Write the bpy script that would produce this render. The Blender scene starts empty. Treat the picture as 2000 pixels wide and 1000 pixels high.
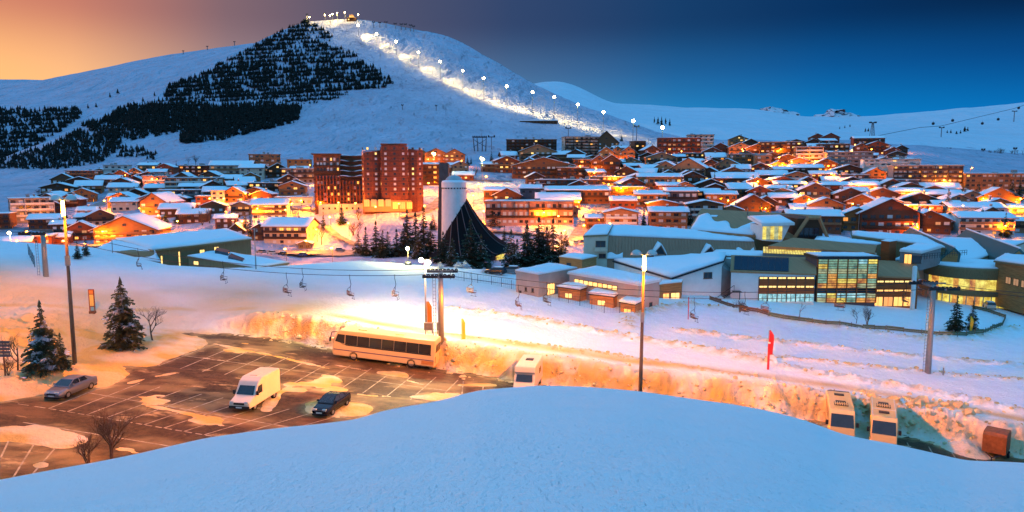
import bpy, bmesh, math, random
import numpy as np
from mathutils import Vector, Matrix, noise as mnoise
R = random.Random(7)
SC = bpy.context.scene
COL = SC.collection
rad = math.radians
F_, PITCH = 1400.0, rad(6.7)
CP, SP = math.cos(PITCH), math.sin(PITCH)

# ------------------------------------------------------------------ geometry of the place
def ray(px, py):
    v = (500.0 - py) / F_; u = (px - 1000.0) / F_
    dy = CP + v * SP
    return u / dy, (-SP + v * CP) / dy
def P(px, py, Y):
    t, e = ray(px, py)
    return Vector((t * Y, Y, e * Y))
def pxm(p):
    return F_ / (p[1] * CP - p[2] * SP)
def smooth(a, b, x):
    t = np.clip((x - a) / (b - a), 0, 1)
    return t * t * (3 - 2 * t)
def lot_z(x):
    return -22.6 - 0.085 * x
def L(px, py, dz=0.0):
    t, e = ray(px, py)
    Y = (22.6 - dz) / (-e - 0.085 * t)
    return Vector((t * Y, Y, lot_z(t * Y) + dz))

def _hash(ix, iy, s):
    n = (ix * 374761393 + iy * 668265263 + s * 974634777) & 0x7fffffff
    n = ((n ^ (n >> 13)) * 1274126177) & 0x7fffffff
    n = n ^ (n >> 16)
    return (n & 0xffff) / 65535.0
def vnoise(x, y, s=0):
    x = np.asarray(x, float); y = np.asarray(y, float)
    ix = np.floor(x).astype(np.int64); iy = np.floor(y).astype(np.int64)
    fx = x - ix; fy = y - iy
    fx = fx * fx * (3 - 2 * fx); fy = fy * fy * (3 - 2 * fy)
    a = _hash(ix, iy, s); b = _hash(ix + 1, iy, s); c = _hash(ix, iy + 1, s); d = _hash(ix + 1, iy + 1, s)
    return (a * (1 - fx) + b * fx) * (1 - fy) + (c * (1 - fx) + d * fx) * fy
def fbm(x, y, o=4, s=0):
    r = 0; a = 0.5
    for i in range(o):
        r = r + a * (vnoise(np.asarray(x) * 2 ** i, np.asarray(y) * 2 ** i, s + i * 17) - 0.5); a *= 0.5
    return r

# ------------------------------------------------------------------ materials
MATS = {}
def mat(name, col, rough=0.7, var=0.12, scale=1.5, bump=0.0, bscale=8.0, metal=0.0, emit=None, estr=0.0, spec=0.3, coord='Object', col2=None, stretch=None):
    if name in MATS: return MATS[name]
    m = bpy.data.materials.new(name); m.use_nodes = True
    nt = m.node_tree; b = nt.nodes['Principled BSDF']; N = nt.nodes.new; Lk = nt.links.new
    b.inputs['Roughness'].default_value = rough; b.inputs['Metallic'].default_value = metal
    b.inputs['Specular IOR Level'].default_value = spec
    b.inputs['Base Color'].default_value = (*col, 1)
    tc = N('ShaderNodeTexCoord'); vec = tc.outputs[coord]
    if stretch:
        mp = N('ShaderNodeMapping'); mp.inputs['Scale'].default_value = stretch; Lk(vec, mp.inputs[0]); vec = mp.outputs[0]
    if var > 0:
        n = N('ShaderNodeTexNoise'); n.inputs['Scale'].default_value = scale; n.inputs['Detail'].default_value = 6
        n.inputs['Roughness'].default_value = 0.65
        Lk(vec, n.inputs['Vector'])
        r = N('ShaderNodeMapRange'); r.inputs[1].default_value = 0.3; r.inputs[2].default_value = 0.7
        Lk(n.outputs['Fac'], r.inputs[0])
        mx = N('ShaderNodeMix'); mx.data_type = 'RGBA'
        lo = tuple(c * (1 - var) for c in col); hi = tuple(min(1, c * (1 + var)) for c in col)
        if col2: lo, hi = col, col2
        mx.inputs[6].default_value = (*lo, 1); mx.inputs[7].default_value = (*hi, 1)
        Lk(r.outputs[0], mx.inputs[0]); Lk(mx.outputs[2], b.inputs['Base Color'])
    if bump > 0:
        n2 = N('ShaderNodeTexNoise'); n2.inputs['Scale'].default_value = bscale; n2.inputs['Detail'].default_value = 5
        Lk(vec, n2.inputs['Vector'])
        bp = N('ShaderNodeBump'); bp.inputs['Strength'].default_value = 1.0; bp.inputs['Distance'].default_value = bump
        Lk(n2.outputs['Fac'], bp.inputs['Height']); Lk(bp.outputs[0], b.inputs['Normal'])
    if emit:
        b.inputs['Emission Color'].default_value = (*emit, 1); b.inputs['Emission Strength'].default_value = estr
    MATS[name] = m
    return m

def snow_mat(name, col, specs, var=0.06, vscale=0.3):
    """snow with several layers of bump; specs = [(scale, distance, stretch or None)]"""
    m = bpy.data.materials.new(name); m.use_nodes = True
    nt = m.node_tree; b = nt.nodes['Principled BSDF']; N = nt.nodes.new; Lk = nt.links.new
    b.inputs['Roughness'].default_value = 0.75; b.inputs['Specular IOR Level'].default_value = 0.25
    g = N('ShaderNodeNewGeometry'); pos = g.outputs['Position']
    n = N('ShaderNodeTexNoise'); n.inputs['Scale'].default_value = vscale; n.inputs['Detail'].default_value = 8
    n.inputs['Roughness'].default_value = 0.7; Lk(pos, n.inputs['Vector'])
    mx = N('ShaderNodeMix'); mx.data_type = 'RGBA'
    mx.inputs[6].default_value = (*[c * (1 - var) for c in col], 1); mx.inputs[7].default_value = (*[min(1, c * (1 + var)) for c in col], 1)
    Lk(n.outputs['Fac'], mx.inputs[0]); Lk(mx.outputs[2], b.inputs['Base Color'])
    prev = None
    for sc, dist, st in specs:
        v = pos
        if st:
            mp = N('ShaderNodeMapping'); mp.inputs['Scale'].default_value = st[:3]
            if len(st) > 3: mp.inputs['Rotation'].default_value = (0, 0, st[3])
            Lk(pos, mp.inputs[0]); v = mp.outputs[0]
        t = N('ShaderNodeTexNoise'); t.inputs['Scale'].default_value = sc; t.inputs['Detail'].default_value = 4; Lk(v, t.inputs['Vector'])
        bp = N('ShaderNodeBump'); bp.inputs['Distance'].default_value = dist; Lk(t.outputs['Fac'], bp.inputs['Height'])
        if prev: Lk(prev, bp.inputs['Normal'])
        prev = bp.outputs[0]
    if prev: Lk(prev, b.inputs['Normal'])
    MATS[name] = m
    return m

# ------------------------------------------------------------------ mesh helper
class MB:
    def __init__(s): s.v = []; s.f = []; s.m = []
    def add(s, vs, fs, mi=0, M=None):
        o = len(s.v)
        if M is not None: vs = [M @ Vector(v) for v in vs]
        s.v += [tuple(v) for v in vs]
        for f in fs: s.f.append(tuple(i + o for i in f)); s.m.append(mi)
        return s
    def box(s, x0, x1, y0, y1, z0, z1, mi=0, M=None):
        return s.add([(x0,y0,z0),(x1,y0,z0),(x1,y1,z0),(x0,y1,z0),(x0,y0,z1),(x1,y0,z1),(x1,y1,z1),(x0,y1,z1)],
              [(0,3,2,1),(4,5,6,7),(0,1,5,4),(1,2,6,5),(2,3,7,6),(3,0,4,7)], mi, M)
    def tube(s, pts, r, n=6, mi=0, cap=True):
        pts = [Vector(p) for p in pts]; k = len(pts)
        rs = r if isinstance(r, (list, tuple)) else [r] * k
        o = len(s.v); up = Vector((0, 0, 1))
        for i, p in enumerate(pts):
            d = (pts[min(i + 1, k - 1)] - pts[max(i - 1, 0)]).normalized()
            a = d.cross(up) if abs(d.z) < 0.95 else d.cross(Vector((1, 0, 0)))
            a.normalize(); b = d.cross(a)
            for j in range(n):
                q = 2 * math.pi * j / n
                s.v.append(tuple(p + (a * math.cos(q) + b * math.sin(q)) * rs[i]))
        for i in range(k - 1):
            for j in range(n):
                s.f.append((o + i*n + j, o + i*n + (j+1) % n, o + (i+1)*n + (j+1) % n, o + (i+1)*n + j)); s.m.append(mi)
        if cap:
            s.f.append(tuple(o + j for j in range(n))[::-1]); s.m.append(mi)
            s.f.append(tuple(o + (k-1)*n + j for j in range(n))); s.m.append(mi)
        return s
    def lathe(s, prof, n=16, mi=0, M=None, a0=0, a1=2*math.pi):
        full = abs(a1 - a0 - 2*math.pi) < 1e-6
        vs = []; m = n if full else n + 1
        for r, z in prof:
            for j in range(m):
                q = a0 + (a1 - a0) * j / n; vs.append((r*math.cos(q), r*math.sin(q), z))
        fs = []
        for i in range(len(prof) - 1):
            for j in range(n):
                k = (j + 1) % m
                fs.append((i*m + j, i*m + k, (i+1)*m + k, (i+1)*m + j))
        return s.add(vs, fs, mi, M)
    def prism(s, poly, y0, y1, mi=0, M=None):
        """polygon of (x,z) drawn out along y"""
        n = len(poly)
        vs = [(x, y0, z) for x, z in poly] + [(x, y1, z) for x, z in poly]
        fs = [tuple(range(n)), tuple(range(2*n - 1, n - 1, -1))] + [(i, i + n, (i+1) % n + n, (i+1) % n) for i in range(n)]
        return s.add(vs, fs, mi, M)
    def slab(s, top, th, mi=0):
        """a polygon with thickness, top corners given, extruded down by th"""
        n = len(top); top = [Vector(p) for p in top]
        vs = top + [p - Vector((0, 0, th)) for p in top]
        fs = [tuple(range(n)), tuple(range(2*n - 1, n - 1, -1))] + [(i, i + n, (i+1) % n + n, (i+1) % n) for i in range(n)]
        return s.add(vs, fs, mi)
    def mesh(s, name, mats, sm=False):
        me = bpy.data.meshes.new(name); me.from_pydata(s.v, [], s.f)
        for m in (mats if isinstance(mats, (list, tuple)) else [mats]): me.materials.append(m)
        if len(me.materials) > 1: me.polygons.foreach_set('material_index', s.m)
        bm = bmesh.new(); bm.from_mesh(me); bmesh.ops.recalc_face_normals(bm, faces=bm.faces); bm.to_mesh(me); bm.free()
        if sm: me.polygons.foreach_set('use_smooth', [True] * len(me.polygons))
        me.update(); return me
    def build(s, name, mats, parent=None, sm=False):
        return link(name, s.mesh(name, mats, sm), parent)
def link(name, me, parent=None, loc=None, rz=0.0):
    o = bpy.data.objects.new(name, me); COL.objects.link(o)
    if parent is not None: o.parent = parent
    if loc is not None: o.location = loc
    if rz: o.rotation_euler = (0, 0, rz)
    return o
def tag(o, label=None, cat=None, group=None, kind=None):
    if label: o['label'] = label
    if cat: o['category'] = cat
    if group: o['group'] = group
    if kind: o['kind'] = kind
    return o
def thing(name, label, cat, loc=(0, 0, 0), rz=0.0, group=None):
    o = bpy.data.objects.new(name, None); COL.objects.link(o)
    o.empty_display_size = 0.5
    o.location = loc; o.rotation_euler = (0, 0, rz)
    return tag(o, label, cat, group)
def dup(root, loc, rz=0.0, scale=1.0, label=None, group=None):
    def cp(o, par):
        c = o.copy(); COL.objects.link(c)
        if par: c.parent = par
        for ch in KIDS.get(o.name, ()): cp(ch, c)
        return c
    r = cp(root, None)
    r.location = loc; r.rotation_euler = (0, 0, rz); r.scale = (scale,) * 3
    if label: r['label'] = label
    if group: r['group'] = group
    return r
KIDS = {}
def remember(root):
    """note the children of a thing so that copies of it can be made quickly"""
    st = [root]
    while st:
        o = st.pop(); ch = [c for c in COL.objects if c.parent == o]
        KIDS[o.name] = ch; st += ch
def grid_mesh(name, X, Y, Z, mats, sm=True, mi=None):
    r, c = X.shape
    me = bpy.data.meshes.new(name)
    co = np.stack([X, Y, Z], -1).reshape(-1, 3).astype(np.float32)
    idx = np.arange(r * c).reshape(r, c)
    q = np.stack([idx[:-1, :-1], idx[:-1, 1:], idx[1:, 1:], idx[1:, :-1]], -1).reshape(-1, 4)
    me.vertices.add(len(co)); me.vertices.foreach_set('co', co.ravel())
    me.loops.add(q.size); me.loops.foreach_set('vertex_index', q.ravel().astype(np.int32))
    me.polygons.add(len(q)); me.polygons.foreach_set('loop_start', np.arange(0, q.size, 4, dtype=np.int32))
    try: me.polygons.foreach_set('loop_total', np.full(len(q), 4, np.int32))
    except Exception: pass
    for m in (mats if isinstance(mats, list) else [mats]): me.materials.append(m)
    me.update(calc_edges=True); me.validate()
    me.polygons.foreach_set('use_smooth', [sm] * len(me.polygons))
    return me

# ------------------------------------------------------------------ camera, world, sun
cam = bpy.data.cameras.new('camera'); co = bpy.data.objects.new('camera', cam); COL.objects.link(co)
cam.sensor_width = 36; cam.lens = 36 * F_ / 2000; cam.clip_start = 0.1; cam.clip_end = 40000
co.rotation_euler = (rad(90) - PITCH, 0, 0); SC.camera = co
SC.view_settings.view_transform = 'Standard'; SC.view_settings.look = 'None'
SC.view_settings.exposure = 0.18; SC.view_settings.gamma = 1
SC.render.engine = 'CYCLES'
SC.cycles.use_denoising = True
SC.cycles.max_bounces = 5; SC.cycles.diffuse_bounces = 3; SC.cycles.glossy_bounces = 2; SC.cycles.transparent_max_bounces = 4
SC.cycles.sample_clamp_indirect = 4.0; SC.cycles.caustics_reflective = False; SC.cycles.caustics_refractive = False

w = bpy.data.worlds.new('World'); SC.world = w; w.use_nodes = True
nt = w.node_tree; nt.nodes.clear(); N = nt.nodes.new; Lk = nt.links.new
out = N('ShaderNodeOutputWorld')
bg = N('ShaderNodeBackground'); bg.inputs['Strength'].default_value = 0.002
sky = N('ShaderNodeTexSky'); sky.sky_type = 'NISHITA'; sky.sun_disc = False
SUN_EL, SUN_AZ = rad(4), rad(-62)          # sun just set, to the left of the view
sky.sun_elevation = rad(1.0); sky.sun_rotation = SUN_AZ
Lk(sky.outputs[0], bg.inputs[0])
tc = N('ShaderNodeTexCoord'); sep = N('ShaderNodeSeparateXYZ'); Lk(tc.outputs['Generated'], sep.inputs[0])
def mth(op, a, b=None):
    n = N('ShaderNodeMath'); n.operation = op
    for i, q in enumerate((a, b)):
        if q is None: continue
        if isinstance(q, (int, float)): n.inputs[i].default_value = q
        else: Lk(q, n.inputs[i])
    return n.outputs[0]
az = mth('ARCTAN2', sep.outputs[0], sep.outputs[1])        # 0 ahead, + to the right
azn = mth('ADD', mth('DIVIDE', az, 2 * math.pi), 0.5)        # 0..1, 0.5 ahead
def ramp(fac, stops):
    r = N('ShaderNodeValToRGB'); el = r.color_ramp.elements
    r.color_ramp.interpolation = 'LINEAR'
    while len(el) > 1: el.remove(el[-1])
    el[0].position = stops[0][0]; el[0].color = (*stops[0][1], 1)
    for p, c in stops[1:]:
        e = el.new(p); e.color = (*c, 1)
    Lk(fac, r.inputs[0]); return r.outputs[0]
def s2l(*c): return tuple((x / 255 / 12.92 if x <= 10 else ((x / 255 + 0.055) / 1.055) ** 2.4) for x in c)
def azp(px): return 0.5 + math.atan((px - 1000) / F_) / (2 * math.pi)
BK = (0.16, 0.34, 0.62)
AZS = (-100, 150, 450, 700, 1000, 1300, 1600, 2100)
def band(back, glow_, cols): return ramp(azn, [(0.0, back), (0.2, glow_)] + [(azp(p), s2l(*c)) for p, c in zip(AZS, cols)] + [(0.85, back), (1.0, back)])
hor = band(BK, (0.6, 0.35, 0.25), [(255,196,112), (252,196,128), (185,160,150), (125,150,168), (78,142,186), (34,132,194), (0,122,192), (0,108,182)])
mid = band(BK, (0.4, 0.25, 0.22), [(252,182,112), (240,176,124), (155,128,130), (106,112,134), (68,104,146), (28,94,150), (4,84,148), (0,68,130)])
top = band(BK, (0.25, 0.2, 0.22), [(208,128,98), (194,120,100), (126,98,106), (80,80,104), (46,66,104), (18,58,102), (2,46,92), (0,28,62)])
ZEN = (0.1, 0.49, 0.98)
def mixc(f, a, b):
    m = N('ShaderNodeMix'); m.data_type = 'RGBA'
    Lk(f, m.inputs[0])
    for i, q in ((6, a), (7, b)):
        if isinstance(q, tuple): m.inputs[i].default_value = (*q, 1)
        else: Lk(q, m.inputs[i])
    return m.outputs[2]
def rng(x, a, b):
    r = N('ShaderNodeMapRange'); r.interpolation_type = 'SMOOTHSTEP'; r.inputs[1].default_value = a; r.inputs[2].default_value = b
    Lk(x, r.inputs[0]); return r.outputs[0]
elz = sep.outputs[2]
skyc = mixc(rng(elz, 0.05, 0.14), hor, mid)
skyc = mixc(rng(elz, 0.115, 0.2), skyc, top)
skyc = mixc(rng(elz, 0.28, 0.6), skyc, ZEN)
bg2 = N('ShaderNodeBackground'); bg2.inputs['Strength'].default_value = 1.0
Lk(skyc, bg2.inputs[0])
ad = N('ShaderNodeAddShader'); Lk(bg.outputs[0], ad.inputs[0]); Lk(bg2.outputs[0], ad.inputs[1]); Lk(ad.outputs[0], out.inputs[0])

sl = bpy.data.lights.new('sun', 'SUN'); so = bpy.data.objects.new('sun', sl); COL.objects.link(so)
sl.energy = 0.34; sl.angle = rad(12); sl.color = (1.0, 0.6, 0.52)
sdir = Vector((math.sin(SUN_AZ) * math.cos(rad(9)), math.cos(SUN_AZ) * math.cos(rad(9)), math.sin(rad(9))))
so.rotation_euler = (-sdir).to_track_quat('-Z', 'Y').to_euler()

def lamp_light(p, power, col, radius=0.3, spot=None, aim=None, blend=0.5):
    l = bpy.data.lights.new('lamp_light', 'SPOT' if spot else 'POINT')
    l.energy = power; l.color = col; l.shadow_soft_size = radius
    o = bpy.data.objects.new('lamp_light', l); COL.objects.link(o); o.location = p
    if spot:
        l.spot_size = rad(spot); l.spot_blend = blend
        o.rotation_euler = (Vector(aim) - Vector(p)).to_track_quat('-Z', 'Y').to_euler()
    return o
# ------------------------------------------------------------------ snow materials
M_SNOW = snow_mat('snow_fresh', (0.86, 0.88, 0.9), [(1.2, 0.25, None), (9, 0.05, None)])
M_MOUND = snow_mat('snow_powder', (0.8, 0.95, 0.98), [(0.35, 0.35, (1, .6, 1)), (1.1, 0.12, None), (14, 0.03, (1, 0.5, 1)), (34, 0.028, (1, 0.6, 1)), (90, 0.014, None)], var=0.04, vscale=0.6)
M_FIELD = snow_mat('snow_trampled', (0.84, 0.85, 0.87), [(0.35, 0.5, None), (2.5, 0.16, None), (9, 0.06, None)], var=0.07, vscale=0.5)
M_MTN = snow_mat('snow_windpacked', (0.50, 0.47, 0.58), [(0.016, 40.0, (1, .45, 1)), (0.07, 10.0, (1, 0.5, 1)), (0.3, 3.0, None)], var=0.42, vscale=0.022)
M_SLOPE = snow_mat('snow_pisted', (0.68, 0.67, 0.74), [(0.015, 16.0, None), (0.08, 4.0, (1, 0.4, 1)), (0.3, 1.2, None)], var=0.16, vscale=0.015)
M_ROOFSNOW = snow_mat('snow_roof', (0.84, 0.86, 0.9), [(0.6, 0.15, None), (6, 0.03, None)], var=0.05, vscale=0.8)

# ------------------------------------------------------------------ near ground: car park shelf, snow bank, field
_bb = [(-200,640),(150,655),(290,642),(400,648),(560,664),(660,684),(850,722),(1060,752),(1250,782),(1500,812),(1650,832),(1760,848),(1900,878),(2000,898),(2200,940)]
_bw = np.array([L(a, b)[:2] for a, b in _bb]); _bw = _bw[np.argsort(_bw[:, 0])]
def berm_y(x): return np.interp(x, _bw[:, 0], _bw[:, 1])
# crest where the near shelf ends and drops to the village (pixel line met with the shelf plane)
_cr = [(-300,478),(0,488),(180,500),(330,525),(480,528),(560,522),(700,512),(800,518),(860,524),(940,528),(1000,530)]
def shelf_y(px, py):
    t, e = ray(px, py); return 20.1 / (-e - 0.085 * t) if (-e - 0.085 * t) > 0.06 else 230
_ct = np.array([ray(a, b)[0] for a, b in _cr] + [0.05, 0.12, 0.5, 1.2]); _cy = np.array([shelf_y(a, b) for a, b in _cr] + [149, 156, 176, 180])
def seg_dist(x, y, pts):
    d = np.full(np.shape(x), 1e9)
    for (x0, y0), (x1, y1) in zip(pts[:-1], pts[1:]):
        dx, dy = x1 - x0, y1 - y0; l2 = dx*dx + dy*dy
        t = np.clip(((x - x0)*dx + (y - y0)*dy) / l2, 0, 1)
        d = np.minimum(d, np.hypot(x - x0 - t*dx, y - y0 - t*dy))
    return d
def S2(px, py):
    t, e = ray(px, py); Y = 20.1 / (-e - 0.085 * t); return (t * Y, Y)
RIDGES = [([S2(*p) for p in r], h, wd) for r, h, wd in [
    ([(880,604),(1050,628),(1250,664),(1400,690),(1600,730),(1800,762),(2000,806),(2200,850)], 1.0, 1.3),
    ([(1230,640),(1225,620),(1290,602),(1350,594),(1500,618),(1650,642),(1800,664),(1900,660),(1985,640)], 1.0, 1.2),
    ([(1330,648),(1500,666),(1750,694),(2000,714),(2200,730)], 0.8, 1.2),
    ([(1400,688),(1600,706),(1800,726),(2050,745)], 0.55, 1.0),
    ([(850,655),(1000,672),(1150,690),(1300,712),(1500,745),(1700,785)], 0.5, 1.0),
    ([(560,560),(700,585),(830,610)], 0.35, 2.5),
    ([(480,525),(620,545),(800,560),(1000,580),(1180,612)], 0.3, 2.5)]]
def L2(px, py): v = L(px, py); return (v.x, v.y)
# snow lying on the car park: (centre pixels polygonal line, radius m, height)
HEAPS = [([(70,742),(20,752),(-40,760)], 3.2, 0.9), ([(60,720),(120,732),(-30,730)], 4.2, 0.9), ([(200,690),(245,690),(310,672)], 4.0, 0.7), ([(100,640),(30,660),(-80,690)], 9, 1.6),
    ([(630,795),(690,800)], 2.2, 0.22), ([(10,848),(60,852),(110,858)], 1.5, 0.22), ([(-40,852),(10,848)], 1.8, 0.3), ([(60,842),(130,862)], 1.7, 0.2),
    ([(255,748),(300,735),(350,728)], .8, 0.1), ([(280,790),(330,800),(400,815)], 0.6, 0.12), ([(200,750),(160,738)], 1.2, 0.2), ([(400,700),(440,705)], .7, 0.1),
    ([(700,770),(760,775)], .7, 0.11), ([(900,752),(960,752)], .9, 0.13), ([(560,740),(590,742)], .8, .1), ([(1780,835),(1850,855),(1890,880)], 1.6, 0.9), ([(1690,830),(1660,850)], 2.0, .9),
    ([(78,908),(82,909)], 0.5, .25), ([(520,800),(545,765),(590,762)], 1.0, .13), ([(1515,800),(1522,806)], 1.3, 1.6), ([(640,720),(560,700),(420,672)], .9, 0.1), ([(830,752),(740,728),(650,712)],.6,0.09)]
HEAPS = [([L2(*p) for p in h], r, z) for h, r, z in HEAPS]
def G(x, y):
    """height of the near ground"""
    x = np.asarray(x, float); y = np.asarray(y, float)
    t = x / y
    yb = berm_y(x) + 1.2 * fbm(x * 0.35, y * 0.2, 3, 5)
    up = smooth(0, 3.2, y - yb)
    left = smooth(-28, -42, x)                                  # no steep bank at the far left, a gentle rise instead
    up = up * (1 - left) + left * smooth(-2, 14, y - yb)
    rough = (fbm(x * 0.9, y * 0.9, 4, 3) * 1.1 + fbm(x * 2.4, y * 2.4, 2, 13) * 1.0) * np.exp(-((y - yb - 1.8) / 2.4) ** 2) * (1 - 0.7 * left)
    z = lot_z(x) - 0.07 + up * 2.57 + rough
    inlot = 1 - up
    h = np.zeros_like(z)
    for pts, r, hz in HEAPS:
        d = seg_dist(x, y, pts)
        h = np.maximum(h, hz * np.exp(-(d / r) ** 2 * 1.3) * (1 + 0.9 * fbm(x * 0.8, y * 0.8, 4, 9)))
    pat = np.clip(fbm(x * 0.16, y * 0.28, 5, 21) - 0.095, 0, 1) * 0.55
    z = z + inlot * np.maximum(h - 0.02, pat)
    z = z + up * 0.45 * fbm(x * 0.05, y * 0.05, 4, 2)
    for pts, hz, wd in RIDGES:
        d = seg_dist(x, y, pts)
        z = z + up * hz * .62 * np.exp(-(d / wd) ** 2) * (0.8 + 0.7 * fbm(x * 0.7, y * 0.7, 3, 33) + 1.6 * fbm(x * 2.6, y * 2.6, 2, 35))
    yc = np.interp(t, _ct, _cy)
    knoll = smooth(-48, -75, x) * smooth(75, 100, y) * 1.2
    z = z + knoll
    drop = smooth(0, 45, y - yc)
    z = z - 16 * drop - np.clip(y - yc - 45, 0, 100) * 0.3
    return z
ys = [26.0]
while ys[-1] < 300:
    Y = ys[-1]; ys.append(Y + (1.0 if Y < 40 else 0.36 if Y < 104 else 0.6 if Y < 160 else 2.5))
ts = np.linspace(-1.15, 1.15, 760)
TT, YY = np.meshgrid(ts, np.array(ys)); XX = TT * YY
def dirt_glow_of(x, y):  # ploughed grit plus sodium glow painted into the snow colour
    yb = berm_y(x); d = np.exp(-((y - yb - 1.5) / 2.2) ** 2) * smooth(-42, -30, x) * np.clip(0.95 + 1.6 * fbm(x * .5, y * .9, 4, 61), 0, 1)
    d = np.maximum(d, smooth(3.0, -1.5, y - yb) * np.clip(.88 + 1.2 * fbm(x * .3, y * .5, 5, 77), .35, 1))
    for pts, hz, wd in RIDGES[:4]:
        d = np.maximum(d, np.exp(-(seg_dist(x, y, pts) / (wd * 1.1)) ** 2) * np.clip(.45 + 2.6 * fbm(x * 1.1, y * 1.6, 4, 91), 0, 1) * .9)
    d = np.maximum(d, smooth(-16, -30, x) * smooth(34, 8, y - yb) * np.clip(.72 + 1.2 * fbm(x * .08, y * .08, 5, 44), .15, .9))  # amber lamp glow painted over the left rise
    road = smooth(0, 2, y - yb - 4) * smooth(9, 6, y - yb)  # amber lamp glow painted along the road behind the bank
    d = d * (1 - .2 * smooth(24, 34, x))  # painted tint eased where the lamp light thins out
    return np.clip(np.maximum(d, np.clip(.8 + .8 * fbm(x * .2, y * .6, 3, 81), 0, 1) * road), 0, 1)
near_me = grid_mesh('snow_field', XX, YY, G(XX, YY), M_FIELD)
at_ = near_me.attributes.new('dirt_glow', 'FLOAT', 'POINT'); at_.data.foreach_set('value', dirt_glow_of(XX, YY).ravel().astype(np.float32))
def field_dirt_glow():
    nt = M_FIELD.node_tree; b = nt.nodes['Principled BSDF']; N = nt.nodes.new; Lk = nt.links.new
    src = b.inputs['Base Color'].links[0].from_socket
    a = N('ShaderNodeAttribute'); a.attribute_name = 'dirt_glow'
    m = N('ShaderNodeMix'); m.data_type = 'RGBA'; m.inputs[7].default_value = (0.62, 0.37, 0.09, 1); Lk(src, m.inputs[6]); Lk(a.outputs['Fac'], m.inputs[0]); Lk(m.outputs[2], b.inputs['Base Color'])  # orange-brown: grit and painted lamp glow in one colour
field_dirt_glow()
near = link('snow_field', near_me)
tag(near, kind='structure')
def ground_near(px, py):
    """first meeting of the pixel's ray with the near ground"""
    t, e = ray(px, py)
    Y = np.linspace(28, 260, 3000); d = e * Y - G(t * Y, Y)
    k = np.argmax(d < 0)
    if d[k] >= 0: k = 1500
    return Vector((t * Y[k], Y[k], float(G(t * Y[k], Y[k]))))
def gz(x, y): return float(G(x, y))

# snow mound the photograph was taken from
_mc = [(-500,1010),(0,938),(100,918),(170,906),(290,882),(400,857),(480,845),(560,834),(640,826),(700,818),(740,804),(770,797),(850,786),(900,772),(940,763),(1050,756),(1150,758),(1250,766),(1350,780),(1430,790),(1500,803),(1580,824),(1640,846),(1700,858),(1760,869),(1830,886),(1890,899),(1960,901),(2000,903),(2500,960)]
_mt = np.array([ray(a, b)[0] for a, b in _mc]); _me = np.array([ray(a, b)[1] for a, b in _mc])
YC = 9.0
tf = np.linspace(-1.6, 1.6, 640); ef = np.interp(tf, _mt, _me)
k = np.exp(-np.linspace(-2, 2, 15) ** 2); k /= k.sum(); ef = np.convolve(np.pad(ef, 7, 'edge'), k, 'valid')
sy = np.concatenate([np.linspace(0.15, 0.9, 90), np.linspace(0.905, 1.25, 70), np.linspace(1.3, 4.6, 40)])
TT, SS = np.meshgrid(tf, sy); EE = np.broadcast_to(ef, TT.shape)
zc = EE * YC
Zm = np.where(SS <= 1, -1.3 + (zc + 1.3) * np.clip(SS, 0, 1) ** 1.5, 0)
s1 = (zc + 1.3) * 1.5 / YC                                    # slope at the crest
dS = (SS - 1) * YC
tgt = np.minimum(s1 - 0.25, EE - 0.22)
Zo = zc + s1 * dS + (tgt - s1) * np.where(dS < 2.5, dS ** 2 / 5, dS - 1.25)
Zm = np.where(SS <= 1, Zm, Zo)
Ym = SS * YC; Xm = TT * Ym
Zm = Zm + 0.06 * fbm(Xm * 0.45 + 3, Ym * 0.45, 3, 41) * np.minimum(1, Ym / 4) + 0.03 * fbm(Xm * 0.8, Ym * 0.8, 4, 40) * np.minimum(1, Ym / 4)
Ym2 = np.vstack([np.full((1, Ym.shape[1]), -6.0), Ym]); Xm2 = np.vstack([TT[:1] * 16, Xm]); Zm2 = np.vstack([np.full((1, Zm.shape[1]), -1.0), Zm])
tag(link('snow_mound', grid_mesh('snow_mound', Xm2, Ym2, Zm2, M_MOUND)), kind='structure')

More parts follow.
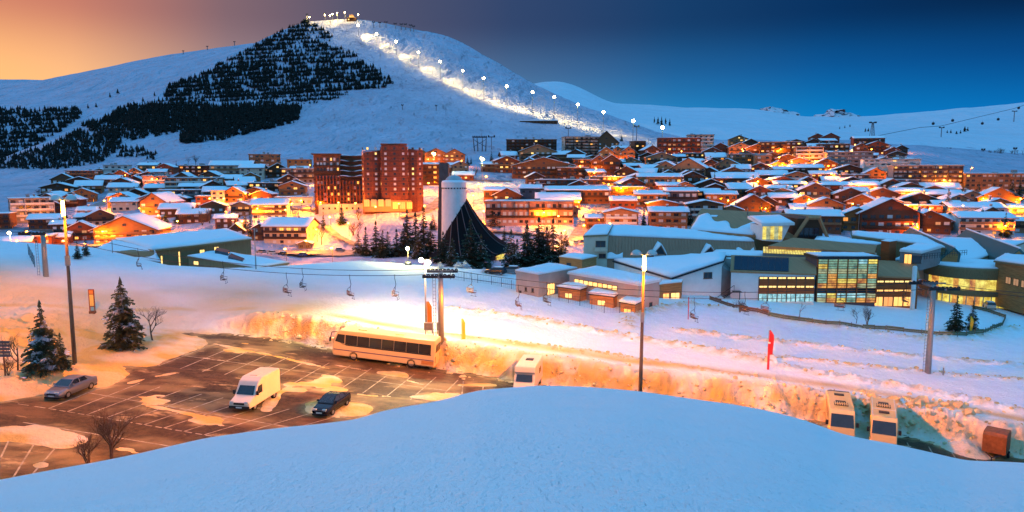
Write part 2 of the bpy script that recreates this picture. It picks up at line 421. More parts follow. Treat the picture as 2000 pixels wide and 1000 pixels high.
# ------------------------------------------------------------------ far terrain sheets (rows of depth and picture height)
PISTE = [(600,50),(650,46),(700,66),(736,86),(775,106),(818,130),(860,152),(904,172),(945,192),(990,208),(1040,220),(1082,234),(1128,247),(1178,260),(1236,274),(1293,286)]
class Sheet:
    def __init__(s, name, cols, rows, m, n=160, fine=420, rough=(0, 1), drop=True):
        """rows: list of (Y per column or number, py per column)"""
        s.px = np.linspace(cols[0], cols[-1], fine)
        Ys, Ps = [], []
        for Yv, pv in rows:
            Yv = [Yv] * len(cols) if isinstance(Yv, (int, float)) else Yv
            Ys.append(np.interp(s.px, cols, Yv)); Ps.append(np.interp(s.px, cols, pv))
        kk = np.exp(-np.linspace(-2, 2, 13) ** 2); kk /= kk.sum()
        sm = lambda a: np.convolve(np.pad(a, 6, 'edge'), kk, 'valid')
        Ys = np.array([sm(a) for a in Ys]); Ps = np.array([sm(a) for a in Ps])
        q = np.linspace(0, len(rows) - 1, n)
        k0 = np.clip(np.floor(q).astype(int), 0, len(rows) - 2); f = (q - k0)[:, None]
        def cub(A):
            p0 = A[np.clip(k0 - 1, 0, None)]; p1 = A[k0]; p2 = A[k0 + 1]; p3 = A[np.clip(k0 + 2, None, len(rows) - 1)]
            r = p1 + 0.5 * f * (p2 - p0 + f * (2*p0 - 5*p1 + 4*p2 - p3 + f * (3*(p1 - p2) + p3 - p0)))
            return 0.5 * r + 0.5 * (p1 * (1 - f) + p2 * f)
        s.Y = cub(Ys); s.py = cub(Ps)
        v = (500 - s.py) / F_; u = (s.px[None, :] - 1000) / F_; dy = CP + v * SP
        s.X = u / dy * s.Y; s.Z = (-SP + v * CP) / dy * s.Y
        a, sc = rough
        if a: s.Z = s.Z + a * fbm(s.X / sc, s.Y / sc, 5, 8) * np.clip((s.Y - 350) / 300, 0, 1) * (smooth(4, 60, seg_dist(np.broadcast_to(s.px[None, :], s.py.shape), s.py, PISTE)) if name == 'village_hill' else 1)
        if name == 'village_hill': s.Z = s.Z + (1.0 * fbm(s.X / 6, s.Y / 8, 2, 5) + 2.2 * fbm(s.X / 9, s.Y / 12, 2, 15) * np.clip((s.px[None, :] - 700) / 80, 0, 1)) * np.clip((s.Y - 820) / 120, 0, 1) * smooth(7, 16, seg_dist(np.broadcast_to(s.px[None, :], s.py.shape), s.py, PISTE))
        X, Y, Z = s.X, s.Y, s.Z
        if drop:                                               # the far side falls away behind the crest
            back = [(1.06, 0.25), (1.3, 1.2)]
            for g, d in back:
                X = np.vstack([X, s.X[-1:] * g]); Y = np.vstack([Y, s.Y[-1:] * g])
                Z = np.vstack([Z, s.Z[-1:] - (s.Y[-1:] * (g - 1)) * d])
        s.obj = link(name, grid_mesh(name, X, Y, Z, m)); tag(s.obj, kind='structure')
    def hit(s, px, py):
        c = np.interp(px, s.px, np.arange(len(s.px))); i = int(round(c))
        e = s.Z[:, i] / s.Y[:, i]; te = ray(px, py)[1]
        k = np.argmax(e >= te)
        if k == 0: k = len(e) - 1 if e[0] < te else 1
        f = np.clip((te - e[k-1]) / (e[k] - e[k-1] + 1e-9), 0, 1)
        Y = s.Y[k-1, i] * (1 - f) + s.Y[k, i] * f
        Z = s.Z[k-1, i] * (1 - f) + s.Z[k, i] * f
        return Vector((ray(px, py)[0] * Y, Y, Z))

c1 = [-700,0,100,180,270,380,440,500,560,600,690,770,850,900,960,1040,1110,1200,1280,1400,1500,1650,1800,2000,2700]
cb = [-700, 0, 150, 300, 450, 600, 750, 900, 1050, 1200, 1350, 1500, 1650, 1800, 2000, 2700]
def rs(vals): return list(np.interp(c1, cb, vals))
crest = [330,312,272,240,205,150,115,82,55,42,36,47,64,84,118,162,196,228,258,272,275,276,282,298,310]
r1020 = [330,318,290,266,240,208,192,178,165,158,150,152,165,176,193,216,228,247,266,275,277,278,284,300,312]
r850 =  [335,330,310,294,280,268,262,257,252,250,245,243,245,248,252,257,260,265,272,277,279,279,286,302,315]
cY = [900,900,900,950,1000,1080,1120,1150,1180,1200,1200,1190,1180,1170,1150,1110,1060,1000,940,900,880,880,880,880,880]
yy = lambda a, b: list(np.array(a) * b)
y850 = [780,780,790,800,820,840,850,850,850,850,850,850,850,850,850,840,830,810,780,760,760,760,760,760,760]
y1020 = list((np.array(cY) + np.array(y850)) / 2)
rows = [
 (165, rs([560,560,560,565,570,570,570,575,585,590,590,595,595,600,605,610])),
 (215, rs([530,528,528,530,530,528,528,535,548,550,550,552,555,558,560,565])),
 (300, rs([470,472,478,472,480,494,490,474,458,453,448,450,455,456,454,452])),
 (330, rs([450,455,458,446,442,440,414,428,430,428,425,425,425,421,421,420])),
 (400, rs([400,403,405,398,385,376,372,374,375,375,372,370,368,362,375,380])),
 (500, rs([372,372,368,355,345,340,338,335,335,333,330,325,325,322,340,345])),
 (600, rs([358,356,345,328,320,318,314,309,303,300,298,295,297,302,318,325])),
 (700, rs([348,346,330,312,303,299,294,289,286,283,281,281,281,288,304,312])),
 (y850, r850), (y1020, r1020), (cY, crest)]
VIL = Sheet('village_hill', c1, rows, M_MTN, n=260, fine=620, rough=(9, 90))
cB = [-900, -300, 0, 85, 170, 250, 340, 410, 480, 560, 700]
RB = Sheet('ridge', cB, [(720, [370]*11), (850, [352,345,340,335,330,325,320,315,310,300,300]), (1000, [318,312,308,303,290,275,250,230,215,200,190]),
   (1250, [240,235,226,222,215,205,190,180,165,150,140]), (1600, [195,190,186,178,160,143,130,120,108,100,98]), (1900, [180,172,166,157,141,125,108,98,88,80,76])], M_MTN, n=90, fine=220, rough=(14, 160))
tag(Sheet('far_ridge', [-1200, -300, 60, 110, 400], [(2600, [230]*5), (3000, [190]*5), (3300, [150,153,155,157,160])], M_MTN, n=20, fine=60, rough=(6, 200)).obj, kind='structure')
cC = [900,1040,1080,1110,1150,1190,1270,1290,1400,1490,1560,1650,1720,1780,1850,1900,2000,2700]
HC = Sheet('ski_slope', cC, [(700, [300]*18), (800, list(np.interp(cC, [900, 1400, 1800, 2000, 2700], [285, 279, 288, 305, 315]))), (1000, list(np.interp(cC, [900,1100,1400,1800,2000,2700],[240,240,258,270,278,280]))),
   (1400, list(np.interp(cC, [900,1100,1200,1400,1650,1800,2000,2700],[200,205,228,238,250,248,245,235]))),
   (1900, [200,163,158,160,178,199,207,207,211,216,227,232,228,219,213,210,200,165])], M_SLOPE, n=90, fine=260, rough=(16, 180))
# two rocky peaks far behind the slope
M_ROCK = mat('alpine_rock', (0.10, 0.08, 0.09), 0.9, 0.0, coord='Object', bump=0)
def rocky():
    m = M_ROCK; nt = m.node_tree; b = nt.nodes['Principled BSDF']; N = nt.nodes.new; Lk = nt.links.new
    g = N('ShaderNodeNewGeometry'); n = N('ShaderNodeTexNoise'); n.inputs['Scale'].default_value = 0.012; n.inputs['Detail'].default_value = 8; n.inputs['Roughness'].default_value = 0.8
    Lk(g.outputs['Position'], n.inputs['Vector'])
    sp = N('ShaderNodeSeparateXYZ'); Lk(g.outputs['Normal'], sp.inputs[0])
    a = N('ShaderNodeMath'); a.operation = 'ADD'; Lk(sp.outputs[2], a.inputs[0]); Lk(n.outputs['Fac'], a.inputs[1])
    r = N('ShaderNodeMapRange'); r.inputs[1].default_value = 1.2; r.inputs[2].default_value = 1.32; Lk(a.outputs[0], r.inputs[0])
    mx = N('ShaderNodeMix'); mx.data_type = 'RGBA'; mx.inputs[6].default_value = (0.09, 0.07, 0.08, 1); mx.inputs[7].default_value = (0.75, 0.62, 0.66, 1)
    Lk(r.outputs[0], mx.inputs[0]); Lk(mx.outputs[2], b.inputs['Base Color'])
rocky()
def peak(pts, Y0, lab):
    xs = np.array([p[0] for p in pts]); hs = np.array([p[1] for p in pts])
    px = np.linspace(xs[0], xs[-1], 130); fr = np.linspace(0, 1, 46)
    PX, FR = np.meshgrid(px, fr)
    top = np.interp(px, xs, hs) + 5 * fbm(px * 0.16, px * 0 + Y0, 4, 3)
    PYv = 250 + (top[None, :] - 250) * FR; Yv = Y0 + 900 * FR
    v = (500 - PYv) / F_; u = (PX - 1000) / F_; dy = CP + v * SP
    X = u / dy * Yv; Z = (-SP + v * CP) / dy * Yv
    n = fbm(PX * 0.13, FR * 5, 5, 7)
    Yv = Yv + 500 * n; Z = Z + 70 * n * FR
    X = np.vstack([X, X[-1:]]); Yv = np.vstack([Yv, Yv[-1:] + 800]); Z = np.vstack([Z, Z[-1:] - 900])
    o = link('rocky_peak', grid_mesh('rocky_peak', X, Yv, Z, M_ROCK, sm=False)); tag(o, kind='structure')
peak([(1470,228),(1490,216),(1500,208),(1513,210),(1530,214),(1548,218),(1570,230),(1590,240)], 7600, '')
peak([(1560,242),(1580,231),(1600,224),(1612,222),(1625,214),(1638,213),(1650,220),(1665,222),(1690,234),(1720,245)], 7000, '')
def floor_sheet():
    # valley ground underneath everything out to the horizon
    mb = MB(); mb.add([(-9000, 200, -140), (9000, 200, -140), (9000, 16000, -140), (-9000, 16000, -140)], [(0, 1, 2, 3)])
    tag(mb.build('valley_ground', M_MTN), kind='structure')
floor_sheet()

# broken lumps of ploughed snow and grit along the banks
def rubble():
    t = (1 + 5 ** .5) / 2
    iv = np.array([(-1,t,0),(1,t,0),(-1,-t,0),(1,-t,0),(0,-1,t),(0,1,t),(0,-1,-t),(0,1,-t),(t,0,-1),(t,0,1),(-t,0,-1),(-t,0,1)]) / 1.9
    fi = [(0,11,5),(0,5,1),(0,1,7),(0,7,10),(0,10,11),(1,5,9),(5,11,4),(11,10,2),(10,7,6),(7,1,8),(3,9,4),(3,4,2),(3,2,6),(3,6,8),(3,8,9),(4,9,5),(2,4,11),(6,2,10),(8,6,7),(9,8,1)]
    rg = np.random.default_rng(4); V, F, o = [], [], 0
    def put(x, y, r):
        nonlocal o
        sc = r * rg.uniform(.6, 1.3, 3); sc[2] *= .75; v = iv * sc * rg.uniform(.75, 1.2, (12, 1)); a = rg.uniform(0, 6.3)
        v = np.stack([v[:,0]*math.cos(a) - v[:,1]*math.sin(a), v[:,0]*math.sin(a) + v[:,1]*math.cos(a), v[:,2]], 1)
        V.append(v + np.array([x, y, gz(x, y) + r * .1])); F.extend(tuple(q + o for q in f) for f in fi); o += 12
    for i in range(900):
        x = rg.uniform(-30, 62); y = float(berm_y(x)) + rg.normal(1.0, 1.3); put(x, y, abs(rg.normal(0, .10)) + .05)
    for pts, hz, wd in RIDGES[:5]:
        for i in range(130):
            k = rg.integers(0, len(pts) - 1); f = rg.uniform(); x = pts[k][0] * (1 - f) + pts[k+1][0] * f; y = pts[k][1] * (1 - f) + pts[k+1][1] * f
            put(x + rg.normal(0, wd * .5), y + rg.normal(0, wd * .5), abs(rg.normal(0, .12)) + .06)
    x0, y0 = L2(1790, 835)
    for i in range(160): put(x0 + rg.normal(0, 3.0), y0 + rg.normal(0, 1.2), abs(rg.normal(0, .22)) + .1)
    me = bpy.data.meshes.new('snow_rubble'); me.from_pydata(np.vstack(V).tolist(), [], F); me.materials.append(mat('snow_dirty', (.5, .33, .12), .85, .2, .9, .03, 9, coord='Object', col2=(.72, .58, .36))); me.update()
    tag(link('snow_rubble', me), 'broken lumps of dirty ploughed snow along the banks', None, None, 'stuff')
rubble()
# ------------------------------------------------------------------ building kit
def plank_mat(name, col, var=0.3, horiz=True):
    st = (0.35, 0.35, 5.0) if horiz else (5, 5, 0.35)
    return mat(name, col, 0.75, var, 1.6, 0.01, 6, stretch=st)
WALL = {
 'dark': plank_mat('wood_dark', (0.094, 0.039, 0.018)), 'red': plank_mat('wood_red', (0.231, 0.060, 0.024)), 'brown': plank_mat('wood_brown', (0.165, 0.071, 0.031)),
 'tan': plank_mat('wood_tan', (0.374, 0.197, 0.094)), 'orange': plank_mat('wood_orange', (0.396, 0.165, 0.050)),
 'cream': mat('render_cream', (0.58, 0.48, 0.36), 0.85, 0.12, 0.5, 0.01, 10), 'white': mat('render_white', (0.74, 0.72, 0.68), 0.85, 0.08, 0.5, 0.01, 10),
 'grey': mat('concrete_grey', (0.24, 0.22, 0.21), 0.85, 0.2, 0.6, 0.01, 10), 'pink': mat('render_pink', (0.52, 0.28, 0.2), 0.85, 0.14, 0.5, 0.01, 10),
 'slate': mat('panel_slate', (0.1, 0.1, 0.115), 0.7, 0.2, 0.6, 0.01, 10), 'brick': mat('shingle_redbrown', (0.17, 0.05, 0.028), 0.8, 0.35, 1.6, 0.02, 5)}
M_EAVE = plank_mat('wood_fascia', (0.11, 0.05, 0.025))
M_RAIL = {'dark': plank_mat('rail_dark', (0.06, 0.028, 0.014), 0.3, False), 'tan': plank_mat('rail_tan', (0.28, 0.13, 0.055), 0.3, False), 'white': mat('rail_white', (0.62, 0.58, 0.52), 0.8, 0.1), 'grey': mat('rail_grey', (0.2, 0.19, 0.19), 0.7, 0.15)}
M_GLASS = mat('glass_dark', (0.03, 0.035, 0.045), 0.08, 0.3, 0.4, spec=0.6)
M_FRAME = mat('frame_wood', (0.13, 0.07, 0.04), 0.6, 0.1)
M_FRAMEW = mat('frame_pale', (0.6, 0.57, 0.52), 0.6, 0.05)
M_SHUT = mat('shutter_white', (0.68, 0.67, 0.66), 0.6, 0.06)
def glow(name, col, st): return mat(name, (0.4, 0.3, 0.2), 0.5, 0.0, emit=col, estr=st)
M_LIT = [glow('window_amber', (1, 0.45, 0.07), 1.5), glow('window_yellow', (1, 0.62, 0.16), 1.5), glow('window_orange', (1, 0.33, 0.03), 1.0), glow('window_dim', (1, 0.4, 0.1), 0.35)]
_win = {}
def win_mesh(w, h, kind, mull=1):
    """a framed window, centre at origin, looking to -Y"""
    key = (round(w, 1), round(h, 1), kind, mull)
    if key not in _win:
        w, h = max(.5, round(w, 1)), max(.5, round(h, 1)); b = MB(); f = 0.09
        b.box(-w/2, w/2, -0.05, 0.06, -h/2, -h/2 + f); b.box(-w/2, w/2, -0.05, 0.06, h/2 - f, h/2)
        b.box(-w/2, -w/2 + f, -0.05, 0.06, -h/2 + f, h/2 - f); b.box(w/2 - f, w/2, -0.05, 0.06, -h/2 + f, h/2 - f)
        for i in range(1, mull + 1):
            x = -w/2 + w * i / (mull + 1); b.box(x - 0.03, x + 0.03, -0.045, 0.05, -h/2 + f, h/2 - f)
        b.box(-w/2 + f, w/2 - f, -0.02, 0.04, -h/2 + f, h/2 - f, 1)
        if kind == 'g' and w < 2.6 and h < 2: b.box(-w/2 - .12, w/2 + .12, -0.1, 0.05, -h/2 - .07, -h/2 - .002)
        pane = {'g': M_GLASS, 's': M_SHUT, 'a': M_LIT[0], 'y': M_LIT[1], 'o': M_LIT[2], 'd': M_LIT[3]}[kind]
        _win[key] = b.mesh('window', [M_FRAMEW if kind == 's' else M_FRAME, pane])
    return _win[key]
def pick(lit, shut):
    q = R.random()
    lit *= .7
    if q < lit: return R.choice('aayoddd')
    if q < lit + shut: return 's'
    return 'g'
def snow_sheet(pts_fn, nu, nv, th, seed):
    """snow slab over a parametrised surface; pts_fn(u,v)->(x,y,z); wavy rounded edges"""
    mb = MB(); top = []; bot = []
    for i in range(nu + 1):
        for j in range(nv + 1):
            u, v = i / nu, j / nv
            ed = min(u, 1 - u, v, 1 - v)
            p = Vector(pts_fn(u, v)); n = mnoise.noise(Vector((p.x * 0.35 + seed, p.y * 0.35, seed * 1.7)))
            t = th * (0.75 + 0.5 * n) * (0.55 if ed < 1e-6 else 1.0)
            top.append(p + Vector((0, 0, t))); bot.append(p)
    k = len(top); mb.v = [tuple(p) for p in top + bot]
    I = lambda i, j: i * (nv + 1) + j
    for i in range(nu):
        for j in range(nv):
            mb.f.append((I(i,j), I(i+1,j), I(i+1,j+1), I(i,j+1))); mb.f.append((k+I(i,j), k+I(i,j+1), k+I(i+1,j+1), k+I(i+1,j)))
    for i in range(nu):
        for j in (0, nv): mb.f.append((I(i,j), I(i+1,j), k+I(i+1,j), k+I(i,j)))
    for j in range(nv):
        for i in (0, nu): mb.f.append((I(i,j), I(i,j+1), k+I(i,j+1), k+I(i,j)))
    mb.m = [0] * len(mb.f)
    return mb
BUILT = []                                                     # (px, py, Y, label) for naming what stands beside what
SIZES = []
def building(px, py, w, h, style, wall, label, cat='building', name='chalet', yaw=0.0, lit=0.14, shut=0.25, fl=0, rail='dark', D=None, pitch=20, snow=0.35, base=None, group=None, Y=None, chim=None, side=False, over=1.0, upper=None, winh=1.25, roofc=None, dens=1.0):
    """px,py: foot of the front wall's middle in the photograph; w,h: front width and eaves height there, in pixels.
    style G gable to the front, S eaves to the front, F flat"""
    p = P(px, py, Y) if Y else VIL.hit(px, py)
    s = pxm(p); W = w / s / max(0.6, math.cos(yaw)); H = h / s
    if D is None: D = min(max(W * 0.8, 8), 16) if style != 'F' else 12
    if fl == 0: fl = max(1, int(round(H / 2.85)))
    fh = H / fl
    to_cam = math.atan2(p.x, p.y)                              # a wall drawn square to the view turns with its bearing
    rz = -to_cam * 0.6 + yaw
    root = thing(name, label, cat, p, rz, group)
    BUILT.append((px, py - h * 0.5, p.y, label)); SIZES.append((px, py, w, h))
    mw = WALL[wall]; mu = WALL[upper] if upper else mw
    tp = math.tan(rad(pitch))
    # walls
    mb = MB(); x0, x1 = -W/2, W/2
    if style == 'G':
        rh = W/2 * tp
        zsp = H if not upper else H * 0.5
        if upper:
            mb.box(x0, x1, 0, D, -4, zsp, 0)
            mb.prism([(x0, zsp), (x1, zsp), (x1, H), (0, H + rh), (x0, H)], -0.08, D + 0.08, 1)
        else: mb.prism([(x0, -4), (x1, -4), (x1, H), (0, H + rh), (x0, H)], 0, D, 0)
    elif style == 'S':
        rh = D/2 * tp
        M = Matrix.Rotation(rad(90), 4, 'Z')
        mb.prism([(0, -4), (D, -4), (D, H), (D/2, H + rh), (0, H)], -W/2, W/2, 0, Matrix(((0, 1, 0, 0), (1, 0, 0, 0), (0, 0, 1, 0), (0, 0, 0, 1))))
    else:
        rh = 0; mb.box(x0, x1, 0, D, -4, H, 0)
    mb.build('wall', [mw, mu], root)
    # roof and its snow
    ov = over; th = 0.28; sd = R.random() * 50
    if style == 'G':
        b = MB()
        e = W/2 + ov; zl = H - ov * tp; zr = H + rh + 0.02
        b.prism([(-e, zl), (0, zr), (e, zl), (e, zl + th), (0, zr + th), (-e, zl + th)], -ov, D + ov * 0.7)
        roof = b.build('roof', roofc or M_EAVE, root)
        def fn(u, v):
            x = (u * 2 - 1) * (e - .06); z = zr + th - abs(x) / e * (zr - zl) + 0.004
            return (x, -ov + 0.1 + v * (D + 1.7 * ov - 0.2), z)
        nu = max(8, 2 * int(W / 3))
        if snow: snow_sheet(fn, nu, 8, snow, sd).build('snow_cover', M_ROOFSNOW, roof, True)
    elif style == 'S':
        b = MB(); e = W/2 + ov
        zl = H - ov * tp; zr = H + rh + .02
        M = Matrix(((0, 1, 0, 0), (1, 0, 0, 0), (0, 0, 1, 0), (0, 0, 0, 1)))
        b.prism([(-ov, zl), (D/2, zr), (D + ov, zl), (D + ov, zl + th), (D/2, zr + th), (-ov, zl + th)], -e, e, 0, M)
        roof = b.build('roof', roofc or M_EAVE, root)
        def fn(u, v):
            y = -ov + .06 + v * (D + 2 * ov - .12); q = abs(y - D/2) / (D/2 + ov)
            return ((u * 2 - 1) * (e - .08), y, zr + th - q * (zr - zl) + .004)
        if snow: snow_sheet(fn, max(6, int(W / 2.5)), 8, snow, sd).build('snow_cover', M_ROOFSNOW, roof, True)
    else:
        b = MB(); o = ov * 0.5
        b.box(x0 - o, x1 + o, -o - .6, D + o, H + 0.002, H + 0.35)
        roof = b.build('roof', roofc or WALL['grey'], root)
        def fn(u, v): return ((u * 2 - 1) * (W/2 + o - .15), -o - .5 + v * (D + 2*o + .3), H + .354)
        if snow: snow_sheet(fn, max(6, int(W / 3)), 5, snow * 0.8, sd).build('snow_cover', M_ROOFSNOW, roof, True)
        if W > 14:
            for i in range(R.randint(1, 3)):
                q = x0 + W * R.uniform(.15, .85); c = MB().box(q - R.uniform(.6, 1.8), q + .8, D * .4, D * .7, H + .36, H + R.uniform(1.0, 2.2))
                c.build('roof_box', WALL['grey'], roof)
    if chim is None: chim = R.random() < 0.55 and style != 'F'
    if chim:
        cx = R.uniform(-.25, .25) * W; cz = H + rh * (0.6 if style == 'G' else 0.9)
        c = MB().box(cx - .4, cx + .4, D * .45, D * .45 + .8, cz - 1, H + rh + 1.3); c.box(cx - .52, cx + .52, D*.45 - .12, D*.45 + .92, H + rh + 1.303, H + rh + 1.5, 1)
        c.build('chimney', [WALL['grey'], M_ROOFSNOW], roof)
    # balconies and windows, storey by storey
    px_h = fh * s
    far = s < 3.0
    mr = M_RAIL.get(rail)
    for k in range(fl):
        zf = k * fh
        if rail and rail != 'none' and k > 0 and (style != 'G' or k < fl or True):
            bw = W * (0.98 if style != 'G' else 0.9)
            b = MB(); b.box(-bw/2, bw/2, -1.1, -0.003, zf - .12, zf + .04)
            b.box(-bw/2, bw/2, -1.16, -1.08, zf + .12, zf + .95)
            for q in (-1, 1): b.box(q * bw/2 - .04, q * bw/2 + .04, -1.07, -.003, zf + .12, zf + .95)
            if style == 'F' and W > 12 and px_h > 5:
                nd = max(2, int(W / 6))
                for i in range(nd + 1):
                    xx = -bw/2 + bw * i / nd; b.box(xx - .08, xx + .08, -1.05, -.004, zf + .05, zf + fh - .13)
            b.build('balcony', mr, root)
        if style == 'G' and k == fl - 1 and rh > 2.2:
            wm = win_mesh(1.5, 1.1, pick(lit, 0), 1); link('window', wm, root, (0, -.07 - (.08 if upper else 0), H + rh * .35))
        n = max(2, int(W / ((2.9 if not far else 3.6) / dens)))
        if fl * n > 88: n = max(2, 88 // fl)
        hw = winh if k else winh
        big = rail not in (None, 'none') and k > 0
        for i in range(n):
            if R.random() < 0.06: continue
            x = -W/2 + W * (i + .5) / n
            ww = min(1.5 if not big else 2.0, W / n * .62); hh = min(hw + (.55 if big else 0), fh * .72)
            kd = pick(lit, shut)
            yy_ = -.02 - (.08 if upper and zf + fh * .5 > H * .5 else 0)
            link('window', win_mesh(ww, hh, kd, 1 if ww > .9 else 0), root, (x, yy_, zf + fh * (.5 if not big else .45)))
    # side wall windows on the side turned to the view
    sgn = 1 if (math.atan2(p.x, p.y) * .4 + yaw) < 0 else -1
    if side or abs(yaw) > .25:
        n = max(2, int(D / 4)); xs = sgn * (W/2 + .02)
        for k in range(fl):
            for i in range(n):
                link('window', win_mesh(1.0, 1.1, pick(lit, shut * .5), 0), root, (xs, D * (i + .5) / n, k * fh + fh * .5), rad(90) * sgn)
    return root, W, H, D
# ------------------------------------------------------------------ the village, house by house (pixel foot, pixel size, style, wall, label)
def V(*a, **k): return building(*a, **k)
A = dict(cat='apartment block', name='apartment_block')
C = dict(cat='chalet', name='chalet')
H_ = dict(cat='hotel', name='hotel')
Ho = dict(cat='house', name='house')
# --- far left
V(66,434,70,46,'F','grey','long grey apartment block with curved balconies at the left foot of the slope',yaw=.3,rail='white',lit=.12,**A)
V(5,448,26,30,'F','brown','narrow brown block cut off by the left picture edge',rail='dark',**A)
V(162,362,58,28,'F','brown','terraced brown block with deep balconies just under the pine slope',rail='tan',lit=.05,**A)
V(228,347,44,24,'F','white','white flat-topped block with dark openings below the pines',rail='white',lit=.02,shut=.1,**A)
V(114,386,58,20,'G','dark','wide dark timber lodge with two long balcony rows beside bare bush',pitch=15,rail='tan',lit=.2,**H_)
V(160,388,34,9,'S','dark','low dark chalet under broad snow roof beside timber lodge',lit=.05,**C)
V(236,352,30,11,'G','dark','dark twin-pitched chalet tucked between firs below white block',lit=.06,pitch=30,**C)
V(240,384,50,18,'S','cream','cream house with wide snow roof and small square windows',rail='none',lit=.04,**Ho)
V(230,398,32,14,'S','white','white gabled house with snow roof behind red-lit shop',rail='none',lit=.06,**Ho)
V(243,412,46,18,'S','cream','low cream house with two rows of small windows above big chalet',rail='none',lit=.05,**Ho)
V(170,428,32,17,'S','pink','house washed in orange light beside sloping village street',rail='none',lit=.1,**Ho)
V(88,448,54,20,'S','brown','brown chalet with dormered snow roof in front of grey block',lit=.05,**C)
V(122,452,38,14,'S','dark','dark chalet with plain snow roof next to dormered chalet',lit=.1,**C)
V(163,440,26,16,'S','slate','small slate-dark house with patchy snow roof',lit=.05,rail='none',**Ho)
V(197,440,46,18,'G','cream','cream and timber chalet with steep snow roof behind big chalet',upper='brown',pitch=26,lit=.1,yaw=.3,**C)
V(245,474,112,26,'G','orange','large floodlit chalet with bright timber balconies and huge snow roof',fl=3,pitch=24,rail='tan',lit=.35,D=22,yaw=-.12,over=1.6,**C)
V(158,470,54,22,'G','red','red gabled chalet over lit shops beside big chalet',lit=.45,pitch=28,yaw=.1,**C)
V(112,478,40,15,'S','red','red timber shop row with glowing windows',lit=.6,rail='none',**dict(cat='shop',name='shop'))
V(70,482,56,20,'F','red','red-lit restaurant with flat roof at the left village square',lit=.6,rail='none',cat='restaurant',name='restaurant')
V(30,486,50,14,'S','tan','low tan building with grey snow roof by yellow street lamp',lit=.2,rail='none',**Ho)
V(263,348,22,13,'G','orange','small chalet with orange-lit gable below the slope trees',lit=.4,pitch=32,**C)
V(306,350,34,14,'S','cream','cream chalet with irregular snow roofs below leafless trees',lit=.1,**C)
V(303,364,44,20,'F','pink','rosy flat-roofed lodge with one bright window',lit=.16,rail='white',**A)
V(308,382,44,15,'S','dark','dark chalet with snow roof left of the long hotel',lit=.12,**C)
V(384,346,64,22,'F','dark','dark flat hotel with a glowing top floor on the left hillside',lit=.5,rail='dark',**H_)
V(452,350,78,27,'S','cream','cream hotel under big dark roof left of brown block',upper=None,lit=.2,rail='tan',snow=.12,roofc=WALL['dark'],**H_)
V(380,374,106,26,'F','tan','long tan hotel with two rows of railed balconies and snow terrace',lit=.1,rail='white',**H_)
V(362,392,96,20,'F','slate','low dark terrace wing in front of long tan hotel',lit=.2,rail='grey',**H_)
V(472,380,46,18,'S','brown','brown chalet with tilted snow roof right of long hotel',yaw=.3,lit=.08,**C)
V(426,400,24,27,'F','cream','windowless pale tower house lit orange on one side',rail='none',lit=.03,shut=0,dens=.5,cat='tower house',name='tower_house')
V(400,402,32,18,'F','red','small red flat building beside pale tower house',rail='none',lit=.15,**Ho)
V(300,420,50,26,'G','orange','tall timber chalet with steep snow roof above sunken street',pitch=32,yaw=-.35,lit=.14,rail='tan',D=17,**C)
V(345,424,60,16,'S','dark','dark chalet with wide front snow roof beside tall timber chalet',lit=.08,**C)
V(377,436,54,18,'S','dark','dark broad chalet with wavy snow roof above the wooden footpath',lit=.04,**C)
V(416,418,44,16,'G','brown','brown chalet with twin snow gables near orange street lamp',lit=.12,**C)
V(470,422,36,20,'G','tan','tan chalet with rounded snow roof left of white hotel',lit=.2,**C)
V(441,446,38,20,'S','dark','dark plank house half hidden by bare trees',lit=.04,rail='none',snow=.15,**Ho)
V(286,436,52,11,'F','orange','low orange-glowing garage building behind the big chalet roof',rail='none',lit=.1,**Ho)
V(461,458,30,8,'G','dark','steep little chalet with triangular white roof by dark firs',pitch=40,lit=.05,**C)
# --- centre left
V(518,334,58,32,'F','tan','upright hotel block with framed balconies and blank dark end wall',lit=.08,rail='tan',yaw=.12,**H_)
V(584,330,44,18,'F','orange','orange-lit concrete block with small dark windows behind grey block',rail='none',lit=.05,shut=.05,**A)
V(586,358,70,28,'F','grey','long grey block with dark balcony rows left of brown towers',lit=.08,rail='dark',**A)
V(492,352,44,24,'S','cream','cream gable-end wing with brown top below upright hotel',lit=.1,rail='none',**H_)
V(516,376,58,18,'F','dark','wide dark restaurant with red glow along its front',lit=.5,rail='dark',cat='restaurant',name='restaurant')
V(571,382,50,18,'G','orange','honey-coloured chalet with snow roof above the flat white roofs',lit=.16,rail='tan',**C)
V(574,402,70,16,'F','white','low white flat-roofed shop with lit front below honey chalet',lit=.3,rail='none',**dict(cat='shop',name='shop'))
V(527,428,66,28,'S','white','white hotel with dark balconies and glowing rooms left of the bank',fl=3,lit=.35,rail='dark',**H_)
V(558,478,84,36,'S','cream','cream hotel with three balcony rows above the orange street',fl=3,lit=.3,rail='dark',yaw=-.25,pitch=22,side=True,**H_)
V(508,470,30,24,'G','brown','narrow gabled chalet joined to cream hotel',lit=.15,pitch=28,**C)
V(595,486,24,10,'G','slate','small dark hut with white front beside cream hotel',lit=.0,rail='none',cat='hut',name='hut')
V(845,362,40,40,'F','dark','dark stepped block behind right side of the tall brown tower',lit=.3,rail='dark',**A)
V(808,398,26,20,'G','tan','small snow-roofed house at the foot of the tall brown tower',pitch=32,lit=.1,rail='none',**Ho)
V(852,322,44,22,'G','orange','left gable wing of floodlit lodge with bright eaves',lit=.75,pitch=24,rail='tan',snow=.2,**H_)
V(888,322,40,20,'G','orange','right gable wing of floodlit lodge with bright eaves',lit=.75,pitch=28,rail='tan',snow=.2,**H_)
V(822,320,30,20,'G','orange','end gable of floodlit lodge beside the tall brown tower',lit=.75,pitch=28,rail='tan',snow=.2,**H_)
V(852,338,76,11,'S','red','low glowing wing in front of floodlit lodge',lit=.8,rail='none',**H_)
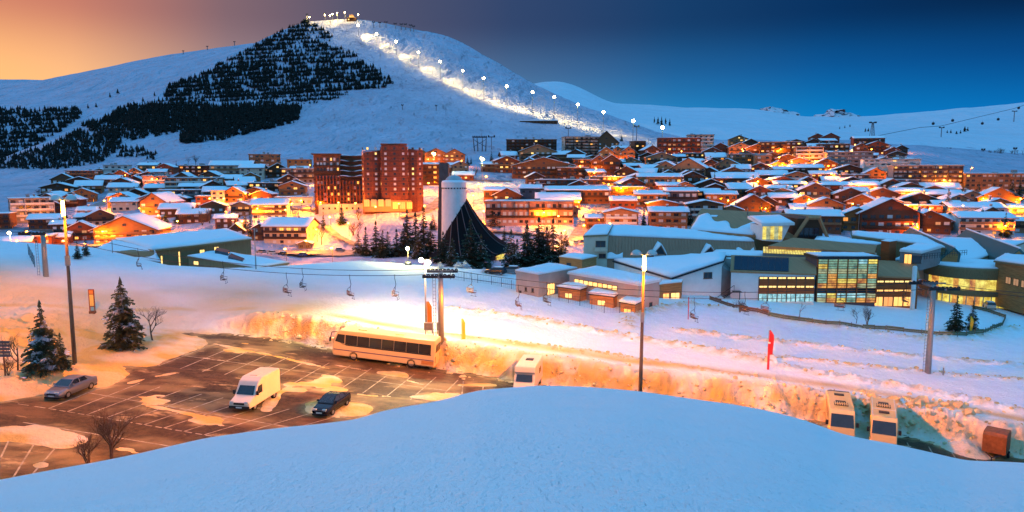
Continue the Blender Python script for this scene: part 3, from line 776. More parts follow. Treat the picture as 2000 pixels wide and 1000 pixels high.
V(905,352,40,10,'S','red','low dark restaurant among bare trees above the church',lit=.4,rail='none',cat='restaurant',name='restaurant')
V(990,338,52,22,'G','red','red chalet with lit gable left of the long carved-gable hotel',lit=.4,pitch=22,rail='tan',**C)
# --- centre right
V(1038,306,98,33,'F','dark','wide dark block with stacked balconies under the blue slope',lit=.12,rail='dark',shut=.1,**A)
V(1050,318,72,22,'G','tan','broad gabled hotel with rows of little lit windows in front of dark block',pitch=20,lit=.3,rail='dark',**H_)
V(1062,350,124,26,'G','brown','very wide low-gabled hotel with carved timber gable',pitch=14,lit=.25,rail='dark',fl=3,**H_)
V(1118,352,62,24,'F','brown','flat balcony wing right of the carved-gable hotel',lit=.2,rail='dark',**H_)
V(1136,308,66,40,'F','cream','square pale tower block with eight balcony lines below the lit piste',lit=.06,rail='dark',fl=7,yaw=.2,side=True,shut=.4,**A)
V(1184,292,48,14,'G','brown','steep pyramid-shaped chalet beside the lit piste',pitch=42,lit=.1,rail='none',snow=.15,**C)
V(1184,324,30,26,'G','orange','left of three linked orange snow-gabled chalets',lit=.3,pitch=34,rail='tan',**C)
V(1206,322,28,26,'G','orange','middle of three linked orange snow-gabled chalets',lit=.3,pitch=34,rail='tan',**C)
V(1227,322,26,26,'G','orange','right of three linked orange snow-gabled chalets',lit=.3,pitch=34,rail='tan',**C)
V(1142,338,44,26,'F','brown','flat middle wing of hotel with two steep gables',lit=.35,rail='dark',**H_)
V(1170,340,30,26,'G','brown','left steep gable of hotel with pale trim',lit=.35,pitch=34,rail='dark',**H_)
V(1194,342,34,28,'G','dark','right steep gable of hotel with pale trim',lit=.1,pitch=32,rail='dark',**H_)
V(1108,372,126,20,'F','dark','long dark two-storey terrace with dotted snow roof',lit=.12,rail='dark',shut=.2,**A)
V(1190,362,72,16,'F','slate','dark flat building with snow rim beside street lamp',lit=.1,rail='dark',**A)
V(965,398,40,26,'S','brown','snow-roofed wing behind twin-gabled chalet by the church',lit=.1,**C)
V(990,400,56,18,'G','dark','twin-gabled dark chalet with thick snow right of church',lit=.3,pitch=26,rail='dark',D=14,**C)
V(1036,394,40,26,'S','slate','blue-grey house with one bright window right of twin-gabled chalet',lit=.06,rail='none',**Ho)
V(1068,372,34,12,'S','tan','small tan chalet with steep snow roof behind blue-grey house',lit=.1,**C)
V(1034,440,172,46,'F','pink','long pink three-storey block with white shutters right of church',fl=3,lit=.06,shut=.6,rail='dark',dens=1.2,**A)
V(1090,408,84,18,'S','red','red timber row house with flat snow roof above the pink block',lit=.05,**Ho)
V(1128,398,124,26,'S','brown','long brown terrace under wide snow roof beside orange road',lit=.05,pitch=12,**A)
V(1166,392,46,28,'F','orange','orange-lit end block with dark balconies above the curving road',lit=.06,rail='dark',**A)
V(1226,388,66,22,'F','orange','long orange-lit two-storey row behind parked cars',lit=.1,rail='dark',**A)
V(1217,408,48,16,'S','red','red house with flat snow slab roof right of the curving road',lit=.05,rail='none',**Ho)
V(1213,448,66,32,'G','tan','tan chalet with white balconies and curved snow roof right of the road',pitch=13,lit=.1,shut=.55,rail='white',fl=3,**C)
V(1305,450,72,36,'S','orange','orange timber house with three balconies and white slab roof',lit=.06,rail='tan',fl=3,shut=.3,pitch=14,**C)
V(1294,412,60,14,'G','brown','low brown house with white shutters behind orange timber house',pitch=12,lit=.03,shut=.6,rail='none',**Ho)
V(1272,404,62,24,'S','orange','orange-lit house with tan balconies beside star-bright lamp',lit=.25,rail='tan',pitch=14,**C)
V(1330,402,62,28,'S','slate','dark slate terrace with large white shutters',lit=.04,shut=.7,rail='dark',fl=2,pitch=13,**A)
V(1382,396,44,22,'S','slate','dark wing right of the slate terrace',lit=.06,shut=.3,rail='dark',pitch=13,**A)
V(1377,432,70,32,'G','brown','brown chalet with open balconies behind the big olive roof',pitch=12,lit=.05,shut=.4,rail='white',fl=3,**C)
V(1408,404,58,24,'S','orange','orange house with flat snow roof and balcony lights',lit=.2,rail='tan',pitch=13,**C)
V(1470,422,66,22,'G','dark','large dark plank chalet with steep snow roof behind the olive roof',pitch=30,lit=.02,shut=.02,rail='none',over=1.4,**C)
V(1451,378,50,12,'S','brown','low brown chalet with snow slab left of yellow lamp',lit=.1,**C)
V(1436,362,84,14,'S','red','long red row house with glowing ground floor',lit=.4,rail='white',**Ho)
V(1288,374,84,28,'S','orange','long orange-lit block with glowing eaves in the middle of the village',lit=.2,rail='tan',pitch=12,fl=2,**A)
V(1306,354,44,10,'G','tan','tan gabled chalet on top of long orange-lit block',lit=.2,pitch=26,**C)
V(1353,366,46,20,'G','dark','dark plank chalet with lamp below its gable',lit=.1,pitch=24,**C)
V(1388,374,62,12,'G','dark','wide dark gable roof behind the slate terrace',lit=.0,pitch=20,rail='none',**C)
V(1272,342,36,14,'S','tan','tan chalet with sloping snow roof left of big gabled chalet',lit=.05,yaw=.3,**C)
V(1300,346,44,18,'G','tan','tan gabled chalet with snow roof left of the largest gable',lit=.05,pitch=28,yaw=-.3,**C)
V(1344,352,62,24,'G','tan','largest tan gabled chalet with long right-hand snow roof',lit=.05,pitch=30,yaw=-.3,D=16,**C)
V(1292,328,60,20,'G','tan','tan chalet with low snow gable and balcony under brick-red block',lit=.1,pitch=18,**C)
V(1325,316,24,10,'S','dark','small dark chalet tucked right of low snow gable',lit=.05,**C)
V(1326,304,82,34,'F','red','brick-red block with lit balconies beside the last piste lamp',lit=.3,rail='dark',fl=4,**A)
V(1250,302,22,26,'F','brown','narrow brown end of brick-red block',lit=.2,rail='dark',yaw=.3,**A)
V(1368,298,50,34,'F','cream','pale balcony block behind brick-red block',lit=.08,rail='white',fl=5,**A)
V(1352,314,48,14,'F','dark','flat dark lodge with glowing ground floor below brick-red block',lit=.6,rail='none',**Ho)
V(1391,314,34,18,'G','red','red-lit gabled chalet beside yellow light',lit=.4,pitch=24,rail='tan',**C)
V(1354,326,36,10,'S','brown','brown chalet with snow slab roof below the flat dark lodge',lit=.12,**C)
V(1388,336,36,14,'G','dark','dark chalet with blue snow gable in the middle rows',lit=.06,pitch=30,**C)
V(1420,338,46,16,'G','tan','tan gabled chalet left of the long three-storey block',lit=.1,pitch=26,yaw=-.2,**C)
V(1432,356,64,16,'G','brown','brown chalet with two snow gables and blue-lit balcony',lit=.2,pitch=22,**C)
V(1463,324,78,22,'F','tan','long tan three-storey block with divided balconies',lit=.15,rail='tan',fl=3,shut=.4,**A)
V(1446,302,44,14,'G','tan','tan gabled chalet left of pair above the long three-storey block',lit=.12,pitch=22,**C)
V(1480,304,44,14,'G','brown','brown gabled chalet right of pair above the long three-storey block',lit=.12,pitch=22,**C)
V(1443,288,36,16,'G','orange','brightly lit yellow-orange chalet at the top edge of the village',lit=.7,pitch=22,rail='tan',snow=.2,**C)
V(1466,296,50,12,'G','dark','dark chalet with black gable right of brightly lit chalet',lit=.02,pitch=26,rail='none',**C)
# --- right
V(1512,296,34,10,'S','dark','dark chalet with snow slab at the skyline left of dark lit block',lit=.1,**C)
V(1524,306,76,28,'F','dark','dark block with scattered bright windows below red twin gables',lit=.3,rail='dark',**A)
V(1580,324,50,36,'F','brown','brown block with framed white balconies and glowing street front',lit=.12,rail='white',fl=5,shut=.35,**A)
V(1628,308,56,26,'F','brown','brown block with bright golden top floor',lit=.4,rail='dark',fl=3,**A)
V(1658,334,84,36,'F','grey','wide grey block with white-shuttered balconies',lit=.05,rail='grey',fl=5,shut=.6,**A)
V(1596,280,28,12,'G','red','left of red twin-gabled chalets on the skyline',lit=.06,pitch=26,snow=.15,**C)
V(1622,280,32,12,'G','red','right of red twin-gabled chalets on the skyline',lit=.06,pitch=26,snow=.15,**C)
V(1697,286,56,16,'S','red','red pavilion with tiered roof under lift tower',lit=.05,pitch=14,snow=.1,**Ho)
V(1713,302,44,18,'G','red','red chalet with pale gable posts below tiered pavilion',lit=.2,pitch=20,snow=.15,**C)
V(1682,302,24,16,'G','brown','small brown chalet with lit eaves left of red pavilion',lit=.25,pitch=26,snow=.15,**C)
V(1744,306,24,12,'G','dark','dark chalet with lit window at village end of the ski slope',lit=.3,pitch=28,snow=.2,**C)
V(1760,304,22,14,'G','dark','outermost dark chalet at village end of the ski slope',lit=.1,pitch=28,snow=.2,**C)
V(1490,330,30,26,'F','tan','tan end block with snow roof left of blue-grey chalet roofs',lit=.05,rail='tan',**A)
V(1538,322,44,12,'G','dark','dark chalet with two small gables beneath dark lit block',lit=.15,pitch=20,**C)
V(1520,338,38,14,'G','orange','orange floodlit chalet with bright garden wall',lit=.3,pitch=26,rail='tan',**C)
V(1613,336,40,16,'G','dark','dark sharp-gabled chalet below framed-balcony block',lit=.06,pitch=26,**C)
V(1592,324,28,12,'G','brown','little brown chalet with one lamp left of sharp gable',lit=.2,pitch=24,**C)
V(1574,342,62,14,'S','brown','brown house with pale balcony and long snow roof',lit=.2,shut=.4,pitch=14,**Ho)
V(1658,346,58,14,'G','dark','dark low-gabled chalet with glowing arched door',lit=.3,pitch=18,**C)
V(1556,358,38,16,'G','tan','tan chalet with pale balcony rail below long snow roof',lit=.1,pitch=18,rail='white',**C)
V(1607,354,46,14,'S','red','red chalet with golden ground floor in the right-hand rows',lit=.5,pitch=16,**C)
V(1668,360,52,18,'F','brown','brown flat lodge with bright yellow ground floor',lit=.35,rail='tan',**Ho)
V(1740,346,100,34,'F','white','long white-banded block with dark balcony lines',lit=.05,rail='white',fl=5,shut=.3,**A)
V(1810,366,122,42,'F','grey','large grey block with many glowing windows facing the ski slope',lit=.3,rail='dark',fl=5,shut=.4,dens=1.2,yaw=.05,**A)
V(1958,386,130,46,'F','tan','tan five-storey block with white balcony lines at right edge',lit=.14,rail='tan',fl=5,shut=.25,dens=1.2,**A)
V(1508,356,56,14,'S','brown','brown chalet with snow slab and open balcony at village middle right',lit=.3,rail='white',**C)
V(1542,378,56,18,'S','red','red terraced house with flat snow roof beside star lamp',lit=.1,pitch=13,**Ho)
V(1578,366,32,12,'G','dark','small dark chalet behind star lamp',lit=.0,pitch=26,**C)
V(1591,396,56,24,'G','cream','cream and timber chalet with golden windows in the right-hand rows',upper='brown',lit=.4,pitch=26,rail='tan',**C)
V(1636,362,54,9,'S','dark','dark chalet with wide clean snow slab roof',lit=.1,pitch=18,**C)
V(1630,382,60,20,'S','red','red house with white slab roof above black gabled chalet',lit=.05,pitch=13,**Ho)
V(1660,400,60,20,'G','dark','black gabled chalet with yellow window beside street lamp',lit=.15,pitch=22,rail='none',**C)
V(1521,384,46,16,'S','orange','orange-windowed chalet with thick snow roof by round road sign',lit=.4,pitch=14,**C)
V(1530,402,50,16,'S','dark','dark chalet with tall snow roof below orange-windowed chalet',lit=.0,pitch=20,rail='none',**C)
V(1496,412,36,18,'G','dark','dark chalet with long left snow roof beside olive roof',lit=.05,pitch=30,**C)
V(1613,424,62,24,'G','orange','plain orange timber chalet with snow gable behind white slab house',lit=.02,shut=.05,pitch=22,rail='none',**C)
V(1584,424,72,16,'S','dark','dark house with white slab roof left of plain orange chalet',lit=.05,shut=.3,pitch=14,**Ho)
V(1590,454,98,32,'S','brown','brown house with long white slab roof above the brown canopy',lit=.12,rail='tan',fl=2,shut=.3,pitch=14,**Ho)
V(1682,412,54,18,'G','brown','brown chalet with doubled snow gables near lit garden',lit=.15,pitch=26,yaw=-.3,**C)
V(1674,452,58,32,'G','orange','timber chalet with lit upper balcony left of large red gable',lit=.2,pitch=24,rail='tan',over=1.4,**C)
V(1736,460,104,44,'G','red','large red chalet with white shutters and wide snow gable',lit=.04,shut=.45,pitch=27,fl=3,rail='dark',over=1.8,D=18,**C)
V(1738,366,100,14,'F','slate','long slate terrace with lit porches below white-banded block',lit=.15,rail='none',**A)
V(1722,394,56,16,'G','dark','dark chalet with snow gable above doubled gables',lit=.1,pitch=20,**C)
V(1770,392,52,18,'S','orange','orange plank house with snow roof right of dark gable',lit=.15,pitch=14,**Ho)
V(1796,404,66,14,'G','dark','dark wide-gabled chalet under a big snow roof',lit=.04,pitch=20,**C)
V(1838,378,64,10,'S','brown','brown chalet with broad snow roof below large lit block',lit=.06,pitch=20,**C)
V(1840,398,66,18,'S','orange','orange chalet with pale upper wall and snow roof',lit=.15,shut=.3,pitch=16,**C)
V(1788,422,92,20,'F','red','long red row with dotted snow roof beside star lamp',lit=.3,rail='tan',**Ho)
V(1786,420,40,8,'G','dark','small snow-gabled chalet in front of long red row',lit=.0,pitch=26,rail='none',**C)
V(1814,456,74,26,'G','dark','dark chalet with rounded stone terrace behind green skylight',lit=.06,pitch=26,over=1.4,**C)
V(1898,402,54,16,'G','tan','tan plank chalet with plain snow gable below the tan block',lit=.02,shut=.04,pitch=24,rail='none',**C)
V(1950,408,70,22,'G','dark','dark shingled chalet behind firs at right',lit=.08,pitch=28,rail='none',snow=.12,**C)
V(1908,430,96,24,'S','white','white and red house with long balcony and snow slab',lit=.2,rail='tan',fl=2,pitch=13,yaw=.12,**Ho)
V(1926,460,96,34,'S','white','white-gabled house with two brown balconies in front of round building',lit=.12,rail='tan',fl=3,pitch=13,yaw=.12,**Ho)
V(1998,430,46,24,'S','white','white house with red balconies cut by right picture edge',lit=.15,rail='tan',pitch=16,**Ho)
V(2004,456,44,24,'S','tan','tan house with snow roof low at right picture edge',lit=.1,pitch=16,**Ho)
# ------------------------------------------------------------------ smaller houses filling the rows, each named by the house it hides behind
EDGE = [(0,425),(80,392),(130,352),(200,336),(300,332),(480,338),(600,336),(800,330),(950,332),(1000,306),(1250,294),(1420,284),(1600,280),(1750,296),(1800,372),(1880,388),(2000,396)]
def edge_y(px): return np.interp(px, [e[0] for e in EDGE], [e[1] for e in EDGE])
STREETS = [[(1128,470),(1140,450),(1165,414),(1200,394),(1250,390)],[(900,372),(845,402),(780,425)],[(640,440),(700,478)],[(20,474),(80,480),(220,480)],[(160,420),(215,392)],[(470,408),(560,404),(620,412)]]
def near_street(x, y):
    return any(float(seg_dist(np.array(x), np.array(y * 1.8), [(a, b * 1.8) for a, b in st])) < 17 for st in STREETS)
FILLED = {}
yy0 = 292
while yy0 < 470:
    xx = 20 + R.uniform(0, 30)
    while xx < 1985:
        px, py = xx + R.uniform(-8, 8), yy0 + R.uniform(-4, 4); xx += 27
        if py < edge_y(px) + 6: continue
        if 545 < px < 870 and py > 405: continue
        if 605 < px < 835 and py > 300: continue
        if 835 < px < 1015 and py > 355: continue
        if px > 1125 and py > 452 : continue
        if px > 1260 and py > 436 and px < 1500: continue
        if 480 < px < 1140 and py > 442: continue
        if 320 < px < 500 and py > 440: continue
        if near_street(px, py): continue
        sc = float(np.interp(py, [290, 350, 400, 470], [.72, .9, 1.05, 1.25]))
        w_, h_ = R.uniform(34, 46) * sc, R.uniform(14, 20) * sc
        if any(abs(px - q[0]) < .40 * (w_ + q[2]) and abs(py - q[1]) < 6.5 for q in SIZES): continue
        fronts = [q for q in BUILT if q[1] + 0 > py - h_ * .4 and abs(q[0] - px) < 90 and not q[3].startswith(('small', 'dim'))] or BUILT
        fr = min(fronts, key=lambda q: abs(q[0] - px) + 1.5 * abs(q[1] + 8 - py) + 200 * FILLED.get(q[3], 0))
        if FILLED.get(fr[3]): continue
        FILLED[fr[3]] = 1
        st = R.choice('GGS'); wl = R.choice(['dark', 'brown', 'brown', 'red', 'orange', 'tan', 'dark'])
        lab = '%s %s house close behind the %s' % ('small' if w_ < 45 else 'dim', {'dark': 'dark', 'brown': 'brown', 'red': 'red', 'orange': 'ochre', 'tan': 'tan'}[wl], fr[3])
        building(px, py, w_, h_, st, wl, ' '.join(lab.split()[:16]), cat='house', name='house', lit=.16, shut=.2, rail=R.choice(['dark', 'tan', 'none']), pitch=R.uniform(16, 30), yaw=R.uniform(-.3, .3), snow=R.uniform(.2, .4))
    yy0 += 8.5
# ------------------------------------------------------------------ car park, markings, village streets
M_ASPH = mat('asphalt', (0.03, 0.026, 0.026), 0.5, 0.0, bump=0, spec=.12)
def asphalt():
    m = M_ASPH; nt = m.node_tree; b = nt.nodes['Principled BSDF']; N = nt.nodes.new; Lk = nt.links.new
    g = N('ShaderNodeNewGeometry')
    def noise(sc, st=(1, 1, 1), rot=0, d=7):
        mp = N('ShaderNodeMapping'); mp.inputs['Scale'].default_value = st; mp.inputs['Rotation'].default_value = (0, 0, rot); Lk(g.outputs['Position'], mp.inputs[0])
        n = N('ShaderNodeTexNoise'); n.inputs['Scale'].default_value = sc; n.inputs['Detail'].default_value = d; n.inputs['Roughness'].default_value = 0.7; Lk(mp.outputs[0], n.inputs['Vector']); return n.outputs['Fac']
    def rg(x, a, c):
        r = N('ShaderNodeMapRange'); r.inputs[1].default_value = a; r.inputs[2].default_value = c; Lk(x, r.inputs[0]); return r.outputs[0]
    def mx(f, a, c):
        q = N('ShaderNodeMix'); q.data_type = 'RGBA'; Lk(f, q.inputs[0])
        for i, z in ((6, a), (7, c)):
            if isinstance(z, tuple): q.inputs[i].default_value = (*z, 1)
            else: Lk(z, q.inputs[i])
        return q.outputs[2]
    c = mx(rg(noise(3.0), .35, .65), (0.034, 0.019, 0.010), (0.085, 0.046, 0.023))
    c = mx(rg(noise(.12, (1, 2.4, 1), .25), .5, .62), c, (0.15, 0.082, 0.038))      # dried salt and grit
    thin = rg(noise(.42, (0.6, 1.6, 1), .3), .60, .72)
    c = mx(thin, c, (0.55, 0.39, 0.2))                                          # thin trodden snow
    at = N('ShaderNodeAttribute'); at.attribute_name = 'fringe'
    c = mx(at.outputs['Fac'], c, (0.6, 0.43, 0.2))                                # slush at the feet of the snow heaps
    Lk(c, b.inputs['Base Color'])
    r = N('ShaderNodeMapRange'); r.inputs[3].default_value = .38; r.inputs[4].default_value = .85; Lk(noise(.5), r.inputs[0]); Lk(r.outputs[0], b.inputs['Roughness'])
    bp = N('ShaderNodeBump'); bp.inputs['Distance'].default_value = .03; Lk(noise(7), bp.inputs['Height']); Lk(bp.outputs[0], b.inputs['Normal'])
asphalt()
xs = np.linspace(-75, 80, 420); fs_ = np.linspace(0, 1, 150)
Xg = np.broadcast_to(xs, (150, 420)).copy(); Yg = 34.0 + fs_[:, None] * (berm_y(xs) + 1.5 - 34.0)[None, :]; Zg = lot_z(Xg)
dz_ = G(Xg, Yg) - lot_z(Xg); wide_ = np.zeros_like(dz_)
for ox, oy in ((.7, 0), (-.7, 0), (0, .7), (0, -.7), (1.3, .6), (-1.3, -.6), (.6, -1.2), (-.6, 1.2)): wide_ += (G(Xg + ox, Yg + oy) - lot_z(Xg + ox) > 0) / 8.0
fr_ = np.clip(smooth(.0, .8, wide_) * (.4 + 2.2 * fbm(Xg * .9, Yg * 1.1, 4, 51)) + smooth(.02, .2, fbm(Xg * .22, Yg * .5, 5, 55)) * .24, 0, 1)
cp_ = grid_mesh('car_park', Xg, Yg, Zg, M_ASPH); q_ = cp_.attributes.new('fringe', 'FLOAT', 'POINT'); q_.data.foreach_set('value', fr_.ravel().astype(np.float32))
tag(link('car_park', cp_), kind='structure')
M_PAINT = mat('road_paint', (0.14, 0.1, 0.06), 0.7, 0.25, 1.6, coord='Object', col2=(0.55, 0.48, 0.36))
lines = MB()
def stripe(a, b, wd=0.12):
    a = Vector(a); b = Vector(b); d = (b - a).normalized(); n = Vector((-d.y, d.x, 0)) * wd / 2
    q = [a - n, b - n, b + n, a + n]
    lines.add([(p.x, p.y, lot_z(p.x) + 0.008) for p in q], [(0, 1, 2, 3)])
def bays(F0, F1, U0, U1, n, mid=False, dash=False, skip=()):
    F0, F1, U0, U1 = (L(*p) for p in (F0, F1, U0, U1))
    for i in range(n + 1):
        if i in skip: continue
        t = i / n; stripe(F0.lerp(F1, t), U0.lerp(U1, t))
    if mid: stripe(F0.lerp(U0, mid), F1.lerp(U1, mid), .12)
    if dash:
        m = 2 * n
        for i in range(m): stripe(F0.lerp(F1, (i + .15) / m), F0.lerp(F1, (i + .8) / m), .14)
bays((95,798), (520,870), (233,742), (700,822), 11, mid=.52, dash=True)
bays((30,788), (95,798), (30,788), (95,798), 1, dash=True)
bays((267,709), (849,787), (367,672), (895,742), 13, mid=.5)
bays((900,790), (1180,815), (905,745), (1190,790), 7)
bays((-40,862), (130,850), (-90,1000), (60,930), 3)
stripe(L(45, 825), L(335, 872), .14)
bays((1700,878), (1920,915), (1690,850), (1900,888), 5)
tag(lines.build('parking_markings', M_PAINT), kind='structure')
M_STREET = mat('street_asphalt', (0.13, 0.10, 0.085), 0.7, 0.4, 0.35, 0.03, 4, coord='Object', col2=(0.4, 0.38, 0.36))
def street(name, pts, wd, lift=.25):
    """a ribbon over the village hill; pts are pixels along its middle"""
    pp = []
    for (a, b) in zip(pts[:-1], pts[1:]):
        for i in range(6): pp.append((a[0] + (b[0]-a[0]) * i / 6, a[1] + (b[1]-a[1]) * i / 6))
    pp.append(pts[-1]); ps = [VIL.hit(*p) for p in pp]; X, Y, Z = [], [], []
    for i, p in enumerate(ps):
        d = (ps[min(i+1, len(ps)-1)] - ps[max(i-1, 0)]); d.z = 0; d.normalize(); n = Vector((d.y, -d.x, 0))
        row = [p + n * wd * q for q in (-.5, -.25, 0, .25, .5)]
        X.append([q.x for q in row]); Y.append([q.y for q in row]); Z.append([q.z + lift for q in row])
    tag(link(name, grid_mesh(name, np.array(X), np.array(Y), np.array(Z), M_STREET)), kind='structure')
street('road', [(1128,470),(1140,450),(1152,430),(1165,414),(1182,402),(1200,394),(1240,392)], 8.5)
street('road', [(900,372),(870,385),(845,402),(815,415),(780,425)], 10)
street('road', [(640,440),(665,462),(700,478)], 6)
street('village_square', [(530,495),(600,493),(680,493),(750,487)], 34, .6)
street('road', [(20,474),(80,480),(160,482),(220,480)], 12, .5)
street('road', [(160,420),(190,402),(215,392)], 7)
street('road', [(470,408),(510,404),(560,404),(620,412)], 7)
street('road', [(860,352),(920,352),(1000,354)], 8)
street('road', [(1250,386),(1300,384),(1440,380)], 6)
street('road', [(1840,420),(1880,426),(1960,428)], 8)
street('road', [(1100,462),(1050,458),(960,450)], 9)
# ------------------------------------------------------------------ buildings with a shape of their own
M_OLIVE = mat('metal_olive', (0.5, 0.215, 0.095), 0.7, 0.15, 0.5, 0.02, 3, metal=0.2, stretch=(4, 0.3, 0.3))
M_OLIVED = mat('cladding_olive', (0.24, 0.17, 0.08), 0.6, 0.25, 2.0, 0.02, 3, stretch=(6, 6, 0.2))
M_BROWNMETAL = mat('metal_brown', (0.4, 0.2, 0.12), 0.65, 0.18, 1.5, 0.02, 3, stretch=(6, .3, .3))
M_GREENMETAL = mat('metal_green', (0.06, 0.115, 0.1), 0.5, 0.15, 1, stretch=(5, .3, .3))
M_SLATE = mat('slate_roof', (0.009, 0.008, 0.009), 0.75, 0.3, 2.5, 0.03, 5, stretch=(.5, .5, 4), spec=.1)
M_SOLAR = mat('solar_panel', (0.012, 0.014, 0.025), 0.15, 0.2, 1, spec=.6)
M_CLAD = plank_mat('cladding_larch', (0.4, 0.18, 0.06), 0.4)
M_CEDAR = plank_mat('cladding_cedar', (0.33, 0.085, 0.022), 0.3)
M_STEEL = mat('steel_grey', (0.2, 0.2, 0.21), 0.45, 0.2, 2, metal=.6)
M_DARKSTEEL = mat('steel_dark', (0.035, 0.035, 0.04), 0.5, 0.2, 2, metal=.4)
def glow_var(name, ca, cb, st, scale=.9):
    """a lit interior seen through glass: brighter and darker things inside"""
    m = mat(name, (.08, .08, .08), .12, 0, spec=.5); nt = m.node_tree; b = nt.nodes['Principled BSDF']; N = nt.nodes.new; Lk = nt.links.new
    tc = N('ShaderNodeNewGeometry'); n = N('ShaderNodeTexNoise'); n.inputs['Scale'].default_value = scale; n.inputs['Detail'].default_value = 5; n.inputs['Roughness'].default_value = .7; Lk(tc.outputs['Position'], n.inputs['Vector'])
    r = N('ShaderNodeMapRange'); r.inputs[1].default_value = .36; r.inputs[2].default_value = .64; Lk(n.outputs['Fac'], r.inputs[0])
    mx = N('ShaderNodeMix'); mx.data_type = 'RGBA'; mx.inputs[6].default_value = (*ca, 1); mx.inputs[7].default_value = (*cb, 1); Lk(r.outputs[0], mx.inputs[0]); Lk(mx.outputs[2], b.inputs['Emission Color']); b.inputs['Emission Strength'].default_value = st
    return m
M_GLOWS = [glow_var('glazing_teal', (.05, .13, .1), (.3, .55, .36), .8), glow_var('glazing_yellow', (.45, .25, .01), (1, .86, .16), 1.0), glow_var('glazing_amber', (.3, .07, .01), (1, .48, .07), .9), glow_var('glazing_pale', (.2, .22, .1), (.7, .75, .4), .7), glow_var('glazing_cyan', (.08, .3, .36), (.55, .95, 1.0), .9), M_GLASS]
M_YEL = M_GLOWS[1]
def wthing(name, label, cat, p): return thing(name, label, cat, Vector(p))
def wpart(mb, name, mats, root, sm=False):
    """a part written in world coordinates"""
    o = mb.build(name, mats, root, sm)
    top = root
    while top.parent: top = top.parent
    o.location = -Vector(top.location) if root == top else (0, 0, 0)
    return o
def QB(name, label, cat, roof, drop, wall, snow=0.4, over=0.5, roofm=None, rth=0.3, nu=12, nv=8):
    """a building under a four-cornered roof: front-left, front-right, back-right, back-left as (px,py,Y)"""
    c = [P(*q) for q in roof]; ce = sum(c, Vector()) / 4
    root = wthing(name, label, cat, Vector((ce.x, ce.y, min(q.z for q in c) - drop)))
    mb = MB(); zb = min(q.z for q in c) - drop
    vs = [q - Vector((0, 0, .02)) for q in c] + [Vector((q.x, q.y, zb)) for q in c]
    mb.add(vs, [(0, 1, 2, 3), (4, 7, 6, 5), (0, 4, 5, 1), (1, 5, 6, 2), (2, 6, 7, 3), (3, 7, 4, 0)])
    wpart(mb, 'wall', wall, root)
    o = []
    for i, q in enumerate(c):
        d = Vector((q.x - ce.x, q.y - ce.y, 0)); d.normalize(); o.append(q + d * over + Vector((0, 0, rth)))
    rb = MB(); rb.slab(o, rth); rf = wpart(rb, 'roof', roofm or M_OLIVED, root)
    if snow:
        fn = lambda u, v: (o[0].lerp(o[1], .01 + u * .98)).lerp(o[3].lerp(o[2], .01 + u * .98), .01 + v * .98) + Vector((0, 0, .004))
        sb = snow_sheet(fn, nu, nv, snow, R.random() * 40); wpart(sb, 'snow_cover', M_ROOFSNOW, rf, True)
    return root, c, zb
def wall_frame(a, b):
    """frame on a wall from world point a to b (as seen left to right): returns function (u metres, z) -> world, outward normal"""
    d = Vector((b.x - a.x, b.y - a.y, 0)); ln = d.length; d.normalize(); n = Vector((d.y, -d.x, 0))
    return d, n, ln, math.atan2(d.y, d.x)
def put_window(root, a, b, u, z, w, h, kind, mull=1, out=.03):
    d, n, ln, rz = wall_frame(a, b)
    p = Vector((a.x, a.y, 0)) + d * (u * ln) + n * out; p.z = z
    link('window', win_mesh(w, h, kind, mull), root, p - Vector(root.location), rz)

# --- low building with a huge snow roof at the edge of the learners' field
bz = lambda px, py, Y: P(px, py, Y)
r, c, zb = QB('sports_pavilion', 'long olive-clad pavilion under a huge smooth snow roof at the field edge', 'pavilion', [(300,491,150), (490,469,166), (442,450,196), (226,470,192)], 8, M_OLIVED, .9, .7, M_OLIVED)
for u, z, k, ww, hh in ((.47, -1.6, 'y', 1.2, 1.6), (.62, -1.2, 'y', 1.2, 1.3)): put_window(r, c[0], c[1], u, c[0].z + u * (c[1].z - c[0].z) + z, ww, hh, k)
for u, hh in ((.07, 3.2), (.24, 4.4)): put_window(r, c[0], c[1], u, c[0].z - 2.6, .5, hh, 'y', 0)
b = MB().slab([P(225,471,191), P(300,492,149.5), P(312,512,147), P(176,494,160)], 6); wpart(b, 'entrance_wing', M_OLIVED, r)
s0 = [P(172,496,161), P(314,513,146.5), P(302,491,149), P(224,470,192)]
wpart(snow_sheet(lambda u, v: s0[0].lerp(s0[1], u).lerp(s0[3].lerp(s0[2], u), v) + Vector((0, 0, .1)), 14, 8, .8, 3), 'snow_cover', M_ROOFSNOW, r, True)
c4 = c
r, c, zb = QB('annex', 'low annex with folded snow roof in front of the olive pavilion', 'annex', [(368,503,148), (500,526,139), (562,516,146), (425,492,160)], 6, M_OLIVED, .5, .4, M_OLIVED)
put_window(r, c[0], c[1], .12, c[0].z - 1.0, 1.6, .9, 'y')
b = MB().slab([P(420,497,152.5), P(446,502,150), P(450,497,153), P(424,491,156)], -.9); b.slab([P(446,508,146), P(474,517,143), P(478,512,146), P(452,502,149)], -.8); wpart(b, 'roof_light', M_GLASS, r)

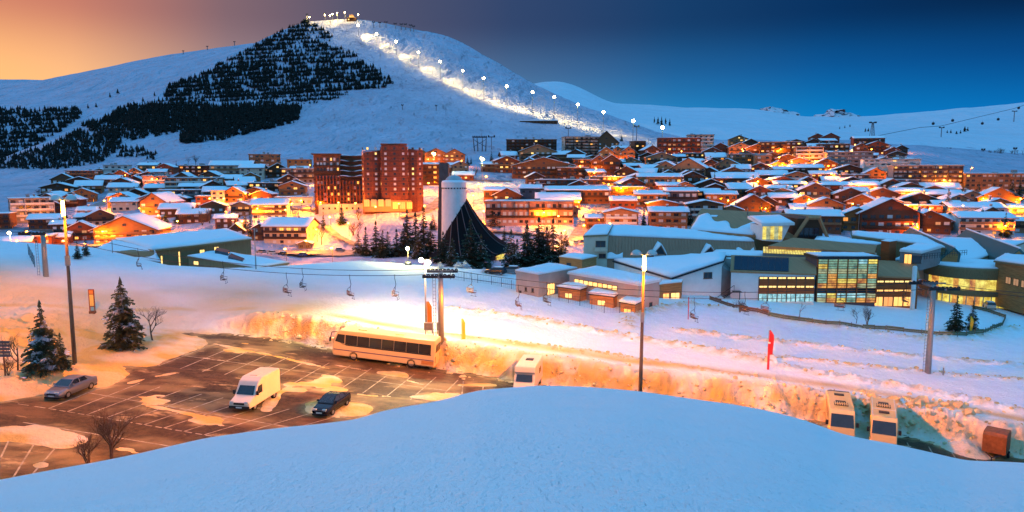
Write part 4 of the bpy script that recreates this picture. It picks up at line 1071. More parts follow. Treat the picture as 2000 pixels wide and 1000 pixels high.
# --- church: white drum, pillar and sweeping slate roof
cc = P(888, 500, 262); s = pxm(cc); Rt = 23.5 / s
zt = lambda py: P(888, py, 262).z
root = wthing('church', 'modern round church with white drum tower, tall pillar and sweeping dark slate roof', 'church', cc)
b = MB(); b.lathe([(Rt*1.13, zt(505)), (Rt*1.05, zt(440)), (Rt, zt(358)), (Rt, zt(356))], 40, 0, Matrix.Translation((cc.x, cc.y, 0))); wpart(b, 'drum', WALL['white'], root, False)
b = MB(); b.lathe([(Rt*1.03, zt(366)), (Rt*1.03, zt(356)), (Rt*.8, zt(355.5)), (.0, zt(355.4))], 40, 0, Matrix.Translation((cc.x, cc.y, 0))); wpart(b, 'parapet', WALL['white'], root)
b = MB()
for i in range(26):
    q = 2 * math.pi * i / 26; M = Matrix.Translation((cc.x, cc.y, 0)) @ Matrix.Rotation(q, 4, 'Z')
    b.box(Rt * 1.0, Rt * 1.045, -.28, .28, zt(368.5), zt(366.3), 0, M)
wpart(b, 'vent_ring', M_DARKSTEEL, root)
b = MB(); dr = Rt * .74; b.lathe([(dr * math.cos(a), zt(356) + dr * .82 * math.sin(a)) for a in [i * math.pi / 20 for i in range(11)]], 32, 0, Matrix.Translation((cc.x, cc.y, 0)))
dome = wpart(b, 'dome', mat('dome_zinc', (0.4, 0.41, 0.42), .45, .15, .6, metal=.3), root, True)
b = MB(); b.lathe([(Rt*1.0, zt(356) + .02), (Rt*.98, zt(356) + .5), (dr*1.0, zt(356) + .75), (dr*.9, zt(356) + .5)], 32, 0, Matrix.Translation((cc.x, cc.y, 0))); wpart(b, 'snow_cover', M_ROOFSNOW, dome, True)
# pillar, slightly tapered, round on one side
b = MB(); pl, prr = P(860, 500, 268), P(878, 500, 268); x0, x1 = pl.x, prr.x; hz = P(868, 320, 268).z; z0 = P(868, 505, 268).z
poly = [(x0 - .9, z0), (x1 - .5, z0), (x1 + .2, hz), (x1 - .6, hz + .5), (x0 + .5, hz + .5), (x0 + .1, hz)]
b.prism(poly, 266, 269.5); wpart(b, 'pillar', mat('concrete_dark', (0.085, 0.075, 0.07), .8, .3, .5, .02, 5), root)
# roof: swept round the drum from the right (high) to the left (low)
def roofpt(a, u):
    """a 0 (back right) .. 1 (left), u 0 at the drum .. 1 at the eaves"""
    ang = rad(70) - a * rad(262)
    hi = np.interp(a, [0, .27, .45, .7, 1], [420, 386, 400, 440, 486]); lo = np.interp(a, [0, .27, .5, 1], [474, 478, 503, 495])
    rb = np.interp(a, [0, .27, .5, .75, 1], [15, 23, 15, 10.5, 9.0]) * 1.0
    rr = Rt * 1.0 + (rb - Rt) * u
    z = zt(lo) + (zt(hi) - zt(lo)) * (1 - u) ** 1.9
    return (cc.x + rr * math.cos(ang), cc.y + rr * math.sin(ang), z)
na, nu = 48, 16; b = MB(); k = (na + 1) * (nu + 1)
for dz in (0, -.4):
    for i in range(na + 1):
        for j in range(nu + 1):
            p = roofpt(i / na, j / nu); b.v.append((p[0], p[1], p[2] + dz))
for i in range(na):
    for j in range(nu):
        q = i * (nu + 1) + j; f = (q, q + 1, q + nu + 2, q + nu + 1); b.f += [f, tuple(v + k for v in f[::-1])]
for i in range(na):
    q = i * (nu + 1) + nu; b.f.append((q, q + nu + 1, q + nu + 1 + k, q + k)); q = i * (nu + 1); b.f.append((q, q + k, q + nu + 1 + k, q + nu + 1))
b.m = [0] * len(b.f); rf = wpart(b, 'roof', M_SLATE, root, False)
for a in (.31, .39, .47, .55, .64, .74):
    b = MB(); b.tube([Vector(roofpt(a, u / 14)) + Vector((0, 0, .12)) for u in range(15)], .16, 5); wpart(b, 'roof_rib', mat('rib_copper', (0.12, 0.09, 0.09), .5, .2), rf)
for a in [.28 + i * .052 for i in range(12)]:
    e0, e1 = Vector(roofpt(a, .9)), Vector(roofpt(a + .045, .9)); n = (e1 - e0)
    b = MB(); zl = min(e0.z, e1.z) - .2
    b.add([(e0.x, e0.y, zl - 5), (e1.x, e1.y, zl - 5), (e1.x, e1.y, zl), (e0.x, e0.y, zl)] + [(e0.x * .999 + cc.x * .001, e0.y + .1, zl - 5), (e1.x, e1.y + .1, zl - 5), (e1.x, e1.y + .1, zl), (e0.x, e0.y + .1, zl)], [(0, 1, 2, 3), (7, 6, 5, 4), (0, 4, 5, 1), (1, 5, 6, 2), (2, 6, 7, 3), (3, 7, 4, 0)])
    wpart(b, 'glazing', M_GLOWS[1] if R.random() < .6 else M_GLASS, root)

# --- the two tall brown towers
def tower(foot, label, segs, fl, w_px, h_px, cols):
    pass
p = VIL.hit(768, 413); s = pxm(p); fh = 0
rootB = thing('apartment_tower', 'tall brown shingled tower with curved front and rows of small square windows', 'apartment tower', p, -math.atan2(p.x, p.y) * .8)
W = 118 / s; H = 122 / s; fl = 10; fh = (H - 6) / fl
prof = [(-W*.5, 3.0), (-W*.46, 0.6), (-W*.33, -.6), (-W*.2, .9), (-W*.17, -1.6), (-W*.04, -2.6), (W*.12, -2.6), (W*.24, -1.4), (W*.27, .8), (W*.4, 0), (W*.5, 2.2), (W*.5, 15), (-W*.5, 15)]
tops = [113, 113, 116, 118, 127, 128, 128, 126, 121, 119, 118, 118, 113]
def ring(zs):
    return [(x, y, z) for (x, y), z in zip(prof, zs)]
b = MB(); n = len(prof); b.add(ring([-4] * n) + ring([t / s for t in tops]), [tuple(range(n - 1, -1, -1)), tuple(range(n, 2 * n))] + [(i, (i+1) % n, n + (i+1) % n, n + i) for i in range(n)])
b.build('wall', WALL['brick'], rootB)
rf = MB(); rf.box(-W*.18, W*.24, -2.2, 8, 128.2 / s, 131 / s); rf = rf.build('roof', WALL['brick'], rootB)
for x0, x1, z in ((-W*.49, -W*.2, 118.4), (W*.25, W*.49, 121.5), (-W*.16, W*.22, 131.3)):
    snow_sheet(lambda u, v: (x0 + (x1 - x0) * u, 2.4 + v * 6, z / s), 6, 4, .3, z).build('snow_cover', M_ROOFSNOW, rf, True)
for i in range(10):
    (xa, ya), (xb, yb) = prof[i], prof[i + 1]
    ln = math.hypot(xb - xa, yb - ya)
    if ln < 2.0 : continue
    for j in range(1):
        t = .5
        for k in range(fl):
            z = 8.2 + fh * k
            link('window', win_mesh(.9 if ln < 3 else 1.1, 1.25, 'y' if R.random() < .09 else R.choice('sgg'), 0), rootB, (xa + (xb - xa) * t, ya + (yb - ya) * t, z), math.atan2(yb - ya, xb - xa))
for k in range(1, fl):                                      # shingled bands between storeys
    b = MB(); z = 6.6 + fh * k
    for i in range(10):
        (xa, ya), (xb, yb) = prof[i], prof[i + 1]; b.add([(xa, ya - .18, z - .22), (xb, yb - .18, z - .22), (xb, yb - .18, z + .22), (xa, ya - .18, z + .22), (xa, ya + .3, z - .22), (xb, yb + .3, z - .22), (xb, yb + .3, z + .22), (xa, ya + .3, z + .22)], [(0, 1, 2, 3), (0, 4, 5, 1), (3, 2, 6, 7)])
    b.build('shingle_band', WALL['red'], rootB)
b = MB(); b.box(-W*.47, W*.3, -3.3, 3, .1, 5.2); b.build('podium', WALL['tan'], rootB)
for i in range(7): link('window', win_mesh(2.6, 3.4, 'd' if i % 2 else 'o', 2), rootB, (-W*.42 + i * W*.115, -3.33, 2.9 + (1.2 if i < 4 else 0)))
p = VIL.hit(664, 411); s = pxm(p)
rootA = thing('apartment_tower', 'brown timber tower with stepped snowy terraces and glowing vertical fins', 'apartment tower', p, -math.atan2(p.x, p.y) * .8)
W = 96 / s; X = lambda q: (q - 664) / s; Zp = lambda q: (411 - q) / s
b = MB(); b.box(X(617), X(666), 0, 14, -4, Zp(303)); b.box(X(666) + .003, X(712), 0, 3.4, -4, Zp(347)); b.box(X(666) + .003, X(712), 3.4, 6.2, -4, Zp(337)); b.box(X(666) + .003, X(712), 6.2, 9, -4, Zp(327)); b.box(X(666) + .003, X(712), 9, 11.6, -4, Zp(317)); b.box(X(666) + .003, X(712), 11.6, 16, -4, Zp(306))
b.build('wall', [WALL['brown']], rootA)
b = MB(); b.box(X(613), X(668), -1.2, 14.5, Zp(303), Zp(301)); rf = b.build('roof', M_EAVE, rootA)
for y0, y1, q, xa in ((-.5, 3.3, 347, 662), (3.2, 6.1, 337, 660), (6, 8.9, 327, 658), (8.8, 11.5, 317, 656), (11.4, 16, 306, 664)):
    b = MB(); b.box(X(xa), X(713.5), y0 - .9, y1 - .05, Zp(q) + .003, Zp(q) + .5); t = b.build('terrace', M_EAVE, rootA)
    snow_sheet(lambda u, v: (X(xa) + (X(713) - X(xa)) * u, y0 - .85 + v * 2.6, Zp(q) + .503 + .35 * math.sin(u * 9)), 10, 3, .45, q).build('snow_cover', M_ROOFSNOW, t, True)
for i, q in enumerate(np.linspace(622, 709, 15)):
    zt_ = 343 if q < 668 else 352
    b = MB(); b.box(X(q) - .28, X(q) + .28, -1.5, -.002, Zp(408), Zp(zt_)); b.box(X(q) - .3, X(q) + .3, -1.9, -.003, Zp(374), Zp(370)); b.build('fin', WALL['red'], rootA)
for k, q in enumerate((312, 321, 331, 346, 357, 367, 379, 389, 400)):
    for i, xq in enumerate(np.linspace(625, 706, 14)):
        if q < 350 and xq > 664: continue
        if k > 2: xq = xq + 0
        if (i + k) % 2 and q > 350 and R.random() < .4: continue
        link('window', win_mesh(1.0, 1.5, 'a' if R.random() < .1 else R.choice('ggsg'), 0), rootA, (X(xq), -.03, Zp(q)))
for q in (326, 338, 352, 376, 396):
    b = MB(); b.box(X(616), X(666 if q < 350 else 711.5), -1.0, -.002, Zp(q) - .15, Zp(q) + .75); b.build('balcony', M_RAIL['dark'], rootA)
b = MB(); b.box(X(625), X(722), -5, -1.6, -4, 2.9); b.box(X(625) + .2, X(722) - .2, -4.9, -1.8, 2.903, 3.3); b.build('podium', WALL['cream'], rootA)
for i in range(8): link('window', win_mesh(.9, .9, 'g', 0), rootA, (X(634 + i * 11), -5.03, 1.3))

# --- sports palace and its neighbours at the right
def section_hall():
    Lp = [(1185,522,158), (1185,505,158), (1187,462,162), (1197,442,176)]; Rp = [(1480,522,166), (1480,503,166), (1472,474,170), (1455,458,184)]
    a = [P(*q) for q in Lp]; c = [P(*q) for q in Rp]
    root = wthing('sports_hall', 'long hall with steep brown metal roof, two triangular dormers and a snow top', 'sports hall', (a[0] + c[0]) / 2)
    zb = a[0].z - 5
    def dn(p): return Vector((p.x, p.y, zb))
    w = MB(); w.add([dn(a[0]), dn(c[0]), c[1], a[1], dn(a[3]), dn(c[3]), c[3] - Vector((0, 0, .1)), a[3] - Vector((0, 0, .1)), a[2], c[2]], [(0, 1, 2, 3), (4, 7, 6, 5), (0, 3, 8, 7, 4), (1, 5, 6, 9, 2), (7, 8, 9, 6), (0, 4, 5, 1)])
    wpart(w, 'wall', M_BROWNMETAL, root)
    rb = MB(); off = Vector((0, -.25, .2)); rb.add([a[1] + off, c[1] + off, c[2] + off, a[2] + off, a[1], c[1], c[2], a[2]], [(0, 1, 2, 3), (0, 4, 5, 1), (1, 5, 6, 2), (3, 2, 6, 7), (0, 3, 7, 4)])
    rf = wpart(rb, 'roof', M_BROWNMETAL, root)
    fn = lambda u, v: (a[2].lerp(c[2], u)).lerp(a[3].lerp(c[3], u), v) + Vector((0, -.3 + v * .3, .22))
    wpart(snow_sheet(fn, 30, 8, .8, 5), 'snow_cover', M_ROOFSNOW, rf, True)
    sl = lambda u, v: (a[1].lerp(c[1], u)).lerp(a[2].lerp(c[2], u), v) + off
    n = (a[2] - a[1]).cross(c[1] - a[1]).normalized();
    if n.y > 0: n = -n
    for u in (.33, .66):                                     # dormers
        base0, base1, ap = sl(u - .045, .18), sl(u + .045, .18), sl(u, .72)
        f0, f1, fa = base0 + Vector((0, -1.0, -.05)), base1 + Vector((0, -1.0, -.05)), Vector((ap.x, base0.y - 1.0, ap.z - .1))
        d = MB(); d.add([f0, f1, fa, base0, base1, ap], [(0, 1, 2), (0, 2, 5, 3), (1, 4, 5, 2), (0, 3, 4, 1)]); do = wpart(d, 'dormer', M_BROWNMETAL, root)
        gl = MB(); q = .8; ce = (f0 + f1 + fa) / 3; gl.add([ce + (v - ce) * q + Vector((0, -.05, 0)) for v in (f0, f1, fa)] + [ce + (v - ce) * q + Vector((0, .02, 0)) for v in (f0, f1, fa)], [(0, 1, 2), (3, 5, 4), (0, 3, 4, 1), (1, 4, 5, 2), (2, 5, 3, 0)]); wpart(gl, 'pane', M_GLASS, do)
        for sg in (-1, 1):
            fe = fa.lerp(f1 if sg > 0 else f0, 1.15); be = ap.lerp(base1 if sg > 0 else base0, 1.3)
            fnn = lambda uu, vv: (fa + Vector((0, -.3, .1))).lerp(fe + Vector((0, -.3, .1)), uu).lerp((ap + Vector((0, .6, .2))).lerp(be + Vector((0, .2, .2)), uu), vv)
            wpart(snow_sheet(fnn, 5, 4, .55, u * 9 + sg), 'snow_cover', M_ROOFSNOW, do, True)
    for (u0, u1, v0, v1) in ((.0, .1, -.05, .22), (.3, .37, .0, .12), (.62, .70, .0, .14), (.86, .985, -.08, .55)):   # slid snow patches
        fnn = lambda uu, vv: sl(u0 + (u1 - u0) * uu, v0 + (v1 - v0) * vv * (.75 + .25 * math.sin(uu * 7 + u0 * 30))) + Vector((0, -.05, .05))
        wpart(snow_sheet(fnn, 8, 5, .5, u0 * 30), 'snow_patch', M_ROOFSNOW, rf, True)
    for i in range(60):
        u = (i + .5) / 60; sm_ = MB(); p0, p1 = sl(u, .02), sl(u, .98); 
    seams = MB()
    for i in range(48):
        u = (i + .5) / 48; seams.tube([sl(u, .02) + Vector((0, -.02, .02)), sl(u, .98) + Vector((0, -.02, .02))], .045, 4)
    wpart(seams, 'roof_seam', M_BROWNMETAL, rf)
section_hall()
r, c, zb = QB('end_building', 'cream end building with recessed balcony at the left of the long hall', 'building', [(1140,463,157), (1186,461,157.4), (1197,441,175), (1162,442,175)], 9, WALL['cream'], .5, .3)
for u, z, ww, hh, k in ((.72, -1.6, 2.2, 1.5, 'g'), (.25, -4.6, 2.2, 1.6, 's'), (.8, -4.2, 1.6, 1.0, 'g'), (.5, -7.6, 1.0, 1.6, 'g'), (.85, -7.6, 1.2, 1.6, 'g')): put_window(r, c[0], c[1], u, c[0].z + z, ww, hh, k)
b = MB(); d, n, ln, rz = wall_frame(c[0], c[1]); q0 = c[0] + d * ln * .45 + n * .5; q1 = c[0] + d * ln * .98 + n * .5
b.slab([q0 + Vector((0, 0, -2.3)), q1 + Vector((0, 0, -2.3)), q1 - n * .5 + Vector((0, 0, -2.3)), q0 - n * .5 + Vector((0, 0, -2.3))], .9); wpart(b, 'balcony', WALL['cream'], r)
# curved snow hall in front of it
r, c, zb = QB('gymnasium', 'pale gymnasium with a broad single-pitch snow roof and outside stair', 'gymnasium', [(1312,546,131.1), (1410,512,133.9), (1418,499,153.9), (1200,512,152.0)], 7.5, WALL['white'], .9, .5, M_DARKSTEEL)
put_window(r, c[0], c[1], .72, c[1].z - 2.4, 1.8, 1.2, 'g'); put_window(r, c[0], c[1], .24, zb + 2.6, .9, 1.2, 'g', 0)
b = MB(); d, n, ln, rz = wall_frame(c[0], c[1])
st = c[0] + d * ln * .78 + n * .2
for i in range(14):
    q = st + d * (i * .32 - .5) + n * .6; b.box(q.x - .2, q.x + .2, q.y - .7, q.y + .5, zb + 1.9 + i * .22, zb + 1.98 + i * .22)
b.tube([Vector((st.x - .7, st.y - 1.2, zb + 1.8)), Vector((st.x + 4, st.y - 1.2, zb + 5.2))], .08, 4); b.tube([Vector((st.x - .7, st.y - 1.2, zb + 2.9)), Vector((st.x + 4, st.y - 1.2, zb + 6.3))], .05, 4)
for i in range(6): b.tube([Vector((st.x - .7 + i * .94, st.y - 1.2, zb + 1.8 + i * .68)), Vector((st.x - .7 + i * .94, st.y - 1.2, zb + 2.9 + i * .68))], .035, 4)
b.box(st.x + 3.9, st.x + 5.4, st.y - 1.6, st.y + .4, zb + 5.0, zb + 5.12); b.tube([Vector((st.x + 5, st.y - 1.4, zb)), Vector((st.x + 5, st.y - 1.4, zb + 5))], .08, 4)
wpart(b, 'stair', M_DARKSTEEL, r)
b = MB().slab([c[1] + Vector((-.4, -.05, -.6)), c[1] + Vector((2.4, 2.0, -2.2)), c[2] + Vector((2.4, 0, -3)), c[2] + Vector((-.4, 0, -1))], 8); wpart(b, 'link_block', WALL['grey'], r)
# nursery school: blocks and small cabins
r, c, zb = QB('nursery_school', 'beige flat-roofed school wing with a strip of yellow windows', 'school', [(1112,535,120.1), (1246,558,110.9), (1288,549,115.3), (1165,524,130.5)], 5.2, mat('render_beige', (0.42, 0.35, 0.3), .85, .1, .5), .45, .4, WALL['white'])
for i in range(9): put_window(r, c[0], c[1], .12 + i * .07, c[0].z + (c[1].z - c[0].z) * (.12 + i * .07) - 1.0, 1.15, .8, 'y' if i not in (5,) else 'a', 0)
put_window(r, c[1], c[2], .6, c[1].z - 3.6, .9, 1.0, 'g', 0)
b = MB()
r2, c, zb = QB('school_block', 'windowless beige school block with thick snow roof at its left end', 'school', [(1008,532,119.2), (1052,540,115.7), (1126,527,127.0), (1076,519,130.5)], 4.6, MATS['render_beige'], .55, .3, MATS['render_beige'])
for u, z, ww, hh in ((.2, -3.2, .5, .5), (.45, -2.6, .35, .7), (.75, -2.6, .35, .7), (.5, -3.7, .8, .35), (.8, -3.9, 1.2, .35)): put_window(r2, c[0], c[1], u, c[0].z + z, ww, hh, 'g', 0)
put_window(r2, c[1], c[2], .3, c[1].z - 2.6, 2.6, 2.0, 'y', 2)
r3, c, zb = QB('timber_cabin', 'square larch-clad cabin with snow roof behind the beige school', 'cabin', [(1093,504,152), (1137,510,148), (1165,504,154), (1124,498,160)], 4, M_CLAD, .5, .2, M_CLAD)
put_window(r3, c[0], c[1], .42, c[0].z - 1.7, 1.2, 1.8, 'g', 0)
for lab, q, dr in (('larch cabin with round snow cap nearest the beige block', [(1090,561,117.2), (1132,567,115.0), (1152,560,119.0), (1112,555,121.7)], 2.6), ('larch cabin with snow cap set back beside the yellow window strip', [(1122,551,122.6), (1158,559,119.0), (1178,554,122.6), (1142,547,126.2)], 2.4),
                   ('snow-capped cabin over the lit playground', [(1152,575,113.7), (1198,581,111.9), (1213,572,115.5), (1168,567,117.2)], 2.6), ('snow-capped larch cabin in front of the school end block', [(1172,563,117.2), (1222,572,114.1), (1242,566,117.2), (1192,558,120.8)], 2.8), ('lowest larch cabin with cracked timber walls', [(1212,591,109.2), (1240,596,107.4), (1256,588,111.4), (1228,583,113.7)], 2.9)):
    r4, c, zb = QB('timber_cabin', lab, 'cabin', q, dr, M_CLAD, .6, .35, M_DARKSTEEL, .15)
    put_window(r4, c[0], c[1], .5, c[0].z - 1.2, 1.4, .9, R.choice('yya'), 1)
r5, c, zb = QB('entrance_hall', 'timber entrance hall with two glowing yellow doors', 'building', [(1288,559,126.1), (1331,554,127.6), (1334,546,135.8), (1296,549,135.8)], 4.6, M_CLAD, .4, .3, M_CLAD)
put_window(r5, c[0], c[1], .3, c[0].z - 2.6, 1.4, 2.6, 'a', 1); put_window(r5, c[0], c[1], .72, c[0].z - 2.6, 1.9, 2.6, 'y', 1)
# swimming pool wing
r, c, zb = QB('swimming_pool_building', 'pool building with dark solar panel on an olive roof and glowing ground floor', 'pool building', [(1428,532,133), (1592,538,133), (1592,506,146), (1430,501,146)], 6, WALL['white'], 0, .25, M_OLIVE)
a0 = P(1482, 540, 133); a1 = P(1591, 540, 133); z0 = c[0].z
fr = lambda f: a0.lerp(a1, f)
b = MB()
for z_, h_ in ((-1.9, 1.15), (-3.5, 1.1)): b.box(a0.x, a1.x, a0.y - .22, a0.y - .02, z0 + z_ - h_ / 2, z0 + z_ + h_ / 2)
wpart(b, 'timber_band', M_CEDAR, r)
for i in range(6):
    q = fr((i + .5) / 6); ww = (a1.x - a0.x) / 6 * .93
    for z_, h_, k in ((-1.05, .35, 'y'), (-2.7, .42, 'y')): link('window', win_mesh(ww, .5, k, 1), r, Vector((q.x, q.y - .08, z0 + z_)) - Vector(r.location))
    b = MB(); b.box(q.x - ww/2, q.x + ww/2, q.y - .12, q.y - .02, z0 - 5.5, z0 - 4.1); wpart(b, 'glazing', M_GLOWS[4], r)
    b = MB(); b.box(q.x - ww/2 - .06, q.x - ww/2 + .06, q.y - .24, q.y - .03, z0 - 5.6, z0 - .9); b.box(q.x - .04, q.x + .04, q.y - .2, q.y - .1, z0 - 5.5, z0 - 4.1); wpart(b, 'mullion', M_FRAME, r)
up = (c[3] - c[0]); n_ = (c[1] - c[0]).cross(up).normalized(); n_ = n_ if n_.z > 0 else -n_
pa = lambda u, v: c[0].lerp(c[1], u).lerp(c[3].lerp(c[2], u), v) + n_ * .42
b = MB(); t4 = [pa(.03, .06), pa(.68, .06), pa(.68, .92), pa(.03, .92)]; b.add(t4 + [q - n_ * .1 for q in t4], [(0, 1, 2, 3), (7, 6, 5, 4), (0, 4, 5, 1), (1, 5, 6, 2), (2, 6, 7, 3), (3, 7, 4, 0)])
for i in range(1, 8):
    q0, q1 = pa(.03 + .65 * i / 8, .07), pa(.03 + .65 * i / 8, .91); b.tube([q0, q1], .03, 4, 1)
wpart(b, 'solar_panel', [M_SOLAR, M_DARKSTEEL], r)
b = MB().slab([P(1384,500,150), P(1428,506,146), P(1590,503,150), P(1590,497,160), P(1400,490,165)], 6); wpart(b, 'rear_block', WALL['white'], r)
q4 = [P(1384,500,149.6), P(1592,504,149.6), P(1592,496,162), P(1400,489,166)]
wpart(snow_sheet(lambda u, v: q4[0].lerp(q4[1], u).lerp(q4[3].lerp(q4[2], u), v) + Vector((0, 0, .05)), 16, 5, .6, 8), 'snow_cover', M_ROOFSNOW, r, True)
# glass hall
g0, g1 = P(1594, 591, 138), P(1710, 592, 138); ztop = P(1650, 506, 138).z
root = wthing('glass_hall', 'three-storey glass hall with timber grid glowing teal and yellow', 'glass hall', (g0 + g1) / 2)
b = MB(); b.box(g0.x, g1.x, 138.3, 144, g0.z - 2, ztop); wpart(b, 'wall', WALL['slate'], root)
b = MB(); b.box(g0.x - .3, g1.x + .3, 137.6, 144.3, ztop + .003, ztop + .5); rf = wpart(b, 'roof', M_DARKSTEEL, root)
wpart(snow_sheet(lambda u, v: (g0.x + (g1.x - g0.x) * u, 138 + 6 * v, ztop + .505), 8, 5, .4, 4), 'snow_cover', M_ROOFSNOW, rf, True)
nc, nr = 6, 9; Hh = ztop - g0.z
for i in range(nc):
    for j in range(nr):
        x0 = g0.x + (g1.x - g0.x) * i / nc; x1 = g0.x + (g1.x - g0.x) * (i + 1) / nc; z0 = g0.z + Hh * j / nr; z1 = g0.z + Hh * (j + 1) / nr
        k = [2, 4, 5, 2, 1, 0, 3, 0, 0][j] if R.random() < .55 else R.choice([0, 0, 3, 1, 2, 3, 4])
        if j == 2: k = 5
        b = MB().box(x0 + .05, x1 - .05, 138.12, 138.25, z0 + .04, z1 - .04); wpart(b, 'glazing', M_GLOWS[k], root)
b = MB()
for i in range(nc + 1): x = g0.x + (g1.x - g0.x) * i / nc; b.box(x - .07, x + .07, 137.85, 138.28, g0.z, ztop)
for j in range(nr * 2 + 1): z = g0.z + Hh * j / nr / 2; b.box(g0.x, g1.x, 137.95, 138.1, z - (.05 if j % 2 else .07), z + .04)
wpart(b, 'grid', M_CEDAR, root)
# right wing
r, c, zb = QB('entrance_wing', 'cedar and glass wing with olive metal roof right of the glass hall', 'building', [(1711,541,140), (1794,545,140), (1788,514,151), (1714,511,151)], 6.2, M_CEDAR, 0, .3, M_OLIVE)
for i in range(4):
    for z_, h_, k in ((-.9, .5, 'y'), (-2.7, .5, 'a'), (-4.9, 2.0, 'o' if i == 1 else 'a')): put_window(r, c[0], c[1], .08 + i * .235, c[0].z + z_, 1.85, h_, k, 1)
cw = P(1782, 597, 138); b = MB(); zt2 = P(1782, 522, 138).z; b.lathe([(.42, cw.z - 2), (.42, zt2), (.3, zt2 + .25), (.0, zt2 + .3)], 12, 0, Matrix.Translation((cw.x, cw.y, 0)))
t = wthing('flue', 'tall round white flue at the corner of the cedar wing', 'flue', cw); wpart(b, 'shaft', WALL['white'], t, True)
# round building
cc2 = P(1888, 590, 160); s = pxm(cc2); Rr = 82 / s; zz = lambda py: P(1888, py, 160 - Rr).z
root = wthing('round_building', 'round building with olive fascia, snow roof and two rings of yellow windows', 'round building', cc2)
T = Matrix.Translation((cc2.x, cc2.y, 0))
b = MB().lathe([(Rr * .93, zz(625)), (Rr * .93, zz(530))], 64, 0, T); wpart(b, 'wall', WALL['cream'], root)
b = MB().lathe([(Rr * .96, zz(548)), (Rr * 1.0, zz(528)), (Rr * .98, zz(526)), (0, zz(525.9))], 64, 0, T); rf = wpart(b, 'roof', M_OLIVED, root)
def disc(u, v):
    a = u * 2 * math.pi; q = .02 + v * .95; return (cc2.x + Rr * q * math.cos(a), cc2.y + Rr * q * math.sin(a), zz(525.8) + .02)
wpart(snow_sheet(disc, 48, 6, .5, 3), 'snow_cover', M_ROOFSNOW, rf, True)
b = MB().lathe([(Rr * 1.02, zz(580)), (Rr * 1.04, zz(570)), (Rr * .9, zz(569.5))], 64, 0, T); b.lathe([(Rr * 1.02, zz(580)), (Rr * .9, zz(580.2))], 64, 0, T); wpart(b, 'lower_fascia', M_OLIVED, root)
for (pa_, pb_) in ((548, 569), (582, 603)):
    for i in range(30):
        a0_ = rad(-180) + i * rad(6.6); a1_ = a0_ + rad(6.2)
        if pa_ > 570 and i < 3: continue
        b = MB(); rr = Rr * .945
        v = [(cc2.x + rr * math.cos(a), cc2.y + rr * math.sin(a), z) for a, z in ((a0_, zz(pb_)), (a1_, zz(pb_)), (a1_, zz(pa_)), (a0_, zz(pa_)))]
        ri = Rr * .932
        v += [(cc2.x + ri * math.cos(a), cc2.y + ri * math.sin(a), z) for a, z in ((a0_, zz(pb_)), (a1_, zz(pb_)), (a1_, zz(pa_)), (a0_, zz(pa_)))]
        b.add(v, [(0, 1, 2, 3), (0, 4, 5, 1), (1, 5, 6, 2), (2, 6, 7, 3), (3, 7, 4, 0)])
        wpart(b, 'glazing', M_GLOWS[1] if R.random() < .8 else M_GLOWS[2], root)
b = MB()
for i in range(22): a = rad(-180) + i * rad(9.4); b.tube([(cc2.x + Rr * 1.0 * math.cos(a), cc2.y + Rr * 1.0 * math.sin(a), zz(625)), (cc2.x + Rr * math.cos(a), cc2.y + Rr * math.sin(a), zz(579))], .11, 5)
wpart(b, 'column_ring', WALL['cream'], root)
